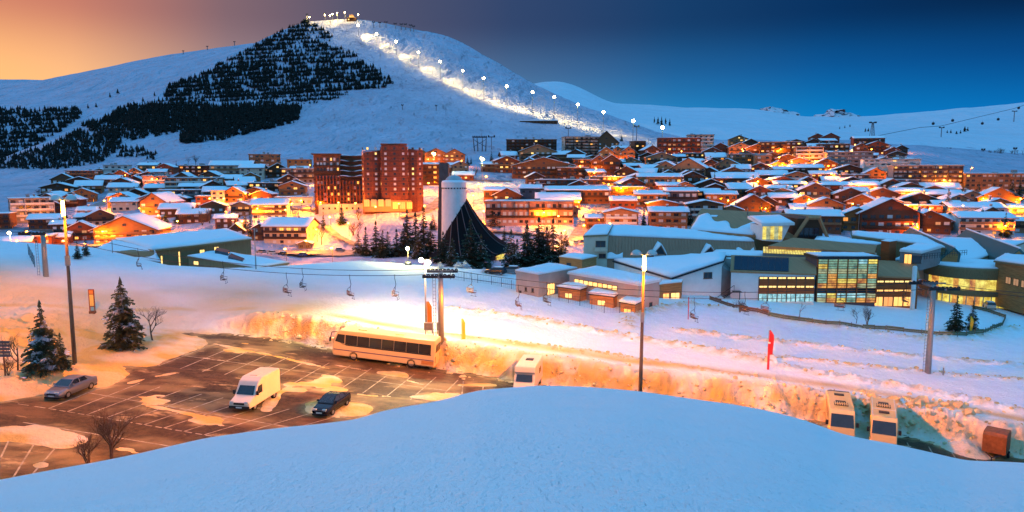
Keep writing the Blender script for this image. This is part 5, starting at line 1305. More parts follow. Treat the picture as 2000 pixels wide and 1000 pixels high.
# big olive roof behind
def olive_palace():
    q = [P(1345,452,178), P(1545,470,170), P(1604,424,200), P(1369,411,206)]
    root = wthing('sports_palace', 'huge angular olive-brown metal roof with snow slide and projecting lit bay window', 'sports palace', sum(q, Vector()) / 4 - Vector((0, 0, 8)))
    b = MB(); b.slab(q, 7); wpart(b, 'wall', M_OLIVED, root)
    b = MB(); qq = [v + Vector((0, 0, .5)) for v in q]; b.slab(qq, .45); rf = wpart(b, 'roof', M_OLIVE, root)
    pt = lambda u, v: qq[0].lerp(qq[1], u).lerp(qq[3].lerp(qq[2], u), v)
    def f1(u, v):
        top_ = .42 + .2 * math.sin(u * 6 + 1) + .12 * math.sin(u * 17)
        return pt(.02 + u * .62, v * top_) + Vector((0, 0, .02))
    wpart(snow_sheet(f1, 30, 6, .7, 6), 'snow_patch', M_ROOFSNOW, rf, True)
    wpart(snow_sheet(lambda u, v: pt(.12 + .06 * u, .62 + .08 * v) + Vector((0, 0, .02)), 5, 4, .3, 2), 'snow_patch', M_ROOFSNOW, rf, True)
    v0 = pt(.42, .82); b = MB().tube([v0, v0 + Vector((0, 0, 2))], .15, 6); wpart(b, 'vent_pipe', M_STEEL, rf)
    # bay window
    p0, p1 = P(1489, 470, 168), P(1528, 466, 168); zt_ = P(1500, 442, 168).z
    b = MB(); b.slab([Vector((p0.x - .4, 167.6, zt_ + .6)), Vector((p1.x + 2.6, 167.6, zt_ + .9)), Vector((p1.x + 2.6, 178, zt_ + 2.2)), Vector((p0.x - .4, 178, zt_ + 1.8))], .6); bay = wpart(b, 'bay_window', WALL['white'], root)
    b = MB(); b.prism([(p0.x, p0.z), (p1.x, p0.z - .4), (p1.x + 1.8, zt_ + .2), (p0.x, zt_ + .1)], 168.3, 177); wpart(b, 'bay_wall', WALL['white'], root)
    for i in range(5):
        x0 = p0.x + (p1.x - p0.x) * i / 5
        b = MB().box(x0 + .06, x0 + (p1.x - p0.x) / 5 - .06, 168.1, 168.26, p0.z + .3, zt_ - .05); wpart(b, 'pane', M_GLOWS[3] if i % 2 else M_GLOWS[1], bay)
    wpart(snow_sheet(lambda u, v: (p0.x - .3 + (p1.x - p0.x + 2.7) * u, 167.8 + v * 9, zt_ + .62 + v * 1.2 + u * .25), 8, 4, .4, 9), 'snow_cover', M_ROOFSNOW, bay, True)
    # dark recess at the right end
    w0, w1 = P(1556, 466, 172), P(1606, 466, 172); zt3 = P(1580, 427, 172).z
    b = MB(); b.box(w0.x, w1.x, 172, 190, w0.z - 3, zt3); wpart(b, 'timber_block', WALL['dark'], root)
    for i in range(4):
        x0 = w0.x + .4 + i * 1.25; b = MB().box(x0, x0 + 1.1, 171.85, 171.98, w0.z + .3, w0.z + 2.6); wpart(b, 'glazing', M_GLASS, root)
    b = MB(); b.tube([P(1548, 470, 170.5), P(1578, 426, 171)], .5, 4); b.tube([P(1617, 466, 170.5), P(1600, 426, 171)], .4, 4); b.tube([P(1578, 426, 171), P(1600, 426, 171)], .4, 4); wpart(b, 'portal_frame', M_OLIVE, root)
    # long canopy
    k = [P(1500,480,150), P(1708,494,150), P(1713,479,160), P(1550,464,162)]
    b = MB().slab(k, .9); cn = wpart(b, 'canopy', M_OLIVE, root)
    k2 = [P(1590,470,163), P(1712,479,160.4), P(1735,474,175), P(1600,459,178)]
    b = MB().slab(k2, 3.5); wpart(b, 'rear_hall', M_OLIVED, root)
    wpart(snow_sheet(lambda u, v: k2[0].lerp(k2[1], u).lerp(k2[3].lerp(k2[2], u), v) + Vector((0, 0, .02)), 10, 4, .6, 4), 'snow_cover', M_ROOFSNOW, root, True)
    for i in range(12):
        a_, b_ = P(1608 + i * 8, 497 , 151.5), P(1614.5 + i * 8, 497, 151.5); zt4 = P(1650, 486.5 + i * .55, 151.5).z
        m_ = MB().box(a_.x, b_.x, 151.4, 151.6, a_.z - 1.2, zt4 - .7); wpart(m_, 'glazing', M_GLOWS[1] if i != 5 else WALL['white'], root)
    m_ = MB().box(P(1600,500,151.8).x, P(1712,500,151.8).x, 151.8, 158, P(1650,500,151.8).z - 4, P(1650,494,151.8).z); wpart(m_, 'lower_wall', WALL['cream'], root)
olive_palace()
# sloping yellow glazing
k = [P(1490,494,147), P(1628,500,147), P(1622,489,152), P(1490,483,152)]
root = wthing('skylight', 'long sloping skylight glowing yellow below the olive roof', 'skylight', sum(k, Vector()) / 4 - Vector((0, 0, 2)))
b = MB().slab(k, 2.5); wpart(b, 'base', WALL['grey'], root)
kk = [v + Vector((0, -.1, .15)) for v in k]
for i in range(26):
    u0, u1 = i / 26 + .004, (i + 1) / 26 - .004
    v = [kk[0].lerp(kk[1], u0), kk[0].lerp(kk[1], u1), kk[3].lerp(kk[2], u1), kk[3].lerp(kk[2], u0)]
    b = MB().slab(v, .12); wpart(b, 'pane', M_YEL if i < 22 else mat('glass_blue', (.05, .2, .35), .2, 0), root)
r, c, zb = QB('workshop', 'small pale workshop with one amber door on the snowy roofs', 'building', [(1758,491,150), (1800,495,149), (1838,484,158), (1790,479,164)], 3.6, WALL['grey'], .5, .3, WALL['white'])
put_window(r, c[0], c[1], .38, c[0].z - 1.7, 1.5, 2.4, 'a', 1); put_window(r, c[0], c[1], .78, c[0].z - 1.6, 1.8, 1.6, 'g', 0)
r, c, zb = QB('stair_tower', 'square cedar stair tower between olive canopy and pale workshop', 'stair tower', [(1721,473,154), (1737,475,153), (1751,473,155), (1733,470,158)], 6, M_CEDAR, .2, .1, M_CEDAR)
r, c, zb = QB('sports_annex', 'flat snow-covered hall right of the olive roof', 'hall', [(1664,462,172), (1846,487,162), (1800,463,190), (1664,455,190)], 4.5, M_OLIVED, .7, .3)
r, c, zb = QB('sports_annex', 'widest flat snow roof with parapet rail above the round building', 'hall', [(1742,512,160), (1905,512,166), (2010,472,195), (1845,466,195)], 3.5, WALL['cream'], .6, .3)
b = MB(); e0, e1 = P(1800,507,149), P(1888,498,158)
for i in range(19):
    q = e0.lerp(e1, i / 18); b.tube([q, q + Vector((0, 0, 1.1))], .05, 4)
for h_ in (.6, 1.1): b.tube([e0 + Vector((0, 0, h_)), e1 + Vector((0, 0, h_))], .05, 4)
wpart(b, 'railing', M_DARKSTEEL, r)
r, c, zb = QB('timber_house', 'dark cedar building with windows right of the round building', 'building', [(1944,512,152), (2030,524,138), (2060,505,160), (1965,498,165)], 9, M_CLAD, .6, .5)
for i in range(3): put_window(r, c[0], c[1], .35 + i * .18, c[0].z - 3.2, 1.8, 1.5, 'd', 1)
for lab, a_, e_ in (('nearer green metal roof wedge with pointed end among the snowy roofs', (1772,455,205), (1858,497,160)), ('right-hand green metal roof wedge with pointed end near the picture edge', (1882,458,205), (1985,499,160))):
    a_, e_ = P(*a_), P(*e_); d = (e_ - a_); d.z = 0; d.normalize(); n = Vector((d.y, -d.x, 0))
    root = wthing('roof_wedge', lab, 'roof wedge', (a_ + e_) / 2 - Vector((0, 0, 2)))
    sec = [(-2.6, -2.4), (1.6, -2.4), (1.9, 0.2), (0.6, 1.6), (-2.4, -1.4)]
    b = MB(); vs = []
    for p_ in (a_, e_):
        for (q, z) in sec: vs.append(p_ + n * -q * 1.0 + Vector((0, 0, z)))
    m5 = len(sec); b.add(vs, [tuple(range(m5)), tuple(range(2 * m5 - 1, m5 - 1, -1))] + [(i, (i + 1) % m5, m5 + (i + 1) % m5, m5 + i) for i in range(m5)])
    wpart(b, 'shell', M_GREENMETAL, root)
    b = MB(); b.tube([a_ + n * -.6 + Vector((0, 0, 1.7)), e_ + n * -.6 + Vector((0, 0, 1.7))], .22, 5); wpart(b, 'snow_rim', M_ROOFSNOW, root)
    ce = e_ + Vector((0, 0, -.6)); b = MB(); pts = [e_ + n * -q * .72 + Vector((0, 0, -.4 + (z + .4) * .72)) + d * .06 for q, z in sec]; b.add(pts + [p_ - d * .1 for p_ in pts], [tuple(range(5)), (9, 8, 7, 6, 5)] + [(i, (i + 1) % 5, 5 + (i + 1) % 5, 5 + i) for i in range(5)]); wpart(b, 'end_glazing', M_CLAD, root)
# ------------------------------------------------------------------ trees
def needle_mat(name, col, snow):
    m = bpy.data.materials.new(name); m.use_nodes = True
    nt = m.node_tree; b = nt.nodes['Principled BSDF']; N = nt.nodes.new; Lk = nt.links.new
    b.inputs['Roughness'].default_value = .8; b.inputs['Specular IOR Level'].default_value = .15
    g = N('ShaderNodeNewGeometry'); n = N('ShaderNodeTexNoise'); n.inputs['Scale'].default_value = 1.3; n.inputs['Detail'].default_value = 4; Lk(g.outputs['Position'], n.inputs['Vector'])
    mx = N('ShaderNodeMix'); mx.data_type = 'RGBA'; mx.inputs[6].default_value = (*[c * .55 for c in col], 1); mx.inputs[7].default_value = (*[c * 1.5 for c in col], 1); Lk(n.outputs['Fac'], mx.inputs[0])
    o = mx.outputs[2]
    if snow:
        n2 = N('ShaderNodeTexNoise'); n2.inputs['Scale'].default_value = 1.1; n2.inputs['Detail'].default_value = 3; Lk(g.outputs['Position'], n2.inputs['Vector'])
        r = N('ShaderNodeMapRange'); r.inputs[1].default_value = 1 - snow; r.inputs[2].default_value = 1 - snow + .06; Lk(n2.outputs['Fac'], r.inputs[0])
        m2 = N('ShaderNodeMix'); m2.data_type = 'RGBA'; m2.inputs[7].default_value = (.7, .72, .76, 1); Lk(o, m2.inputs[6]); Lk(r.outputs[0], m2.inputs[0]); o = m2.outputs[2]
    Lk(o, b.inputs['Base Color']); MATS[name] = m; return m
M_FIR = needle_mat('fir_needles', (0.035, 0.05, 0.028), .36)
M_FIRS = needle_mat('fir_needles_snowy', (0.085, 0.075, 0.035), .43)
M_PINE = needle_mat('pine_needles', (0.012, 0.016, 0.014), .28)
M_BARK = mat('bark', (0.07, 0.05, 0.035), .9, .3, 3, .02, 8)
M_TWIG = mat('twig_bark', (0.11, 0.065, 0.045), .9, .3, 3)
def fir_mesh(h, rmax, levels, nb, segs, seed, taper=1.0, droop=.35, mats=None):
    """crown of drooping boughs made of leaf-sized sprays"""
    r = random.Random(seed); b = MB()
    for l in range(levels):
        f = (l + .5) / levels; z = h * (.06 + .93 * f)
        rad_ = rmax * (1 - f) ** taper * r.uniform(.8, 1.15) + .04 * h * .2
        k = max(4, int(nb * (1 - f * .55)))
        a0 = r.uniform(0, 6.28)
        for i in range(k):
            if r.random() < .1: continue
            a = a0 + 6.283 * (i + r.uniform(-.35, .35)) / k; ln = rad_ * r.uniform(.6, 1.2)
            d = Vector((math.cos(a), math.sin(a), 0)); sd = Vector((-d.y, d.x, 0))
            zo = z + r.uniform(-.5, .5) * h / levels
            for s in range(segs):
                t0 = (s + r.uniform(0, .3)) / segs
                p0 = d * ln * t0 + Vector((0, 0, zo - droop * ln * t0 ** 1.5 + .12 * ln * t0))
                w = ln * (.34 * (1 - t0 * .6)) * r.uniform(.8, 1.2); l2 = ln * (1.15 / segs)
                for sg in (-1, 1):
                    e = (d * r.uniform(.5, .9) + sd * sg * r.uniform(.5, 1.0) + Vector((0, 0, r.uniform(-.5, .05)))).normalized()
                    q = (d * .4 - sd * sg * .2).normalized() * l2 * .55
                    tip = p0 + e * (w + l2 * .6)
                    o = len(b.v); b.v += [tuple(p0 - q * .4), tuple(p0 + q), tuple(tip + q * .3), tuple(tip - q * .25 + Vector((0, 0, -.03 * h * r.random())))]
                    b.f.append((o, o+1, o+2, o+3)); b.m.append(0)
            o = len(b.v); tip = d * ln * 1.06 + Vector((0, 0, zo - droop * ln * 1.02)); q = sd * ln * .1
            md = d * ln * .6 + Vector((0, 0, zo - droop * ln * .4))
            b.v += [tuple(md - q), tuple(md + q), tuple(tip)]; b.f.append((o, o+1, o+2)); b.m.append(0)
    for i in range(10):                                       # leader
        a = i * 2.4; d = Vector((math.cos(a), math.sin(a), 0)); z = h * (.93 + .007 * i); o = len(b.v)
        b.v += [(0, 0, z + .05 * h), tuple(d * .03 * h + Vector((0, 0, z - .03 * h))), tuple(Vector((-d.y, d.x, 0)) * .02 * h + Vector((0, 0, z - .01 * h)))]; b.f.append((o, o+1, o+2)); b.m.append(0)
    me = bpy.data.meshes.new('crown'); me.from_pydata(b.v, [], b.f); me.materials.append(mats or M_FIR); me.update(); return me
def trunk_mesh(h, r0):
    b = MB(); b.tube([(0, 0, -1), (0, 0, h * .3), (0, 0, h * .96)], [r0, r0 * .75, r0 * .1], 8); return b.mesh('trunk', M_BARK, True)
def stub_mesh(h, rmax, r0, seed):
    b = MB(); b.tube([(0, 0, -.6), (0, 0, h * .25), (0, 0, h * .96)], [r0, r0 * .75, r0 * .15], 6); return b.mesh('trunk', M_BARK, True)
FIRS = {}
def fir_proto(key, h, rmax, levels, nb, segs, seed, taper, m, droop=.35):
    FIRS[key] = (fir_mesh(h, rmax, levels, nb, segs, seed, taper, droop, m), trunk_mesh(h, h * .018 + .05), h)
fir_proto('big', 10, 2.9, 30, 13, 5, 1, .75, M_FIRS, .42)
fir_proto('big2', 10, 3.1, 26, 12, 5, 2, 1.0, M_FIRS, .4)
for i in range(4): fir_proto('mid%d' % i, 10, (1.9, 2.3, 1.6, 2.7)[i], 20, 10, 3, 10 + i, (.95, .8, 1.05, .85)[i], (M_FIR, M_FIRS, M_FIR, M_FIR)[i])
def fir(key, p, h, label, group=None, name='fir_tree', cat='fir tree', wide=1.0):
    cm, tm, h0 = FIRS[key]; k = h / h0
    t = thing(name, label, cat, p, R.uniform(0, 6.28), group); t.scale = (k * wide, k * wide, k)
    link('trunk', tm, t); link('crown', cm, t); return t
def place(px, py, near=False): return ground_near(px, py) if near else VIL.hit(px, py)

# two snow-dusted firs by the car park and their neighbour
p = L(243, 688); p.z = gz(p.x, p.y); fir('big', p, 136 / pxm(p), 'broad snow-dusted fir on the snowy island of the car park', wide=1.05)
p = L(88, 742); p.z = gz(p.x, p.y) - .2; fir('big2', p, 142 / pxm(p), 'tall fir with snow on its boughs beside the silver car', wide=.95)
p = L(122, 736); p.z = gz(p.x, p.y) - .2; fir('mid1', p, 72 / pxm(p), 'short bushy fir pressed against the taller fir by the silver car', wide=1.3)
# firs at the church
CH = [(920,528,86,'mid3','widest fir in front of the church roof'), (866,514,52,'mid3','dark fir at the left foot of the church roof'), (998,526,66,'mid1','fir with snowy boughs left of the bare thicket'), (1010,520,44,'mid0','slender fir behind the snowy-boughed fir by the church'),
 (735,498,56,'mid0','pointed fir leftmost of the fir row beside the church'), (715,500,48,'mid2','slim fir at the left end of the row, in front of pointed fir'), (758,500,40,'mid1','snowy low fir in the middle of the church fir row'), (775,500,44,'mid0','fir beneath the star-bright yellow lamp'),
 (796,488,68,'mid2','tall slim fir left of the taller pair beside the church'), (812,488,62,'mid0','left of the two tallest firs beside the church pillar'), (828,486,70,'mid2','right of the two tallest firs beside the church pillar'), (846,446,22,'mid1','little fir on the snowbank just left of the church pillar'), (700,498,36,'mid1','bushy fir edging the orange square'),
 (1052,522,84,'mid3','fir in the thicket right of the church'), (1080,512,72,'mid0','rightmost fir of the thicket right of the church'), (985,470,24,'mid2','small fir between pink block and church roof'), (965,440,50,'mid1','fir strung with golden lights beside the pink block'), (1105,480,24,'mid1','low fir by the orange road'),
 (1028,470,30,'mid0','fir in front of pink block beside lit shop')]
CH += [(940,527,58,'mid1','low fir right of the widest church fir'), (1030,525,74,'mid3','broad fir in the middle of the church thicket'), (1068,520,66,'mid2','narrow fir behind the tall reddish leafless tree'), (1096,512,50,'mid1','short fir at the right edge of the church thicket'), (884,520,46,'mid1','short fir below the slate roof, left of the widest'), (748,503,44,'mid3','broad low fir between pointed and snowy fir of the row'), (790,500,54,'mid3','broad fir behind the round lamp pedestal'), (818,505,48,'mid1','snowy fir in front of the two tallest firs'), (842,503,54,'mid3','broad fir touching the church pillar foot')]
for px, py, h, key, lab in CH: p = place(px, py); p.z -= 1; fir(key, p, 1.12 * h / pxm(p) + 1.5, lab, wide=1.35)
SB = fir_mesh(3, 2.2, 9, 10, 3, 77, .6, .2, M_ROOFSNOW); SBT = stub_mesh(3, 1, .1, 1)
for i, (px, py, k) in enumerate([(706,512,1),(730,514,1.2),(768,514,1.1),(812,517,1.0),(838,517,.9),(895,518,1.0),(908,522,1.1),(860,523,.8),(945,532,.7),(1012,532,.7)]):
    p = ground_near(px, py) if px > 850 else P(px, py, 150); p.z = gz(p.x, p.y); t = thing('snowy_bush', 'bush buried in clumps of snow along the field edge below the church firs', 'bush', p, i * 1.3, 'snow-laden bushes'); t.scale = (k * .55, k * .55, k * .5); link('crown', SB, t); link('trunk', SBT, t)
for px, py, h, key, lab in [(1866,648,72,'mid3','larger fir on the fenced lawn at the right'), (1898,646,58,'mid1','smaller fir behind yellow marker on the fenced lawn'), (152,506,34,'mid3','dark fir at the snow edge by the left lamp pole'), (168,500,36,'mid1','fir behind the dark fir at the snow edge')]:
    p = place(px, py, True); fir(key, p, h / pxm(p), lab)
VF = [(1173,438,24,'fir by the tan chalet with curved snow roof'), (1257,440,36,'tall dark fir between tan chalet and orange timber house'), (1348,440,34,'dark fir right of the orange timber house'), (1486,428,32,'fir before the large dark plank chalet'), (1500,426,26,'fir right of the large dark plank chalet'),
 (1545,446,30,'fir behind the olive roof by brown slab house'), (1640,452,34,'fir left of timber chalet with lit upper balcony'), (1792,440,44,'dark fir group front between red gable and round terrace'), (1850,420,50,'tall dark fir right of orange chalet with pale upper wall'), (1838,424,30,'lower fir beside tall dark fir in the right rows'),
 (1910,388,32,'fir in front of the tan five-storey block'), (1938,398,40,'middle fir in front of the tan five-storey block'), (1975,392,42,'fir hiding the tan block, left of two'), (1990,392,46,'fir hiding the tan block at the picture edge'), (1962,462,46,'fir right of the white-gabled house'),
 (1395,370,34,'fir between the gabled chalets in the village middle'), (1404,352,30,'fir beside the long three-storey block'), (1168,380,26,'fir in front of dark long terrace'), (960,318,22,'lone fir on the snow left of red lit-gable chalet'), (1214,276,14,'small fir beside the pyramid-shaped chalet'),
 (480,452,38,'dark fir by the triangular white roof'), (490,462,40,'fir left of the cream hotel'), (324,436,24,'fir by the dark chalet over the wooden footpath'), (346,436,26,'fir beside broad dark chalet'), (186,356,24,'fir under the white block, left of two'), (196,364,28,'fir under the white block, right of two'),
 (345,334,20,'fir above the cream chalet among leafless trees'), (318,470,20,'fir by the orange garage'), (668,438,38,'fir on the snowbank below the brown towers'), (632,446,32,'fir by the curved street below the towers'), (1735,462,18,'little fir under the red gable'), (1290,448,10,'tiny fir at the orange house'),
 (570,340,14,'fir in front of the upright hotel'), (920,320,14,'fir below the lift trestle'), (913,322,16,'fir clump below the lift trestle'), (270,336,14,'fir by the small orange gable'), (1560,312,12,'fir at the dark lit block'), (1590,430,20,'fir beside plain orange timber chalet'), (1215,452,10,'shrubby fir at foot of tan chalet')]
for px, py, h, lab in VF:
    p = VIL.hit(px, py); p.z -= .5; fir('mid%d' % R.randrange(4), p, h / pxm(p) + .5, lab)

# leafless trees: trunk with branching limbs
def bare_mesh(h, seed, spread=.55, depth=5, n0=4):
    r = random.Random(seed); tr = MB(); cr = MB()
    def go(p, d, ln, rd, lv):
        q = p + d * ln + Vector((r.uniform(-.1, .1), r.uniform(-.1, .1), 0)) * ln
        (tr if lv <= 1 else cr).tube([p, (p + q) / 2 + Vector((r.uniform(-.04, .04), r.uniform(-.04, .04), 0)) * ln, q], [rd, rd * .85, rd * .65], 5 if lv < 3 else 3, cap=False)
        if lv >= depth: return
        for i in range(r.randint(2, 4) if lv < 3 else r.randint(2, 3)):
            a = r.uniform(0, 6.28); u = d.orthogonal().normalized(); u.rotate(Matrix.Rotation(a, 3, d))
            nd = (d + u * r.uniform(.35, 1.0) * spread * 1.5 + Vector((0, 0, .25))).normalized()
            go(p.lerp(q, r.uniform(.45, 1)), nd, ln * r.uniform(.55, .8), rd * .55, lv + 1)
    for i in range(n0):
        d = Vector((r.uniform(-.3, .3), r.uniform(-.3, .3), 1)).normalized() if n0 > 1 else Vector((0, 0, 1))
        go(Vector((r.uniform(-.12, .12) * n0 * .3, r.uniform(-.12, .12) * n0 * .3, -.2)), d, h * .36, h * .018, 0)
    return tr.mesh('trunk', M_TWIG), cr.mesh('crown', M_TWIG)
BARE = [bare_mesh(5, 50 + i, (.5, .7, .55, .8)[i], (5, 5, 4, 5)[i], (3, 1, 1, 4)[i]) for i in range(4)]
def bare(k, p, h, label, cat='bare tree', name='bare_tree'):
    t = thing(name, label, cat, p, R.uniform(0, 6.28)); s = h / 4.6; t.scale = (s, s, s)
    link('trunk', BARE[k][0], t); link('crown', BARE[k][1], t); return t
p = L(215, 905); p.z = gz(p.x, p.y); bare(0, p, 4.7, 'leafless many-stemmed tree rising behind the blue snow mound')
p = L(172, 905); p.z = gz(p.x, p.y); bare(3, p, 2.8, 'lower leafless tree left of the many-stemmed tree')
p = L(36, 740); p.z = gz(p.x, p.y); bare(1, p, 4.4, 'leafless snow-lit tree beside slatted direction sign')
p = L(18, 752); p.z = gz(p.x, p.y); bare(3, p, 2.2, 'low bare bush at the foot of slatted direction sign', 'bush', 'bare_bush')
p = L(272, 690); p.z = gz(p.x, p.y + 3); p.y += 3; bare(1, p, 5.2, 'leafless tree partly behind the broad fir')
for px, py, h, k, lab in [(1445,610,1,3,'round bare shrub by the gymnasium stair fence'), (1562,620,1,2,'leafless sapling below the pool building'), (1672,632,1,1,'left of two leafless trees below the glass hall'), (1694,636,1,0,'right of two leafless trees below the glass hall')]:
    p = ground_near(px, py); bare(k, p, {1445: 32, 1562: 42, 1672: 40, 1694: 44}[px] / pxm(p), lab)
for px, py, h, k, lab in [(1060,520,92,0,'tall reddish leafless tree inside the church thicket'), (1040,520,70,3,'leafless tree beside the tall reddish one'), (960,528,42,1,'thin leafless birch in front of church roof'), (700,462,42,1,'dark leafless tree on the snowbank by orange lamp'), (690,460,34,3,'small leafless tree on the snowbank'), (628,478,44,1,'leafless pair by the cream hotel street'), (700,430,30,3,'leafless shrub under the brown tower'),
     (76,382,16,3,'round bare bush beside timber lodge'), (305,334,22,0,'leafless tree above the cream chalet on the left hillside'), (368,322,18,1,'left leafless tree on the slope above dark hotel'), (382,322,20,0,'right leafless tree on the slope above dark hotel'), (395,440,36,3,'brown thicket tree by wooden footpath'), (410,436,34,0,'brown leafless tree beside the dark plank house'),
     (880,350,22,0,'leafless tree between church pillar and floodlit lodge'), (905,348,24,1,'leafless tree above the church dome'), (930,346,22,0,'leafless tree right of the church dome'), (890,362,20,3,'lower leafless tree behind the church dome'), (450,440,28,1,'leafless tree beside dark plank house wall'), (1240,432,18,1,'leafless tree by the curving orange road')]:
    p = VIL.hit(px, py); bare(k, p, h / pxm(p), lab)

# hillside pines: the larger ones one by one, the rest as one forest
def pine_far(seed, h=10.0, w=2.2):
    r = random.Random(seed); b = MB(); n = 7
    b.tube([(0, 0, -1), (0, 0, h * .3)], [.22, .15], 4)
    for l in range(6):
        z = h * (.1 + .15 * l); rr = w * (1 - l / 6.5) * r.uniform(.8, 1.2); o = len(b.v)
        for i in range(n):
            a = 6.283 * i / n + l; q = rr * r.uniform(.55, 1.25); b.v.append((q * math.cos(a), q * math.sin(a), z + r.uniform(-.5, .3) * h * .08))
        b.v.append((r.uniform(-.2, .2), r.uniform(-.2, .2), z + h * .26))
        for i in range(n):
            if r.random() < .12: continue
            b.f.append((o + i, o + (i + 1) % n, o + n)); b.m.append(0)
    return b
PF = [pine_far(90 + i, 10, (1.9, 2.4, 2.9, 2.2, 3.2)[i]) for i in range(5)]
PFM = [b.mesh('pine_tree', M_PINE) for b in PF]
def inpoly(x, y, poly):
    c = False; j = len(poly) - 1
    for i in range(len(poly)):
        (xi, yi), (xj, yj) = poly[i], poly[j]
        if (yi > y) != (yj > y) and x < (xj - xi) * (y - yi) / (yj - yi) + xi: c = not c
        j = i
    return c
FOREST = [  # polygon, sheet, count, height px
 ([(600,40),(560,55),(470,105),(420,130),(430,140),(520,130),(560,118),(640,120),(700,115),(690,100),(640,90),(650,70)], VIL, 620, 9),
 ([(330,170),(420,135),(560,118),(700,122),(750,140),(770,165),(740,175),(640,185),(560,190),(300,205),(320,190)], VIL, 1000, 12),
 ([(430,178),(640,184),(690,186),(620,202),(560,205),(430,203)], VIL, 240, 8),
 ([(240,210),(330,203),(430,206),(590,210),(580,238),(480,242),(400,262),(352,283),(352,262),(300,258),(250,250),(200,238)], VIL, 760, 15),
 ([(395,215),(585,214),(575,240),(430,275),(355,282)], VIL, 420, 17),
 ([(160,245),(250,222),(320,235),(330,262),(262,275),(190,268)], VIL, 240, 13),
 ([(90,290),(150,258),(230,268),(240,285),(200,318),(110,332),(0,330),(0,312)], VIL, 330, 14),
 ([(215,280),(262,290),(305,300),(300,312),(225,308)], VIL, 42, 12),
 ([(-60,215),(60,214),(150,212),(165,225),(130,250),(90,275),(60,300),(-60,320)], RB, 560, 12),
 ([(-40,300),(60,300),(120,320),(60,330),(-40,330)], RB, 160, 14)]
rows_ = {}
allp = []
for poly, sh, n, hp in FOREST:
    x0, x1 = min(q[0] for q in poly), max(q[0] for q in poly); y0, y1 = min(q[1] for q in poly), max(q[1] for q in poly); k = 0; tr_ = 0
    n = int(n * 2.6)
    while k < n and tr_ < n * 12:
        tr_ += 1; x, y = R.uniform(x0, x1), R.uniform(y0, y1)
        if hp < 13: y = y + (round((y + x * .06) / 8) * 8 - x * .06 - y) * R.uniform(.2, .8)                  # planted in avalanche-barrier rows
        if not inpoly(x, y, poly): continue
        nz = mnoise.noise(Vector((x * .03, y * .08, hp))) 
        if nz < -.2 and R.random() < (.75 if hp < 13 else .3): continue
        p = sh.hit(x, y); allp.append((p, hp * R.uniform(.35, .9) / pxm(p), hp)); k += 1
for x, y in [(277,160),(230,183),(300,155),(340,158),(355,152),(215,190),(188,210),(172,212),(268,290),(280,292),(245,295),(300,312),(196,300),(160,325)]: p = (VIL if x > 240 else RB).hit(x, y); allp.append((p, 9 / pxm(p), 9))
allp.sort(key=lambda q: -q[1] * pxm(q[0]))
for i, (p, h, hp) in enumerate(allp[:285]):
    o = link('pine_tree', PFM[i % 5], None, p, R.uniform(0, 6.28)); k = h / 10; o.scale = (k * R.uniform(1.0, 1.5), k * R.uniform(1.0, 1.5), k)
    tag(o, 'dark pine among many on the snowy mountainside above the village', 'pine tree', 'pines on the mountainside')
fo = MB()
tmpl = [(np.array(b.v), b.f) for b in PF]; VV, FF, off = [], [], 0
for i, (p, h, hp) in enumerate(allp[285:]):
    v, f = tmpl[i % 5]; a = R.uniform(0, 6.28); k = h / 10; kw = k * R.uniform(1.0, 1.7)
    M = np.array([[math.cos(a) * kw, -math.sin(a) * kw, 0], [math.sin(a) * kw, math.cos(a) * kw, 0], [0, 0, k]])
    VV.append(v @ M.T + np.array(p)); FF += [tuple(q + off for q in g) for g in f]; off += len(v)
me = bpy.data.meshes.new('pine_forest'); me.from_pydata(np.vstack(VV).tolist(), [], FF); me.materials.append(M_PINE); me.update()
tag(link('pine_forest', me), 'dense dark pine forest covering bands of the mountainside', None, None, 'stuff')
for (x, y, h) in [(1285,243,10),(1292,245,12),(1300,243,9),(1308,246,10),(1278,240,8)]:
    p = VIL.hit(x, max(y, 262)); p = HC.hit(x, y); o = link('pine_tree', PFM[R.randrange(5)], None, p); o.scale = (h / pxm(p) / 10 * 1.4,) * 3; tag(o, 'dark tree in the small clump beside the last bright piste lamp', 'pine tree', 'clump by the piste')
for (x, y, h) in [(1850,260,6),(1857,260,7),(1868,262,6),(1876,261,7),(1884,258,11),(1890,256,8),(1640,252,5),(1650,250,5),(1660,248,5),(1690,258,8),(1696,257,7)]:
    p = HC.hit(x, y); o = link('pine_tree', PFM[R.randrange(5)], None, p); o.scale = (h / pxm(p) / 10 * 1.5, h / pxm(p) / 10 * 1.5, h / pxm(p) / 10); tag(o, 'tiny dark conifer in a scattered row on the open ski slope', 'pine tree', 'conifers on the ski slope')
for i, (x, y, h) in enumerate([(1932,316,14),(1940,317,16),(1948,318,15),(1952,322,20),(1975,324,12),(1985,322,14),(1995,322,18)]):
    p = HC.hit(x, y); t = thing('bare_tree', 'leafless tree in the thicket below the gondola line', 'bare tree', p, i, 'thicket on the ski slope'); s = h / pxm(p) / 4.6; t.scale = (s, s, s); link('trunk', BARE[i % 4][0], t); link('crown', BARE[i % 4][1], t)
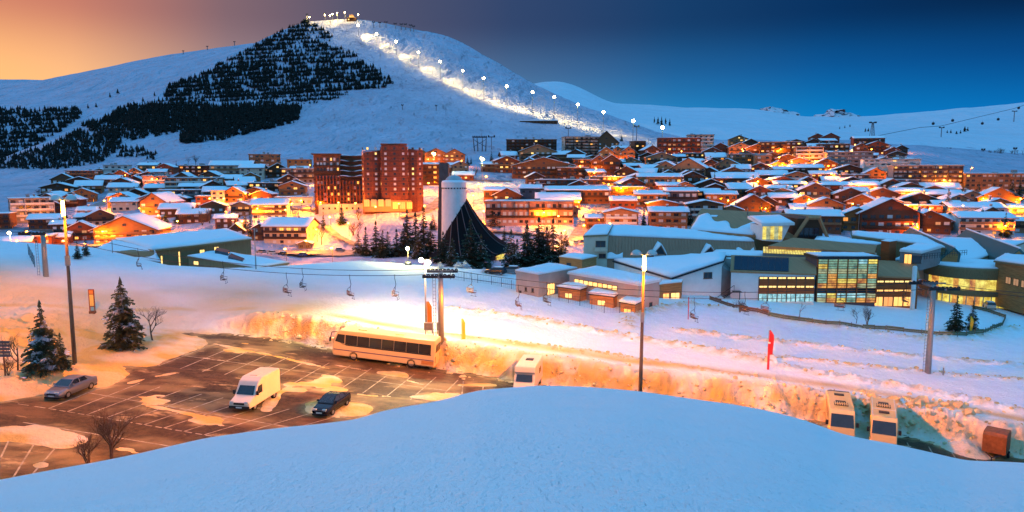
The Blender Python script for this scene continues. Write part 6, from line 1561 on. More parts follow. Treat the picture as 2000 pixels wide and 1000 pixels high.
# ------------------------------------------------------------------ lamps
M_WOODPOLE = mat('pole_wood', (0.17, 0.11, 0.07), .85, .35, 2, .02, 8, stretch=(4, 4, .4))
M_LAMPMETAL = mat('lamp_metal', (0.3, 0.3, 0.28), .4, .1, 2, metal=.6)
SOD = (1.0, 0.25, 0.0)
SODV = (1.0, 0.24, 0.0)
M_SODBULB = glow('sodium_lamp', (1, .55, .12), 30); M_WHITEBULB = glow('halide_lamp', (1, .9, .6), 40); M_YELBULB = glow('yellow_lamp', (1, .8, .25), 40); M_SODS = glow('street_lamp_glow', (1, .5, .1), 22)
def flat_light(p, I0, col, cut=.3, radius=.35, c0=.14, c1=.38):
    """street luminaire: spreads its light so that the ground below is evenly lit"""
    l = bpy.data.lights.new('lamp_light', 'POINT'); l.energy = 1.0; l.color = col; l.shadow_soft_size = radius; l.use_nodes = True
    o = bpy.data.objects.new('lamp_light', l); COL.objects.link(o); o.location = p
    nt = l.node_tree; em = nt.nodes['Emission']; N = nt.nodes.new; Lk = nt.links.new
    g = N('ShaderNodeNewGeometry'); s_ = N('ShaderNodeSeparateXYZ'); Lk(g.outputs['Incoming'], s_.inputs[0])
    a = N('ShaderNodeMath'); a.operation = 'MULTIPLY'; a.inputs[1].default_value = -1; Lk(s_.outputs[2], a.inputs[0])
    c_ = N('ShaderNodeMapRange'); c_.interpolation_type = 'SMOOTHSTEP'; c_.inputs[1].default_value = c0; c_.inputs[2].default_value = c1; Lk(a.outputs[0], c_.inputs[0])
    m = N('ShaderNodeMath'); m.operation = 'MAXIMUM'; m.inputs[1].default_value = cut; Lk(a.outputs[0], m.inputs[0])
    q = N('ShaderNodeMath'); q.operation = 'POWER'; q.inputs[1].default_value = -2.0; Lk(m.outputs[0], q.inputs[0])
    d = N('ShaderNodeMath'); d.operation = 'MULTIPLY'; d.inputs[1].default_value = I0; Lk(q.outputs[0], d.inputs[0]); d2 = N('ShaderNodeMath'); d2.operation = 'MULTIPLY'; Lk(d.outputs[0], d2.inputs[0]); Lk(c_.outputs[0], d2.inputs[1]); Lk(d2.outputs[0], em.inputs['Strength'])
    return o
def tall_lamp(base, top, label, power, cut=.28, cs=None):
    """wooden mast, cross arm with two domed floodlights, glowing lamp under the arm"""
    t = thing('lamp_mast', label, 'lamp mast', base); h = top.z - base.z; dx, dy = top.x - base.x, top.y - base.y
    at = lambda f: Vector((dx * f, dy * f, h * f))
    b = MB(); b.tube([at(-.05), at(.33), at(.34), at(.66), at(1)], [.2, .18, .17, .14, .1], 10); b.build('mast', M_WOODPOLE, t, True)
    b = MB(); b.box(-.16, .16, -.16, .16, h * .60, h * .66, 0, Matrix.Translation((dx * .63, dy * .63, 0))); b.build('clamp', M_LAMPMETAL, t)
    b = MB(); b.tube([at(1) + Vector((-.85, 0, -.1)), at(1) + Vector((.85, 0, -.1))], .06, 6); b.build('cross_arm', M_LAMPMETAL, t)
    for s_ in (-1, 1):
        b = MB(); b.lathe([(.52 * math.cos(a), .48 * math.sin(a)) for a in [i * math.pi / 16 for i in range(9)]] , 16, 0, Matrix.Translation(at(1) + Vector((s_ * .72, 0, -.12)))); b.lathe([(.5, .0), (.0, .02)], 16, 0, Matrix.Translation(at(1) + Vector((s_ * .72, 0, -.12))))
        b.build('floodlight', mat('lamp_dome', (.5, .52, .5), .3, .05, 1, metal=.3), t, True)
    b = MB(); b.tube([at(1) + Vector((0, -.16, -.2)), at(1) + Vector((0, -.16, -1.6))], [.13, .16], 8); b.build('lamp_tube', M_SODBULB, t)
    flat_light(base + at(1) + Vector((0, -.55, -.5)), power, SOD, cut, .35, *(cs or (.14, .38)))
    return t
LP1 = L(147, 722); LP1.z = gz(LP1.x, LP1.y); tp = P(127, 388, LP1.y)
tall_lamp(LP1, Vector((LP1.x + .05, LP1.y, tp.z)), 'tall wooden lamp mast with twin domes between the two firs', 15500)
b0 = P(1250, 775, 66); b0.z = gz(b0.x, b0.y); tp = P(1262, 495, b0.y)
tall_lamp(b0, Vector((b0.x + .1, b0.y, tp.z)), 'tall wooden lamp mast with twin domes rising behind the snow mound', 22000, .24, (.12, .34))
# the car park goes on behind the mound: lamps there are not seen; two masts stand beyond its edges
def flood(base, h, label, double=False, bulb=M_YELBULB, col='steel', base_ped=None, rb=.28):
    t = thing('floodlight_post', label, 'floodlight post', base)
    b = MB(); b.tube([(0, 0, -.5), (0, 0, h)], [.11, .07], 8); b.build('post', M_LAMPMETAL, t, True)
    if base_ped: b = MB(); b.lathe([(.7, -.5), (.7, .5), (.5, .7), (0, .7)], 12); b.build('pedestal', base_ped, t)
    if double: b = MB(); b.tube([(-.5, 0, h - .1), (.5, 0, h - .1)], .05, 5); b.build('cross_arm', M_LAMPMETAL, t)
    for x in ((-.45, .45) if double else (0,)):
        b = MB(); b.lathe([(rb * math.cos(a), rb * math.sin(a)) for a in [-math.pi/2 + i * math.pi / 8 for i in range(9)]], 12, 0, Matrix.Translation((x, -.25, h - .1 - (.3 if x > 0 else 0)))); b.build('lamp', bulb, t, True)
    return t
p = ground_near(832, 640); hh = (640 - 505) / pxm(p)
flood(p, hh, 'double-headed white floodlight post with green foot lighting the learners field', True, M_WHITEBULB)
flat_light(p + Vector((0, -.6, hh - .2)), 6000, (1, .84, .40), .22, .35, .22, .5)
p = P(797, 517, 140); p.z = gz(p.x, p.y); hh = (517 - 483) / pxm(p)
flood(p, hh, 'yellow floodlight post on round pedestal at the field edge by the firs', False, M_YELBULB, base_ped=M_LAMPMETAL, rb=.36)
lamp_light(p + Vector((0, -.5, hh)), 12000, (1, .8, .2), .3)
p = ground_near(500, 525); hh = (525 - 446) / pxm(p); flood(p, hh, 'unlit slim lamp post by the folded annex roof', True, M_LAMPMETAL, rb=.16)
p = P(22, 488, 190); flood(p, 34 / pxm(p), 'yellow lamp at the left edge of the village square', False, M_YELBULB, rb=.42); lamp_light(p + Vector((0, -1, 33 / pxm(p))), 5000, (1, .75, .2))
for px, top, bot, lab, bulb in ((848, 300, 348, 'tall green-lit mast by the floodlit lodge', M_YELBULB), (942, 310, 360, 'tall green-lit mast beside the bare trees', M_YELBULB)):
    p = VIL.hit(px, bot); h = (bot - top) / pxm(p); flood(p, h, lab, True, bulb, rb=.7); lamp_light(p + Vector((0, -1.5, h)), 14000, (.9, .9, .25), .5)
for px, top, bot, lab in ((1676, 415, 460, 'unlit slim post by the brown canopy'), (1800, 418, 455, 'unlit slim post beside round stone terrace'), (1958, 425, 470, 'unlit slim post by the white-gabled house'), (1355, 408, 440, 'unlit slim post by brown balcony chalet')):
    p = VIL.hit(px, bot); flood(p, (bot - top) / pxm(p), lab, False, M_LAMPMETAL, rb=.25)
# street lamps in the village: (lamp pixel, power)
def beside(px, py):
    best = min(BUILT, key=lambda q: abs(q[0] - px) + 2.2 * abs(q[1] - py) + 400 * q[4] if len(q) > 4 else abs(q[0] - px) + 2.2 * abs(q[1] - py) + USED.get(q[3], 0) * 60)
    USED[best[3]] = USED.get(best[3], 0) + 1
    return best[3]
USED = {}
VL = [(208,392,3),(165,440,1.2),(58,452,2),(95,460,2),(40,470,3),(130,470,2.2),(172,476,1.6),(205,452,2),(260,470,1),(350,432,2.2),(300,350,1),(440,388,3),(412,388,2),(482,378,3),(470,372,2),(458,418,1.6),(476,432,1.2),(505,408,2),(520,395,2),(572,398,3),(590,392,2.5),(560,410,1.5),(628,396,1.4),(663,396,1),(696,397,1.4),(646,424,2),(682,436,1.4),(556,450,2),(620,448,2.5),(600,470,2.5),(650,484,2.2),(560,486,2),(735,404,1),(780,398,1.2),(830,402,1.8),(815,352,3),(838,358,2.5),(880,344,2),(905,370,3.4),(925,382,3.4),(890,390,3),(935,360,3.5),(950,345,3),(980,312,2.2),(915,408,3),(945,412,2),(1012,410,2.5),(1062,415,3),(1090,422,2),(1130,395,3),(1150,362,3),(1133,388,3.5),(1150,375,3),(1188,360,2.6),(1212,368,2.5),(1200,345,2),(1132,325,2),(1160,338,2),(1190,436,1.2),(1102,450,2.5),(1140,440,2.5),
 (1246,352,2),(1268,348,3),(1313,352,3),(1294,374,4),(1379,378,4),(1250,372,3),(1354,343,3),(1388,350,3.6),(1355,320,1.6),(1392,298,2),(1416,340,1.5),(1450,295,1.6),(1478,355,4),(1448,292,2),(1300,300,2),(1330,296,2),(1500,348,2.6),(1520,308,2),(1523,292,2),(1505,324,2.5),(1544,316,2),(1526,322,2.5),(1572,357,4),(1580,303,2.6),(1568,310,2.6),(1577,390,3),(1590,315,2),(1645,376,2.2),(1674,362,4),(1662,294,2.2),(1652,324,2.5),(1621,340,1.5),(1664,316,2),(1668,283,1.5),(1700,292,1.2),(1662,398,2.2),(1740,338,1.4),(1769,401,4),(1782,372,2.2),(1876,402,3),(1970,404,4),(1988,389,4),(1895,328,2),(1840,352,1.4),(1925,372,1.5),(1760,286,.8),(1630,348,1.6),(1812,408,1.6),(1560,380,1.5),(1350,402,1.6),(1420,392,1.6)]
LC = {}
b = MB(); b.tube([(0, 0, -.6), (0, 0, 5.2), (0, -.5, 5.8), (0, -1.0, 5.9)], [.09, .07, .06, .05], 6); POLE = b.mesh('post', M_DARKSTEEL)
b = MB(); b.box(-.2, .2, -1.5, -.8, 5.9, 6.02); HOOD = b.mesh('hood', M_DARKSTEEL)
b = MB(); b.lathe([(.34 * math.cos(a), .22 * math.sin(a)) for a in [-math.pi/2 + i * math.pi / 6 for i in range(7)]], 10, 0, Matrix.Translation((0, -1.15, 5.72))); BULB = b.mesh('lamp', M_SODS, True)
for px, py, k in VL:
    g = VIL.hit(px, py + 12); 
    for _ in range(4): g = VIL.hit(px, py + 5.6 * pxm(g))
    lb = beside(px, py); LC[lb] = LC.get(lb, 0) + 1
    t = thing('street_lamp', (['lit street lamp by the ', 'another lit street lamp close to the ', 'third lit lamp around the ', 'fourth lit lamp around the ', 'fifth lit lamp around the '][min(4, LC[lb] - 1)] + lb), 'street lamp', g)
    w_ = t['label'].split(); t['label'] = ' '.join(w_[:16])
    link('post', POLE, t); link('hood', HOOD, t); link('lamp', BULB, t)
    lamp_light(g + Vector((0, -1.5, 5.45)), 8000 * k, SODV, .25)
# piste lamps climbing the mountain: (head, foot)
PL = [((699,50),(700,70)),((735,67),(736,88)),((775,82),(774,107)),((817,103),(818,132)),((858,121),(860,155)),((906,139),(904,175)),((947,154),(945,195)),((990,169),(990,210)),((1034,181),(1040,222)),((1081,190),(1082,236)),((1130,205),(1128,248)),((1181,220),(1178,262)),((1236,237),(1236,275)),((1294,250),(1293,285))]
NM = ['first','second','third','fourth','fifth','sixth','seventh','eighth','ninth','tenth','eleventh','twelfth','thirteenth','lowest']
for ((hx, hy), (fx, fy)), nm in zip(PL, NM):
    g = VIL.hit(fx, fy); h = (fy - hy) / pxm(g); t = thing('piste_floodlight', '%s bright floodlight mast counted down from the summit along the lit piste' % nm, 'floodlight mast', g)
    b = MB(); b.tube([(0, 0, -2), (0, 0, h)], [.35, .22], 6); b.build('mast', M_STEEL, t)
    b = MB(); b.box(-1.2, 1.2, -.3, .3, h - .3, h + .1); b.build('cross_arm', M_STEEL, t)
    b = MB(); b.lathe([(1.5 * math.cos(a), 1.5 * math.sin(a)) for a in [-math.pi/2 + i * math.pi / 6 for i in range(7)]], 10, 0, Matrix.Translation((0, -.6, h))); b.build('lamp', glow('piste_lamp', (1, .82, .42), 60), t, True)
    lamp_light(g + Vector((0, -1.5, h)), 60000, (1, .72, .26), .8, 112, g + Vector((12, 8, 0)), .35)
    lamp_light(g + Vector((0, -1.5, h)), 60000, (1, .78, .36), .8, 110, g + Vector((38, 26, 2)), .6)
PG = [VIL.hit(*f) for _, f in PL]; PT = [VIL.hit(*f) + Vector((0, -1.5, (f[1] - hd[1]) / pxm(VIL.hit(*f)))) for hd, f in PL]
for i in range(len(PL)):                                    # each mast also throws light up and down the run
    for j in (i - 1, i + 1):
        if 0 <= j < len(PL):
            for f_, pw in ((.34, 420000), (.6, 680000)): lamp_light(PT[i], pw * .8, (1, .74, .2), .8, 70, PG[i].lerp(PG[j], f_) + Vector((9, 7, 0)), .6)
PE = [(645,62),(668,72),(717,78),(755,98),(796,120),(838,144),(880,166),(925,186),(968,204),(1012,216),(1062,230),(1105,243),(1153,256),(1205,269),(1260,281)]
for (x, y) in [(605,48),(625,46),(645,42),(660,40),(672,44)]: pass
SM = [((605,34),(605,45),2),((645,31),(645,48),4),((650,28),(650,42),3),((659,26),(659,42),4),((674,25),(674,42),2),((700,29),(700,44),2),((635,30),(635,42),1.5)]
for i, ((hx, hy), (fx, fy), k) in enumerate(SM):
    g = VIL.hit(fx, fy); h = (fy - hy) / pxm(g)
    t = thing('summit_lamp', ['lone lamp at the left end of the summit', 'brightest summit lamp in front of the plateau', 'summit lamp just right of the brightest one', 'tall summit lamp left of the hut', 'tall summit lamp close to the hut roof', 'summit lamp right of the hut', 'white lit post on the summit left of lamps'][i], 'lamp', g)
    b = MB(); b.tube([(0, 0, -2), (0, 0, h)], [.3, .2], 6); b.build('post', M_STEEL, t)
    b = MB(); b.lathe([(.85 * math.cos(a), .85 * math.sin(a)) for a in [-math.pi/2 + i * math.pi / 6 for i in range(7)]], 10, 0, Matrix.Translation((0, -.6, h))); b.build('lamp', glow('summit_bulb', (1, .75, .35), 30), t, True)
    lamp_light(g + Vector((0, -1.5, h)), 6500 * k, (1, .72, .2), .6)
# summit hut and lift station
g = VIL.hit(686, 42); s = pxm(g); t = thing('summit_hut', 'dark summit hut with a yellow-lit dome roof', 'hut', g)
b = MB(); b.box(-9 / s, 9 / s, 0, 10, -3, 7 / s); b.build('wall', WALL['dark'], t)
b = MB(); b.lathe([(10.5 / s, 7 / s), (7 / s, 9.5 / s), (5 / s, 10 / s), (4 / s, 13 / s), (0, 15 / s)], 16, 0, Matrix.Translation((0, 5, 0))); b.build('roof', WALL['tan'], t)
link('window', win_mesh(2.5, 2, 'y'), t, (-5 / s, -.1, 4 / s))
lamp_light(g + Vector((0, -9, 12)), 6000, (1, .75, .2), .5)
# further street lamps added at random between the rows to spread the orange light
k_ = 0
for q in list(SIZES):
    if R.random() < .4 or q[0] < 40: continue
    px, py = q[0] + q[2] * R.choice((-.5, .35, .5)), q[1] + R.uniform(2, 5)
    lb = min(BUILT, key=lambda z: abs(z[0] - px) + 2.2 * abs(z[1] - py + 10))[3]
    if LC.get(lb) or lb.startswith(('small ', 'dim ')): continue
    LC[lb] = 1; g = VIL.hit(px, py); t = thing('street_lamp', ' '.join(('dim street lamp by the ' + lb).split()[:16]), 'street lamp', g)
    link('post', POLE, t); link('hood', HOOD, t); link('lamp', BULB, t); t.scale = (.8, .8, .8)
    lamp_light(g + Vector((0, -1.2, 4.3)), 12000, SODV, .25); k_ += 1
# ------------------------------------------------------------------ vehicles
def paint(name, col, metal=0.0, rough=.3): return mat(name, col, rough, .06, .8, metal=metal, spec=.5)
M_TYRE = mat('tyre_rubber', (.015, .015, .016), .85, .2, 4); M_RIM = mat('rim_alloy', (.35, .35, .36), .35, .1, 4, metal=.7)
M_PLATE = mat('number_plate', (.7, .7, .66), .5, .05); M_HEADL = mat('headlight_glass', (.6, .6, .58), .12, .1, 6, spec=.7); M_TAIL = mat('tail_light_red', (.35, .01, .01), .25, .1, 5)
M_TRIM = mat('trim_black', (.02, .02, .022), .5, .2, 3)
M_CARGLASS = mat('car_glass', (.02, .024, .03), .06, .2, .7, spec=.7)
def wheel(root, x, y, r, w=.2):
    b = MB(); M = Matrix.Translation((x, y, r)) @ Matrix.Rotation(rad(90), 4, 'X')
    b.lathe([(r * .62, -w/2), (r * .95, -w/2), (r, -w/2 + .04), (r, w/2 - .04), (r * .95, w/2), (r * .62, w/2)], 20, 0, M)
    o = b.build('wheel', M_TYRE, root, False)
    b = MB(); b.lathe([(0, -w/2 + .015), (r * .2, -w/2 + .005), (r * .62, -w/2 + .02), (r * .62, w/2 - .02), (r * .2, w/2 - .005), (0, w/2 - .015)], 16, 0, M); b.build('rim', M_RIM, o)
def loft(stations, n_side=0):
    """closed body from stations along x: (x, [ring of (y,z)])"""
    b = MB(); m = len(stations[0][1])
    for x, ringp in stations: b.v += [(x, y, z) for y, z in ringp]
    for i in range(len(stations) - 1):
        for j in range(m): b.f.append((i*m + j, i*m + (j+1) % m, (i+1)*m + (j+1) % m, (i+1)*m + j))
    b.f.append(tuple(range(m))[::-1]); b.f.append(tuple((len(stations)-1)*m + j for j in range(m))); b.m = [0] * len(b.f); return b
def ring(hw, z0, z1, tuck=.08, r=.09):
    return [(-hw + tuck, z0), (-hw, z0 + .18), (-hw, z0 + (z1 - z0) * .55), (-hw + tuck * .6, z1 - r), (-hw + r + tuck * .6, z1), (hw - r - tuck * .6, z1), (hw - tuck * .6, z1 - r), (hw, z0 + (z1 - z0) * .55), (hw, z0 + .18), (hw - tuck, z0)]
def qpane(root, pts, name='window', m=None, out=.012):
    """a glass pane on a slanting face, given its corners"""
    p = [Vector(q) for q in pts]; n = (p[1] - p[0]).cross(p[2] - p[0]).normalized(); ce = sum(p, Vector()) / len(p)
    if n.dot(ce - Vector((ce.x * .0 + 0, 0, .9))) < 0: n = -n
    b = MB(); k = len(p); b.add([q + n * out for q in p] + [q - n * .01 for q in p], [tuple(range(k)), tuple(range(2*k-1, k-1, -1))] + [(i, i + k, (i+1) % k + k, (i+1) % k) for i in range(k)])
    return b.build(name, m or M_CARGLASS, root)
def head(a, b_): return math.atan2(b_.y - a.y, b_.x - a.x)
def car(px_c, px_dir, label, pm, ln=4.45, wd=1.76, roofrack=False):
    """px_c foot centre, px_dir a pixel the bonnet points to"""
    c = L(*px_c); c.z = lot_z(c.x) + .02; d = L(*px_dir); t = thing('parked_car', label, 'car', c, head(c, d))
    h = wd / 2; L2_ = ln / 2
    st = [(-L2_, ring(h * .84, .36, .82)), (-L2_ + .08, ring(h * .93, .3, .98)), (-L2_ + .5, ring(h, .26, 1.02)), (-.9, ring(h, .24, .98)), (.55, ring(h, .24, .94)), (L2_ - 1.0, ring(h, .25, .88)), (L2_ - .35, ring(h * .96, .27, .78)), (L2_ - .06, ring(h * .84, .3, .66)), (L2_, ring(h * .76, .36, .58))]
    loft(st).build('body', pm, t, False)
    rz = 1.42; bw, tw = h * .9, h * .7
    base = [(-1.75, .98), (-.95, rz - .04), (-.2, rz), (.35, rz - .05), (1.15, .93)]
    b = MB()
    def yv(z): return bw + (tw - bw) * (z - .93) / (rz - .93)
    for s_ in (-1, 1): b.v += [(x, s_ * yv(z), z) for x, z in base]
    n = 5; b.f = [(0, 1, 2, 3, 4), (9, 8, 7, 6, 5)] + [(i, i + n, i + n + 1, i + 1) for i in range(4)] + [(0, 4, 9, 5)]; b.m = [0] * len(b.f); b.build('cabin', pm, t)
    qpane(t, [(1.08, -yv(.97) + .08, .97), (1.08, yv(.97) - .08, .97), (.42, yv(1.36) - .06, 1.36), (.42, -yv(1.36) + .06, 1.36)], 'windscreen')
    qpane(t, [(-1.66, -yv(1.02) + .1, 1.02), (-1.66, yv(1.02) - .1, 1.02), (-1.02, yv(1.35) - .08, 1.345), (-1.02, -yv(1.35) + .08, 1.345)], 'rear_window')
    for s_ in (-1, 1):
        for (xa, xb, xc, xd) in ((-.12, .95, .36, -.12), (-1.05, -.2, -.2, -.82)):
            qpane(t, [(xa, s_ * yv(1.0), 1.0), (xb, s_ * yv(1.0), 1.0), (xc, s_ * yv(1.35), 1.35), (xd, s_ * yv(1.35), 1.35)])
        for x in (-1.32, 1.32): wheel(t, x, s_ * (h - .1), .31)
        b = MB(); b.box(L2_ - .3, L2_ - .02, s_ * h * .52 - .18, s_ * h * .52 + .18, .58, .72); b.build('headlight', M_HEADL, t)
        b = MB(); b.box(-L2_ - .01, -L2_ + .12, s_ * h * .62 - .17, s_ * h * .62 + .17, .72, .9); b.build('tail_light', M_TAIL, t)
        b = MB(); b.box(.72, .86, s_ * (h + .02) - .09, s_ * (h + .02) + .09, .96, 1.1); b.build('mirror', pm, t)
    b = MB(); b.box(L2_ - .03, L2_ + .03, -.42, .42, .48, .62); b.build('grille', M_TRIM, t)
    b = MB(); b.box(L2_ + .005, L2_ + .04, -.27, .27, .36, .46); b.build('number_plate', M_PLATE, t)
    b = MB(); b.box(-L2_ + .02, L2_ - .05, -h + .14, h - .14, .16, .27); b.build('underbody', M_TRIM, t)
    return t
car((140,768), (92,786), 'silver saloon car parked by the snow bank and firs at left', paint('paint_silver', (.2, .21, .24), .6))
car((648,800), (612,822), 'black saloon car standing on a pale snow patch behind the mound', paint('paint_black', (.012, .013, .018), .2, .18))
def box_body(ln, hw, prof, m, name='body', bev=.12, seg=3):
    """profile (x,z) drawn across, with rounded edges"""
    b = MB(); b.prism(prof, -hw, hw); me = b.mesh(name, m)
    bm = bmesh.new(); bm.from_mesh(me); bmesh.ops.bevel(bm, geom=[e for e in bm.edges], offset=bev, segments=seg, affect='EDGES', profile=.6); bm.to_mesh(me); bm.free(); me.update(); return me
def van(px_c, px_dir, label, pm, c=None, hi=2.6, ln=5.4, name='white_van', cat='van', cowl=True):
    c = c or L(*px_c); c.z = lot_z(c.x) + .02; d = L(*px_dir); t = thing(name, label, cat, c, head(c, d)); hw = .97; a = ln / 2
    pr = [(-a, .42), (a - .12, .36), (a, .6), (a - .04, .92), (a - .95, 1.25), (a - 1.75, hi - .25), (a - 2.3, hi), (-a + .1, hi), (-a, hi - .25)]
    link('body', box_body(ln, hw, pr, pm), t)
    f = lambda z: a - .95 - .8 * (z - 1.25) / (hi - .25 - 1.25)
    qpane(t, [(f(1.32), -.8, 1.32), (f(1.32), .8, 1.32), (f(hi - .6), .72, hi - .6), (f(hi - .6), -.72, hi - .6)], 'windscreen', out=.03)
    for s_ in (-1, 1):
        qpane(t, [(a - 1.15, s_ * hw, 1.3), (a - 2.2, s_ * hw, 1.3), (a - 2.2, s_ * hw, 2.0), (a - 1.6, s_ * hw, 2.0)])
        for x in (a - 1.0, -a + 1.1): wheel(t, x, s_ * (hw - .12), .34, .22)
        b = MB(); b.box(a - .13, a + .02, s_ * .68 - .17, s_ * .68 + .17, .82, 1.0); b.build('headlight', M_HEADL, t)
        b = MB(); b.box(-a - .02, -a + .05, s_ * .85 - .08, s_ * .85 + .08, .9, 1.4); b.build('tail_light', M_TAIL, t)
        b = MB(); b.box(a - 1.25, a - 1.1, s_ * (hw + .14) - .1, s_ * (hw + .14) + .1, 1.3, 1.65); b.build('mirror', M_TRIM, t)
    b = MB(); b.box(a - .06, a + .03, -.95, .95, .38, .62); b.build('bumper', M_TRIM, t)
    b = MB(); b.box(a - .04, a + .02, -.5, .5, .72, .9); b.build('grille', M_TRIM, t)
    b = MB(); b.box(a + .03, a + .05, -.27, .27, .44, .56); b.build('number_plate', M_PLATE, t)
    b = MB(); b.box(-.5, .2, -.35, .35, hi - .003, hi + .06); b.build('roof_hatch', pm, t)
    return t
M_WHITEP = paint('paint_white', (.63, .56, .45))
van((500,788), (468,806), 'white high-roof van parked nose-first in the car park bays', M_WHITEP)
# camper half hidden by the mound
c = L(1032, 758); c.z = lot_z(c.x) + .02; d = L(1012, 790); t = thing('camper_van', 'white camper van parked against the snow bank behind the mound crest', 'camper van', c, head(c, d)); a = 3.0
link('body', box_body(6, 1.08, [(-a, .5), (a - .2, .45), (a, .9), (a - .5, 1.35), (a - .9, 2.1), (a - .75, 2.3), (a - .9, 2.85), (-a, 2.85)], M_WHITEP), t)
qpane(t, [(a - .46, -.85, 1.42), (a - .46, .85, 1.42), (a - .84, .8, 2.05), (a - .84, -.8, 2.05)], 'windscreen', out=.04)
b = MB(); b.box(-1.2, -.5, -.4, .4, 2.84, 2.93); b.build('roof_hatch', M_TRIM, t)
for s_ in (-1, 1):
    for x in (1.9, -1.7): wheel(t, x, s_ * .95, .34, .22)
    qpane(t, [(-1.6, s_ * 1.08, 1.5), (-.4, s_ * 1.08, 1.5), (-.4, s_ * 1.08, 2.1), (-1.6, s_ * 1.08, 2.1)])
# coach
A_, B_ = L(655, 700), L(846, 724); c = (A_ + B_) / 2; c.y += 1.3; c.z = lot_z(c.x) + .02
t = thing('coach', 'long pale coach with dark window band parked along the snow bank', 'coach', c, head(B_, A_)); t.rotation_euler[1] = math.atan2((A_.z - B_.z), (A_ - B_).length) * -1
a = 5.95; hw = 1.25; MC = paint('paint_cream', (.62, .47, .24))
link('body', box_body(12, hw, [(-a, .35), (a - .15, .35), (a, .7), (a - .05, 1.6), (a - .45, 3.0), (a - .75, 3.3), (-a + .1, 3.35), (-a, 3.1)], MC, bev=.14), t)
for s_ in (-1, 1):
    lo = lambda x: 1.62 + .0 * x
    b = MB()
    for i in range(7):
        x0 = -a + .5 + i * 1.42
        p = [(x0, s_ * hw, 1.75), (x0 + 1.38, s_ * hw, 1.75), (x0 + 1.38, s_ * hw, 2.85), (x0, s_ * hw, 2.85)]; qpane(t, p)
    qpane(t, [(-a + .45, s_ * hw, 1.62), (a - 1.7, s_ * hw, 1.62), (a - .75, s_ * hw, 1.95), (a - 1.2, s_ * hw, 1.74), (-a + .45, s_ * hw, 1.74)], 'trim', M_TRIM)
    qpane(t, [(a - 1.42, s_ * hw, 1.8), (a - .3, s_ * hw, 2.0), (a - .6, s_ * hw, 2.85), (a - 1.42, s_ * hw, 2.85)])
    qpane(t, [(-a + .1, s_ * hw, 1.02), (a - .2, s_ * hw, 1.02), (a - .2, s_ * hw, 1.12), (-a + .1, s_ * hw, 1.12)], 'stripe', mat('stripe_violet', (.12, .08, .16), .4, .05))
    qpane(t, [(-a + .1, s_ * hw, .55), (-a + 1.5, s_ * hw, .55), (-a + 1.5, s_ * hw, .98), (-a + .1, s_ * hw, .98)], 'engine_grille', mat('grille_orange', (.45, .2, .06), .5, .2, 4))
    for x in (-3.3, 3.4): wheel(t, x, s_ * (hw - .14), .5, .28)
    b = MB(); b.tube([(a - .5, s_ * 1.2, 3.1), (a + .1, s_ * 1.3, 3.0), (a + .25, s_ * 1.3, 2.3)], .05, 5); b.box(a + .18, a + .32, s_ * 1.3 - .12, s_ * 1.3 + .12, 1.95, 2.4); b.build('mirror', M_TRIM, t)
    b = MB(); b.box(a - .12, a + .03, s_ * .85 - .2, s_ * .85 + .2, .75, 1.0); b.build('headlight', M_HEADL, t)
    b = MB(); b.box(-a - .02, -a + .04, s_ * 1.02 - .08, s_ * 1.02 + .08, .8, 1.5); b.build('tail_light', M_TAIL, t)
qpane(t, [(a - .06, -1.1, 1.65), (a - .06, 1.1, 1.65), (a - .45, 1.05, 2.95), (a - .45, -1.05, 2.95)], 'windscreen', out=.04)
qpane(t, [(-a, -1.0, 1.9), (-a, 1.0, 1.9), (-a, .95, 2.8), (-a, -.95, 2.8)], 'rear_window')
for x in (2.8, -1.5): b = MB(); b.box(x - .5, x + .5, -.4, .4, 3.33, 3.42); b.build('roof_hatch', MC, t)
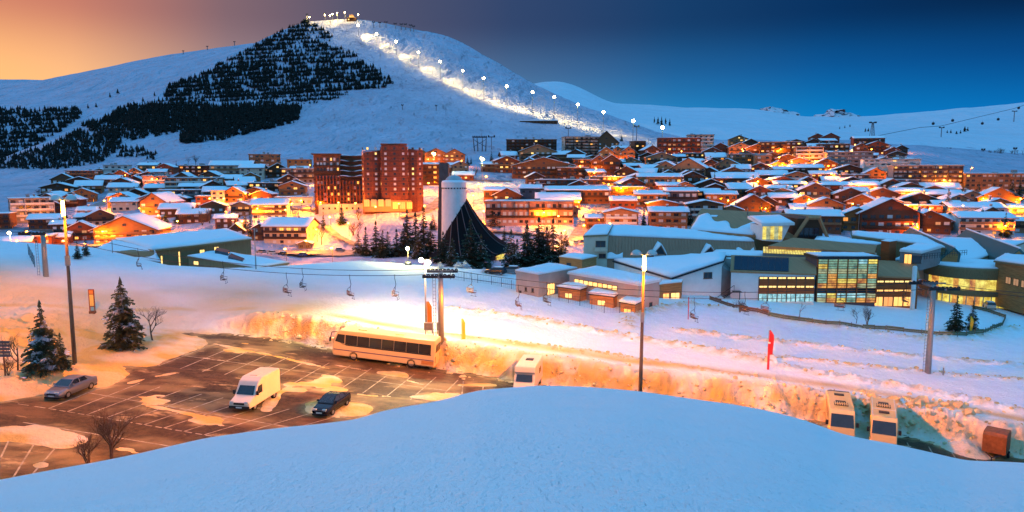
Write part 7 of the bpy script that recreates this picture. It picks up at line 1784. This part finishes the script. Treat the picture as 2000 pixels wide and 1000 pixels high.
# two minibuses seen from above
for (rear, front, lab, band_) in (((1637,766), (1652,850), 'left minibus seen from above with slatted roof vent and dark windscreen', False), ((1724,780), (1730,856), 'right minibus seen from above with white frame line across its roof', True)):
    A_, B_ = P(*rear, 80), P(*front, 70); hdir = head(L(rear[0], rear[1] + 66), L(front[0], front[1] + 52)); hb = 2.95
    Pr = L(rear[0], rear[1], hb); c = Vector((Pr.x, Pr.y, 0)) + Vector((math.cos(hdir), math.sin(hdir), 0)) * 3.6; c.z = lot_z(c.x) + .02
    t = thing('minibus', lab, 'minibus', c, hdir); a = 3.7; hw = 1.12; MY = paint('paint_ivory', (.62, .46, .2))
    link('body', box_body(7.4, hw, [(-a, .4), (a - .1, .4), (a, .8), (a - .15, 1.45), (a - .75, 2.6), (a - 1.1, hb - .08), (-a + .1, hb), (-a, hb - .2)], MY, bev=.1), t)
    qpane(t, [(a - .2, -1.0, 1.5), (a - .2, 1.0, 1.5), (a - .78, .95, 2.58), (a - .78, -.95, 2.58)], 'windscreen', out=.05)
    for s_ in (-1, 1):
        for i in range(4): x0 = -a + .4 + i * 1.3; qpane(t, [(x0, s_ * hw, 1.5), (x0 + 1.2, s_ * hw, 1.5), (x0 + 1.2, s_ * hw, 2.35), (x0, s_ * hw, 2.35)])
        for x in (2.3, -2.2): wheel(t, x, s_ * (hw - .12), .4, .24)
        b = MB(); b.box(a - .5, a - .3, s_ * 1.3 - .12, s_ * 1.3 + .12, 1.6, 2.0); b.build('mirror', M_TRIM, t)
    for x, n_ in ((-2.2, 0), (.2, 0)) if not band_ else ((-1.6, 0), (1.3, 0)):
        b = MB(); b.box(x - .28, x + .28, -.45, .45, hb - .003, hb + .07); b.build('roof_hatch', M_TRIM, t)
    x = .95 if not band_ else -.75; b = MB(); b.box(x - .5, x + .5, -.62, .62, hb - .002, hb + .05, 1)
    for i in range(6): b.box(x - .45, x + .45, -.55 + i * .2, -.47 + i * .2, hb + .05, hb + .11, 0)
    b.box(x - .03, x + .03, -.6, .6, hb + .051, hb + .115); b.build('roof_vent', [MY, M_TRIM], t)
    b = MB()
    if band_:
        for s_ in (-1, 1): b.box(-a + .15, a - 1.15, s_ * .98 - .03, s_ * .98 + .03, hb - .003, hb + .04)
        b.box(.35, .42, -.98, .98, hb - .002, hb + .045); b.build('roof_rail', MATS['shutter_white'], t)
    else: b.box(-a + .12, -a + .3, -1.0, 1.0, hb - .003, hb + .03); b.build('roof_seal', M_TRIM, t)
# brown box trailer
c = L(1944, 890); c.z = lot_z(c.x) + .02; t = thing('box_trailer', 'rusty brown box trailer on the snow at lower right', 'trailer', c, head(c, L(1915, 930))); MR = mat('paint_rust', (.2, .075, .03), .7, .4, 2)
link('body', box_body(2.4, .95, [(-1.2, .55), (1.2, .55), (1.2, 2.2), (.9, 2.45), (-.9, 2.45), (-1.2, 2.2)], MR, bev=.05), t)
for s_ in (-1, 1): wheel(t, -.1, s_ * .98, .33, .2)
b = MB(); b.tube([(1.2, -.6, .5), (2.3, 0, .5)], .06, 5); b.tube([(1.2, .6, .5), (2.3, 0, .5)], .06, 5); b.tube([(2.2, 0, .5), (2.2, 0, 0)], .05, 5); b.build('drawbar', M_DARKSTEEL, t)
# small cars of the village: one model copied
def small_car(pm):
    t = thing('small_car', '', 'car', (0, 0, 0)); b = loft([(-2.1, ring(.75, .35, .9)), (-1.9, ring(.86, .25, 1.0)), (.6, ring(.88, .25, .98)), (1.8, ring(.84, .28, .84)), (2.1, ring(.7, .36, .66))]); b.build('body', pm, t)
    b = MB(); v = [(-1.95, .8, .98), (-1.6, .66, 1.48), (.2, .66, 1.48), (1.0, .8, .96)]; b.v = v + [(x, -y, z) for x, y, z in v]; b.f = [(0, 1, 2, 3), (7, 6, 5, 4), (0, 4, 5, 1), (1, 5, 6, 2), (2, 6, 7, 3), (0, 3, 7, 4)]; b.m = [0] * 6; b.build('cabin', M_CARGLASS, t)
    b = MB(); b.box(-1.5, .15, -.62, .62, 1.483, 1.56); b.build('roof', M_ROOFSNOW, t)
    for s_ in (-1, 1):
        for x in (-1.3, 1.3): wheel(t, x, s_ * .8, .31)
    return t
SCOL = [paint('paint_grey', (.2, .2, .21), .4), M_WHITEP, paint('paint_red', (.3, .03, .02)), MATS['paint_silver'], paint('paint_blue', (.03, .06, .18), .3), MATS['paint_black']]
CARS = [(665,494,0,.3,'silver-grey car in the middle of the orange square'), (762,496,3,.3,'pale car at the right end of the orange square'), (706,492,3,2.8,'pale car by the bushy fir of the orange square'), (510,498,0,2.6,'grey snow-topped car left of the cream hotel row'), (530,500,1,2.4,'white snow-topped car in front of the cream hotel'), (552,502,5,2.5,'dark snow-topped car right of white one at the cream hotel'), (590,504,4,2.6,'blue snow-topped car at the edge of the orange square'),
 (1178,392,0,.3,'grey car at the bend of the orange road'), (1205,384,1,.2,'white car parked by long orange-lit row'), (1228,384,3,.2,'silver car parked by long orange-lit row'), (1244,384,1,.3,'white van-like car at the end of long orange-lit row'), (600,410,1,2.9,'white snow-covered car near the low flat shop'), (618,412,0,2.8,'grey car on the street left of brown tower'), (1140,476,4,1.2,'blue car by the timber cabin'), (1126,478,1,1.3,'white car by the timber cabin')]
protos = [None] * 6
for px, py, ci, a, lab in CARS:
    g = VIL.hit(px, py); g.z += .7 if py > 488 else .35
    if protos[ci] is None: o = protos[ci] = small_car(SCOL[ci]); remember(o); o.location = g; o.rotation_euler = (0, 0, a); o['label'] = lab
    else: o = dup(protos[ci], g, a, 1.0, lab)
    o['group'] = 'cars parked in the village'
for px, py, ci, a, lab in [(1932,602,1,1.2,'white car nearest the round building'), (1950,598,1,.9,'white car in the middle of the row by the round building'), (1972,590,3,.6,'silver car at the far end of the row by the round building'), (1986,604,1,2.8,'white car at the right picture edge on yellow-lit ground'), (968,536,5,2.9,'dark snow-speckled car by the net fence'), (996,534,0,3.0,'grey snow-covered car by the net fence')]:
    g = ground_near(px, py)
    if protos[ci] is None: o = protos[ci] = small_car(SCOL[ci]); remember(o); o.location = g; o.rotation_euler = (0, 0, a); o['label'] = lab
    else: o = dup(protos[ci], g, a, 1.0, lab)
    o['group'] = 'cars by the sports buildings'

# ------------------------------------------------------------------ chairlift over the field
def lift_pylon(base, top_px, label, span=2.4, lean=None):
    h = P(*top_px, base.y).z - base.z; t = thing('lift_pylon', label, 'lift pylon', base)
    b = MB(); b.tube([(0, 0, -1), (0, 0, h * .5), (0, 0, h)], [.36, .31, .27], 12); b.build('mast', M_LAMPMETAL, t, True)
    b = MB(); b.box(-.1, .1, -span, span, h - .35, h - .1); b.box(-1.4, 1.4, -.08, .08, h + .1, h + .25) ; b.build('cross_arm', M_STEEL, t)
    for s_ in (-1, 1):
        b = MB(); 
        for i in range(8):
            x = -1.6 + i * .46; b.lathe([(.06, -.06), (.2, -.05), (.2, .05), (.06, .06)], 10, 0, Matrix.Translation((x, s_ * span * .92, h - .1 + .05 * (i % 2))) @ Matrix.Rotation(rad(90), 4, 'X'))
        b.box(-1.8, 1.8, s_ * span * .92 - .06, s_ * span * .92 + .06, h - .34, h - .06); b.build('sheave_train', M_DARKSTEEL, t)
    b = MB(); b.tube([(-.55, -.4, .2), (-.55, -.4, h - .4)], .03, 4); b.tube([(-.85, -.4, .2), (-.85, -.4, h - .4)], .03, 4)
    for i in range(int(h / .4)): b.tube([(-.55, -.4, .3 + i * .4), (-.85, -.4, .3 + i * .4)], .02, 4)
    b.build('ladder', M_STEEL, t); return t, base.z + h
pA = ground_near(90, 540); pB = ground_near(862, 667); pC = ground_near(1812, 728)
tA, zA = lift_pylon(pA, (93, 452), 'lift pylon with ladder on the snow knoll at left'); tB, zB = lift_pylon(pB, (864, 532), 'lift pylon with crowded pulley wheels in the middle of the lit field'); tC, zC = lift_pylon(pC, (1826, 556), 'tall grey lift pylon at the right of the groomed tracks')
pts_ = [Vector((pA.x - 60, pA.y + 30, zA + 6)), Vector((pA.x, pA.y, zA)), Vector((pB.x, pB.y, zB)), Vector((pC.x, pC.y, zC)), Vector((pC.x + 70, pC.y + 5, zC - 1))]
CAB = []
for s_ in (-1, 1):
    path = []
    for a, b_ in zip(pts_[:-1], pts_[1:]):
        ln = (b_ - a).length
        for i in range(24): f = i / 24; q = a.lerp(b_, f) + Vector((0, s_ * 2.2, .12)); q.z -= ln * .035 * 4 * f * (1 - f); path.append(q)
    CAB.append(path); b = MB(); b.tube(path, .035, 5)
    tag(b.build('lift_cable', M_DARKSTEEL), ['nearer steel haul cable of the chairlift over the field', 'farther steel haul cable of the chairlift over the field'][(s_ + 1) // 2], 'cable')
def at_px(path, px):
    for a, b_ in zip(path[:-1], path[1:]):
        if a.y < 1: continue
        xa = 1000 + F_ * a.x / (a.y * CP - a.z * SP); xb = 1000 + F_ * b_.x / (b_.y * CP - b_.z * SP)
        if xa <= px <= xb: return a.lerp(b_, (px - xa) / (xb - xa))
def chair(label):
    t = thing('lift_chair', label, 'lift chair', (0, 0, 0), 0, 'chairs of the field chairlift')
    b = MB(); b.tube([(0, 0, .1), (0, 0, -.35), (.12, 0, -1.0), (0, 0, -1.5)], .035, 5); b.build('hanger', M_DARKSTEEL, t)
    b = MB()
    for y in (-.55, .55): b.tube([(0, 0, -1.3), (-.1, y, -1.6), (-.22, y, -2.25), (.28, y, -2.3), (.3, y, -2.0), (-.1, y, -1.95)], .03, 5)
    b.tube([(.34, -.55, -2.75), (.34, .55, -2.75)], .025, 4); b.tube([(.28, -.3, -2.3), (.4, -.3, -2.75)], .02, 4); b.tube([(.28, .3, -2.3), (.4, .3, -2.75)], .02, 4); b.build('frame', M_DARKSTEEL, t)
    for i in range(1): 
        b = MB()
        for k in range(4): b.box(-.22 + k * .13, -.12 + k * .13, -.58, .58, -2.3, -2.25)
        b.build('seat', WALL['dark'], t)
        b = MB()
        for k in range(3): b.box(-.24, -.2, -.58, .58, -2.15 + k * .16, -2.05 + k * .16)
        b.build('backrest', WALL['dark'], t)
    return t
ch0 = chair('x'); remember(ch0); first = True
CHN = ['lift chair hanging before the snow roof of the olive pavilion', 'lift chair hanging before the folded annex roof', 'lift chair over the blue snow, left of the close pair', 'lift chair over the blue snow, second of the close pair', 'lift chair left of the bright lit patch', 'lift chair just left of the pulley-crowded pylon', 'lift chair just right of the pulley-crowded pylon', 'lift chair in front of the net fence', 'lift chair before the larch cabins', 'lift chair beside the red course pole', 'lift chair in front of the pool building', 'lift chair below the glass hall, tilted', 'lift chair left of the tall grey pylon', 'lift chair over the bare shrub by the gymnasium']
for i, (px, k) in enumerate([(269,1),(435,1),(559,0),(590,1),(683,0),(771,0),(920,1),(1012,0),(1068,1),(1356,0),(1497,1),(1642,1),(1770,1),(1455,1)]):
    q = at_px(CAB[k], px); a = rad(R.uniform(-35, 35) + 20)
    if first: ch0.location = q; ch0.rotation_euler = (0, 0, a); ch0['label'] = CHN[i]; first = False
    else: dup(ch0, q, a, 1, CHN[i])

# ------------------------------------------------------------------ flags, poles, signs and fences on the field
M_RED = mat('flag_red', (.55, .02, .02), .7, .1, 2); M_ORG = mat('flag_orange', (.6, .12, .02), .7, .1, 2); M_YEL_ = mat('flag_yellow', (.7, .45, .03), .7, .1, 2); M_GRN = mat('paint_green', (.02, .16, .07), .6, .1)
def flag(px, top, bot, wd, m, label, pole=M_STEEL, low=.0, Y=None):
    g = ground_near(px, bot); s = pxm(g); h = (bot - top) / s; t = thing('feather_flag', label, 'flag', g)
    b = MB(); b.tube([(0, 0, -.3), (0, 0, h)], .04, 6); b.build('pole', pole, t)
    w_ = wd / s; b = MB(); n = 10; vs = []
    for i in range(n + 1):
        f = i / n; z = h * (low + (1 - low) * f); ww = w_ * (1 if f < .8 else 1 - (f - .8) * 3.5)
        vs += [(.05, .03 * math.sin(f * 5), z), (.05 + ww, .06 + .12 * math.sin(f * 6 + 1), z)]
    k = len(vs); vs += [(x, y + .015, z) for x, y, z in vs]; fs = []
    for i in range(n): q = 2 * i; fs += [(q, q + 1, q + 3, q + 2), (k + q, k + q + 2, k + q + 3, k + q + 1), (q, q + 2, k + q + 2, k + q), (q + 1, k + q + 1, k + q + 3, q + 3)]
    b.add(vs, fs); b.build('cloth', m, t)
flag(1500, 644, 700, 9, M_RED, 'red feather flag on the groomed tracks at the right', low=.12)
flag(834, 588, 648, 9, M_ORG, 'orange feather flag beside the lit lift pylon', M_GRN, .2)
flag(902, 622, 664, 6, M_YEL_, 'yellow feather marker on the brightly lit snow', M_YEL_, .02)
flag(1894, 617, 650, 5, M_YEL_, 'yellow marker in front of the lawn firs', M_YEL_, .02)
def post(px, top, bot, m, label, r=.07, name='marker_pole', cat='marker pole'):
    g = ground_near(px, bot); h = (bot - top) / pxm(g); t = thing(name, label, cat, g); b = MB(); b.tube([(0, 0, -.3), (0, 0, h)], r, 8); b.build('pole', m, t)
    b = MB(); b.lathe([(r * 1.4, h - .12), (r * 1.4, h + .02), (0, h + .06)], 8); b.build('cap', MATS['shutter_white'], t)
post(1344, 578, 624, M_RED, 'thin red course pole on the looped track'); post(1500, 668, 722, M_RED, 'thick red course pole in front of the red flag', .13)
post(220, 468, 494, M_STEEL, 'thin vent pole on the snow before the pavilion', .06); post(1842, 716, 733, M_STEEL, 'short grey stake beside the tall grey pylon', .08)
b0_ = ground_near(840, 655)
for x, w_, lab in ((0, .75, 'grey equipment box by the lift pylon'), (1.15, .4, 'narrow grey equipment box beside the wider one')):
    t = thing('equipment_box', lab, 'box', b0_ + Vector((x, .6, 0))); b = MB(); b.box(-w_, w_ * .4, -.25, .25, .5, 1.4); b.build('cabinet', M_LAMPMETAL, t); b = MB(); b.tube([(-w_ * .8, 0, -.2), (-w_ * .8, 0, .5)], .04, 4); b.tube([(w_ * .3, 0, -.2), (w_ * .3, 0, .5)], .04, 4); b.build('leg', M_DARKSTEEL, t)
    b = MB(); b.box(-w_ + .06, w_ * .4 - .06, -.27, -.252, .58, 1.32); b.build('door', M_STEEL, t)
# orange lit board on the snow at left
g = ground_near(181, 612); s = pxm(g); t = thing('information_board', 'tall framed information board with yellow panel on the orange snow', 'sign', g); hh = 47 / s; ww = 5.5 / s
b = MB(); b.box(-ww, -ww + .09, -.06, .06, -.4, hh); b.box(ww - .09, ww, -.06, .06, -.4, hh); b.box(-ww + .09, ww - .09, -.055, .055, hh - .12, hh); b.box(-ww + .09, ww - .09, -.055, .055, hh * .26, hh * .3); b.box(-ww + .09, ww - .09, -.055, .055, hh * .78, hh * .81); b.build('frame', WALL['red'], t)
b = MB(); b.box(-ww + .09, ww - .09, -.03, .03, hh * .3, hh * .78); b.build('panel', mat('panel_yellow', (.7, .55, .15), .6, .1), t)
b = MB(); b.box(-ww + .09, ww - .09, -.03, .03, hh * .81, hh - .12); b.build('header', mat('panel_orange', (.6, .25, .06), .6, .1), t)
b = MB(); b.box(-ww, ww, -.2, .2, -.3, .25); b.build('base', WALL['brown'], t)
# slatted direction sign at the far left
g = L(12, 752); g.z = gz(g.x, g.y); s = pxm(g); t = thing('direction_sign', 'direction sign with five dark slats on a red post at far left', 'sign', g)
b = MB(); b.tube([(0, 0, -.3), (0, 0, 3.2)], .06, 6); b.build('post', WALL['red'], t)
for i in range(5): b = MB(); b.box(-.7, .65, -.1, -.06, 1.75 + i * .3, 1.98 + i * .3); b.build('slat', WALL['slate'], t)
def fence_run(name, label, pts, h, panel, m, pm, step=2.0, near_=True, gap=0.1):
    ps = [ground_near(*q) for q in pts]; path = []
    for a, b_ in zip(ps[:-1], ps[1:]):
        n = max(1, int((b_ - a).length / step))
        for i in range(n): q = a.lerp(b_, i / n); q.z = gz(q.x, q.y); path.append(q)
    q = ps[-1]; q.z = gz(q.x, q.y); path.append(q)
    t = thing(name, label, 'fence', path[0]); o = path[0]; b = MB()
    for q in path: b.tube([q - o + Vector((0, 0, -.3)), q - o + Vector((0, 0, h + .08))], .045, 5)
    b.build('posts', pm, t); b = MB()
    for a, c in zip(path[:-1], path[1:]):
        a, c = a - o, c - o; n_ = Vector((c.y - a.y, a.x - c.x, 0)).normalized() * .02
        if panel == 'net':
            for k in range(7): z = Vector((0, 0, gap + (h - gap) * k / 6)); b.tube([a + z, c + z], .012, 3)
            m_ = 5
            for k in range(1, m_): q = a.lerp(c, k / m_); b.tube([q + Vector((0, 0, gap)), q + Vector((0, 0, h))], .01, 3)
        else:
            d = (c - a) * .02; hv = h * R.uniform(.8, 1.05)
            for (z0, z1) in ((gap, hv * .48), (hv * .52, hv)): b.add([a + d - n_ + Vector((0, 0, z0)), c - d - n_ + Vector((0, 0, z0)), c - d - n_ + Vector((0, 0, z1)), a + d - n_ + Vector((0, 0, z1)), a + d + n_ + Vector((0, 0, z0)), c - d + n_ + Vector((0, 0, z0)), c - d + n_ + Vector((0, 0, z1)), a + d + n_ + Vector((0, 0, z1))], [(0, 1, 2, 3), (7, 6, 5, 4), (0, 4, 5, 1), (1, 5, 6, 2), (2, 6, 7, 3), (3, 7, 4, 0)])
    b.build('netting' if panel == 'net' else 'panel', m, t); return t
M_NET = mat('net_grey', (.1, .13, .14), .6, .1)
fence_run('net_fence', 'grey net fence running along the snow below the beige school', [(880,546),(960,556),(1040,574),(1110,592),(1180,612),(1240,610)], 1.5, 'net', M_NET, M_DARKSTEEL)
M_GF = mat('fence_green', (.09, .12, .06), .7, .3, 1.5)
fence_run('panel_fence', 'low green panel fence round the snowy lawn of the glass hall', [(1500,618),(1560,628),(1640,636),(1730,645),(1800,652),(1870,657),(1920,652),(1958,636),(1964,622),(1930,610),(1900,603)], .75, 'p', M_GF, WALL['brown'], 1.9)
fence_run('panel_fence', 'low brown plank fence from the stair to the bare shrub', [(1386,586),(1420,598),(1460,608),(1500,617)], .8, 'p', WALL['brown'], WALL['brown'], 1.6)
fence_run('net_fence', 'short net fence by the snow knoll at the left', [(56,498),(62,510),(68,522)], 1.6, 'net', M_NET, M_DARKSTEEL)

# ------------------------------------------------------------------ lifts on the far slopes
def trestle(px, top, bot, wpx, label, sheet=None, name='lift_trestle'):
    g = (sheet or VIL).hit(px, bot); s = pxm(g); h = (bot - top) / s; w_ = wpx / s; t = thing(name, label, 'lift tower', g); b = MB()
    for x in (-w_/2, -w_*.2, w_*.2, w_/2): b.tube([(x * .8, 0, -2), (x, 0, h)], .35, 5); b.tube([(x * .8 + .6, 4, -2), (x, 3, h)], .3, 5)
    b.build('legs', M_STEEL, t); b = MB(); b.box(-w_ * .55, w_ * .55, -.6, 3.6, h - .5, h + .5); b.tube([(-w_/2, 0, h * .3), (w_/2, 0, h * .85)], .2, 4); b.tube([(w_/2, 0, h * .3), (-w_/2, 0, h * .85)], .2, 4)
    for i in range(9): x = -w_/2 + w_ * i / 8; b.box(x - .3, x + .3, -1.2, -.6, h, h + 1.2)
    b.build('beam', M_DARKSTEEL, t)
trestle(937, 268, 296, 26, 'wide steel lift trestle on the snow above the bare trees')
def tpylon(px, top, bot, wpx, label, sheet, name='lift_pylon', group=None):
    g = sheet.hit(px, bot); s = pxm(g); h = (bot - top) / s; w_ = wpx / s; t = thing(name, label, 'lift pylon', g, 0, group); b = MB(); r_ = max(.3, .7 / s); b.tube([(0, 0, -3), (0, 0, h)], [r_ * 1.2, r_], 6); b.build('mast', M_STEEL, t); b = MB(); b.box(-w_/2, w_/2, -.6, .6, h - .3, h + max(.5, 1.0 / s)); b.box(-w_/2, -w_*.3, -1, 1, h + .5, h + 1.6); b.box(w_*.3, w_/2, -1, 1, h + .5, h + 1.6); b.build('cross_arm', M_DARKSTEEL, t)
tpylon(960, 268, 292, 14, 'single T-shaped lift pylon right of the wide trestle', VIL); tpylon(1110, 251, 270, 12, 'T-shaped lift pylon behind the pale tower block', VIL); tpylon(1243, 248, 276, 10, 'T-shaped lift pylon at the foot of the lit piste', VIL)
tpylon(1838, 250, 268, 10, 'gondola pylon on the right slope, the lower of two', HC); tpylon(1980, 218, 238, 10, 'gondola pylon on the right slope, the upper of two', HC); tpylon(1918, 312, 324, 6, 'small lift pylon above the tan block, left', HC); tpylon(1980, 312, 324, 6, 'small lift pylon above the tan block, right', HC)
for px, top, bot, lab in ((730,44,54,'first'),(742,45,54,'second'),(754,44,54,'third'),(772,47,56,'fourth'),(784,48,58,'fifth'),(792,48,58,'sixth'),(802,50,61,'seventh'),(808,52,62,'last')): tpylon(px, top, bot, 6, '%s small ski-lift pylon along the skyline right of the summit hut' % lab, VIL)
for px, top, bot, sh, lab in ((358,100,106,RB,'thin pole far out on the left skyline ridge'),(405,91,97,RB,'middle thin pole on the left skyline ridge'),(458,80,87,RB,'thin pole on the left skyline ridge nearest the pines'),(852,207,216,VIL,'small lift mast on the blue slope left of a lit track'),(786,206,214,VIL,'tiny snow-gun post alone on the blue slope'),(600,28,42,VIL,'thin mast at the left end of the summit')): tpylon(px, top, bot, 4, lab, sh, 'slope_mast')
# big lattice lift tower at right
g = HC.hit(1703, 272); s = pxm(g); h = 31 / s; t = thing('lift_tower', 'tall lattice lift tower standing behind the red pavilion', 'lift tower', g); b = MB()
for x in (-1, 1):
    for y in (-1, 1): b.tube([(x * h * .14, y * h * .14, -3), (x * h * .035, y * h * .035, h)], h * .018, 5)
for k in range(6):
    f = k / 6; f2 = (k + 1) / 6; r0, r1 = h * (.14 - .105 * f), h * (.14 - .105 * f2)
    for sg in (-1, 1): b.tube([(-r0 * sg, -r0, h * f), (r1 * sg, -r1, h * f2)], h * .008, 4)
b.build('lattice', M_STEEL, t); b = MB(); b.box(-h * .22, h * .22, -h * .05, h * .05, h, h * 1.05); b.box(-h * .22, -h * .1, -h * .08, h * .08, h * 1.05, h * 1.09); b.box(h * .1, h * .22, -h * .08, h * .08, h * 1.05, h * 1.09); b.build('head', M_DARKSTEEL, t)
# gondolas and their cable
def gondola(p, sc, label, m=None):
    t = thing('gondola', label, 'gondola', p, 0, 'gondolas over the right slope'); b = MB(); b.tube([(0, 0, 0), (0, 0, -sc * .9)], sc * .07, 4); b.build('hanger', M_DARKSTEEL, t)
    b = MB(); b.lathe([(sc * .35, -sc * 2.5), (sc * .75, -sc * 2.2), (sc * .85, -sc * 1.6), (sc * .7, -sc * 1.0), (sc * .3, -sc * .85)], 10); b.build('cabin', m or M_DARKSTEEL, t)
GA = [(1796,249,1150),(1990,203,1300)]
pa, pb = P(*GA[0][:2], 1150), P(2060, 186, 1350); q0 = P(1700, 268, 1000)
b = MB(); b.tube([q0, pa, P(1838, 246, 1165), P(1980, 212, 1290), pb], .35, 4); tag(b.build('gondola_cable', M_DARKSTEEL), 'thin gondola cable climbing the right slope', 'cable')
for x, y, d, lab in ((1823,236,1160,'gondola over the slope left of the lower gondola pylon'), (1861,230,1180,'gondola just right of the lower gondola pylon'), (1919,236,1230,'gondola midway between the two gondola pylons'), (1950,228,1260,'gondola just left of the upper gondola pylon'), (1990,206,1300,'highest gondola near the right skyline')): p = P(x, y, d); gondola(p, 2.6, lab)
for x, y, lab in ((1779,300,'red lift cabin on the snow, left of two, above white-banded block'), (1800,302,'red lift cabin on the snow, right of two, above white-banded block'), (1891,302,'red lift cabin beside a dark lift frame on the snow')): p = HC.hit(x, y); s = pxm(p); gondola(p + Vector((0, 0, 10 / s)), 3.4 / s, lab, M_RED)
tpylon(1852, 296, 306, 8, 'dark lift frame on the snow above the large lit block', HC); tpylon(1872, 297, 304, 5, 'small dark lift post right of dark lift frame', HC); tpylon(1900, 296, 304, 9, 'wide dark lift frame beside a red cabin', HC)
# long dark shed on the blue slope
p = VIL.hit(1052, 241); s = pxm(p); t = thing('snow_shed', 'long low dark shed half buried on the slope left of the piste', 'shed', p, rad(-6)); b = MB(); b.box(-37 / s, 37 / s, 0, 6, -3, 5 / s); b.build('wall', WALL['dark'], t); b = MB(); b.box(-38 / s, 38 / s, -.8, 7, 5 / s + .003, 7 / s); b.build('roof', M_ROOFSNOW, t); b = MB()
for i in range(12): b.box(-36 / s + i * 6.4 / s, -34.8 / s + i * 6.4 / s, -1.0, 0, -3, 5 / s - .01)
b.build('buttress', WALL['brown'], t)
# course poles with coloured tops along the piste
for i, (x, y) in enumerate(PE):
    p = VIL.hit(x + 6, y); t = thing('piste_marker', 'short dark marker pole at the edge of the lit piste', 'marker pole', p, 0, 'piste edge markers'); b = MB(); b.tube([(0, 0, -1), (0, 0, 5)], .22, 5); b.build('pole', M_DARKSTEEL, t)
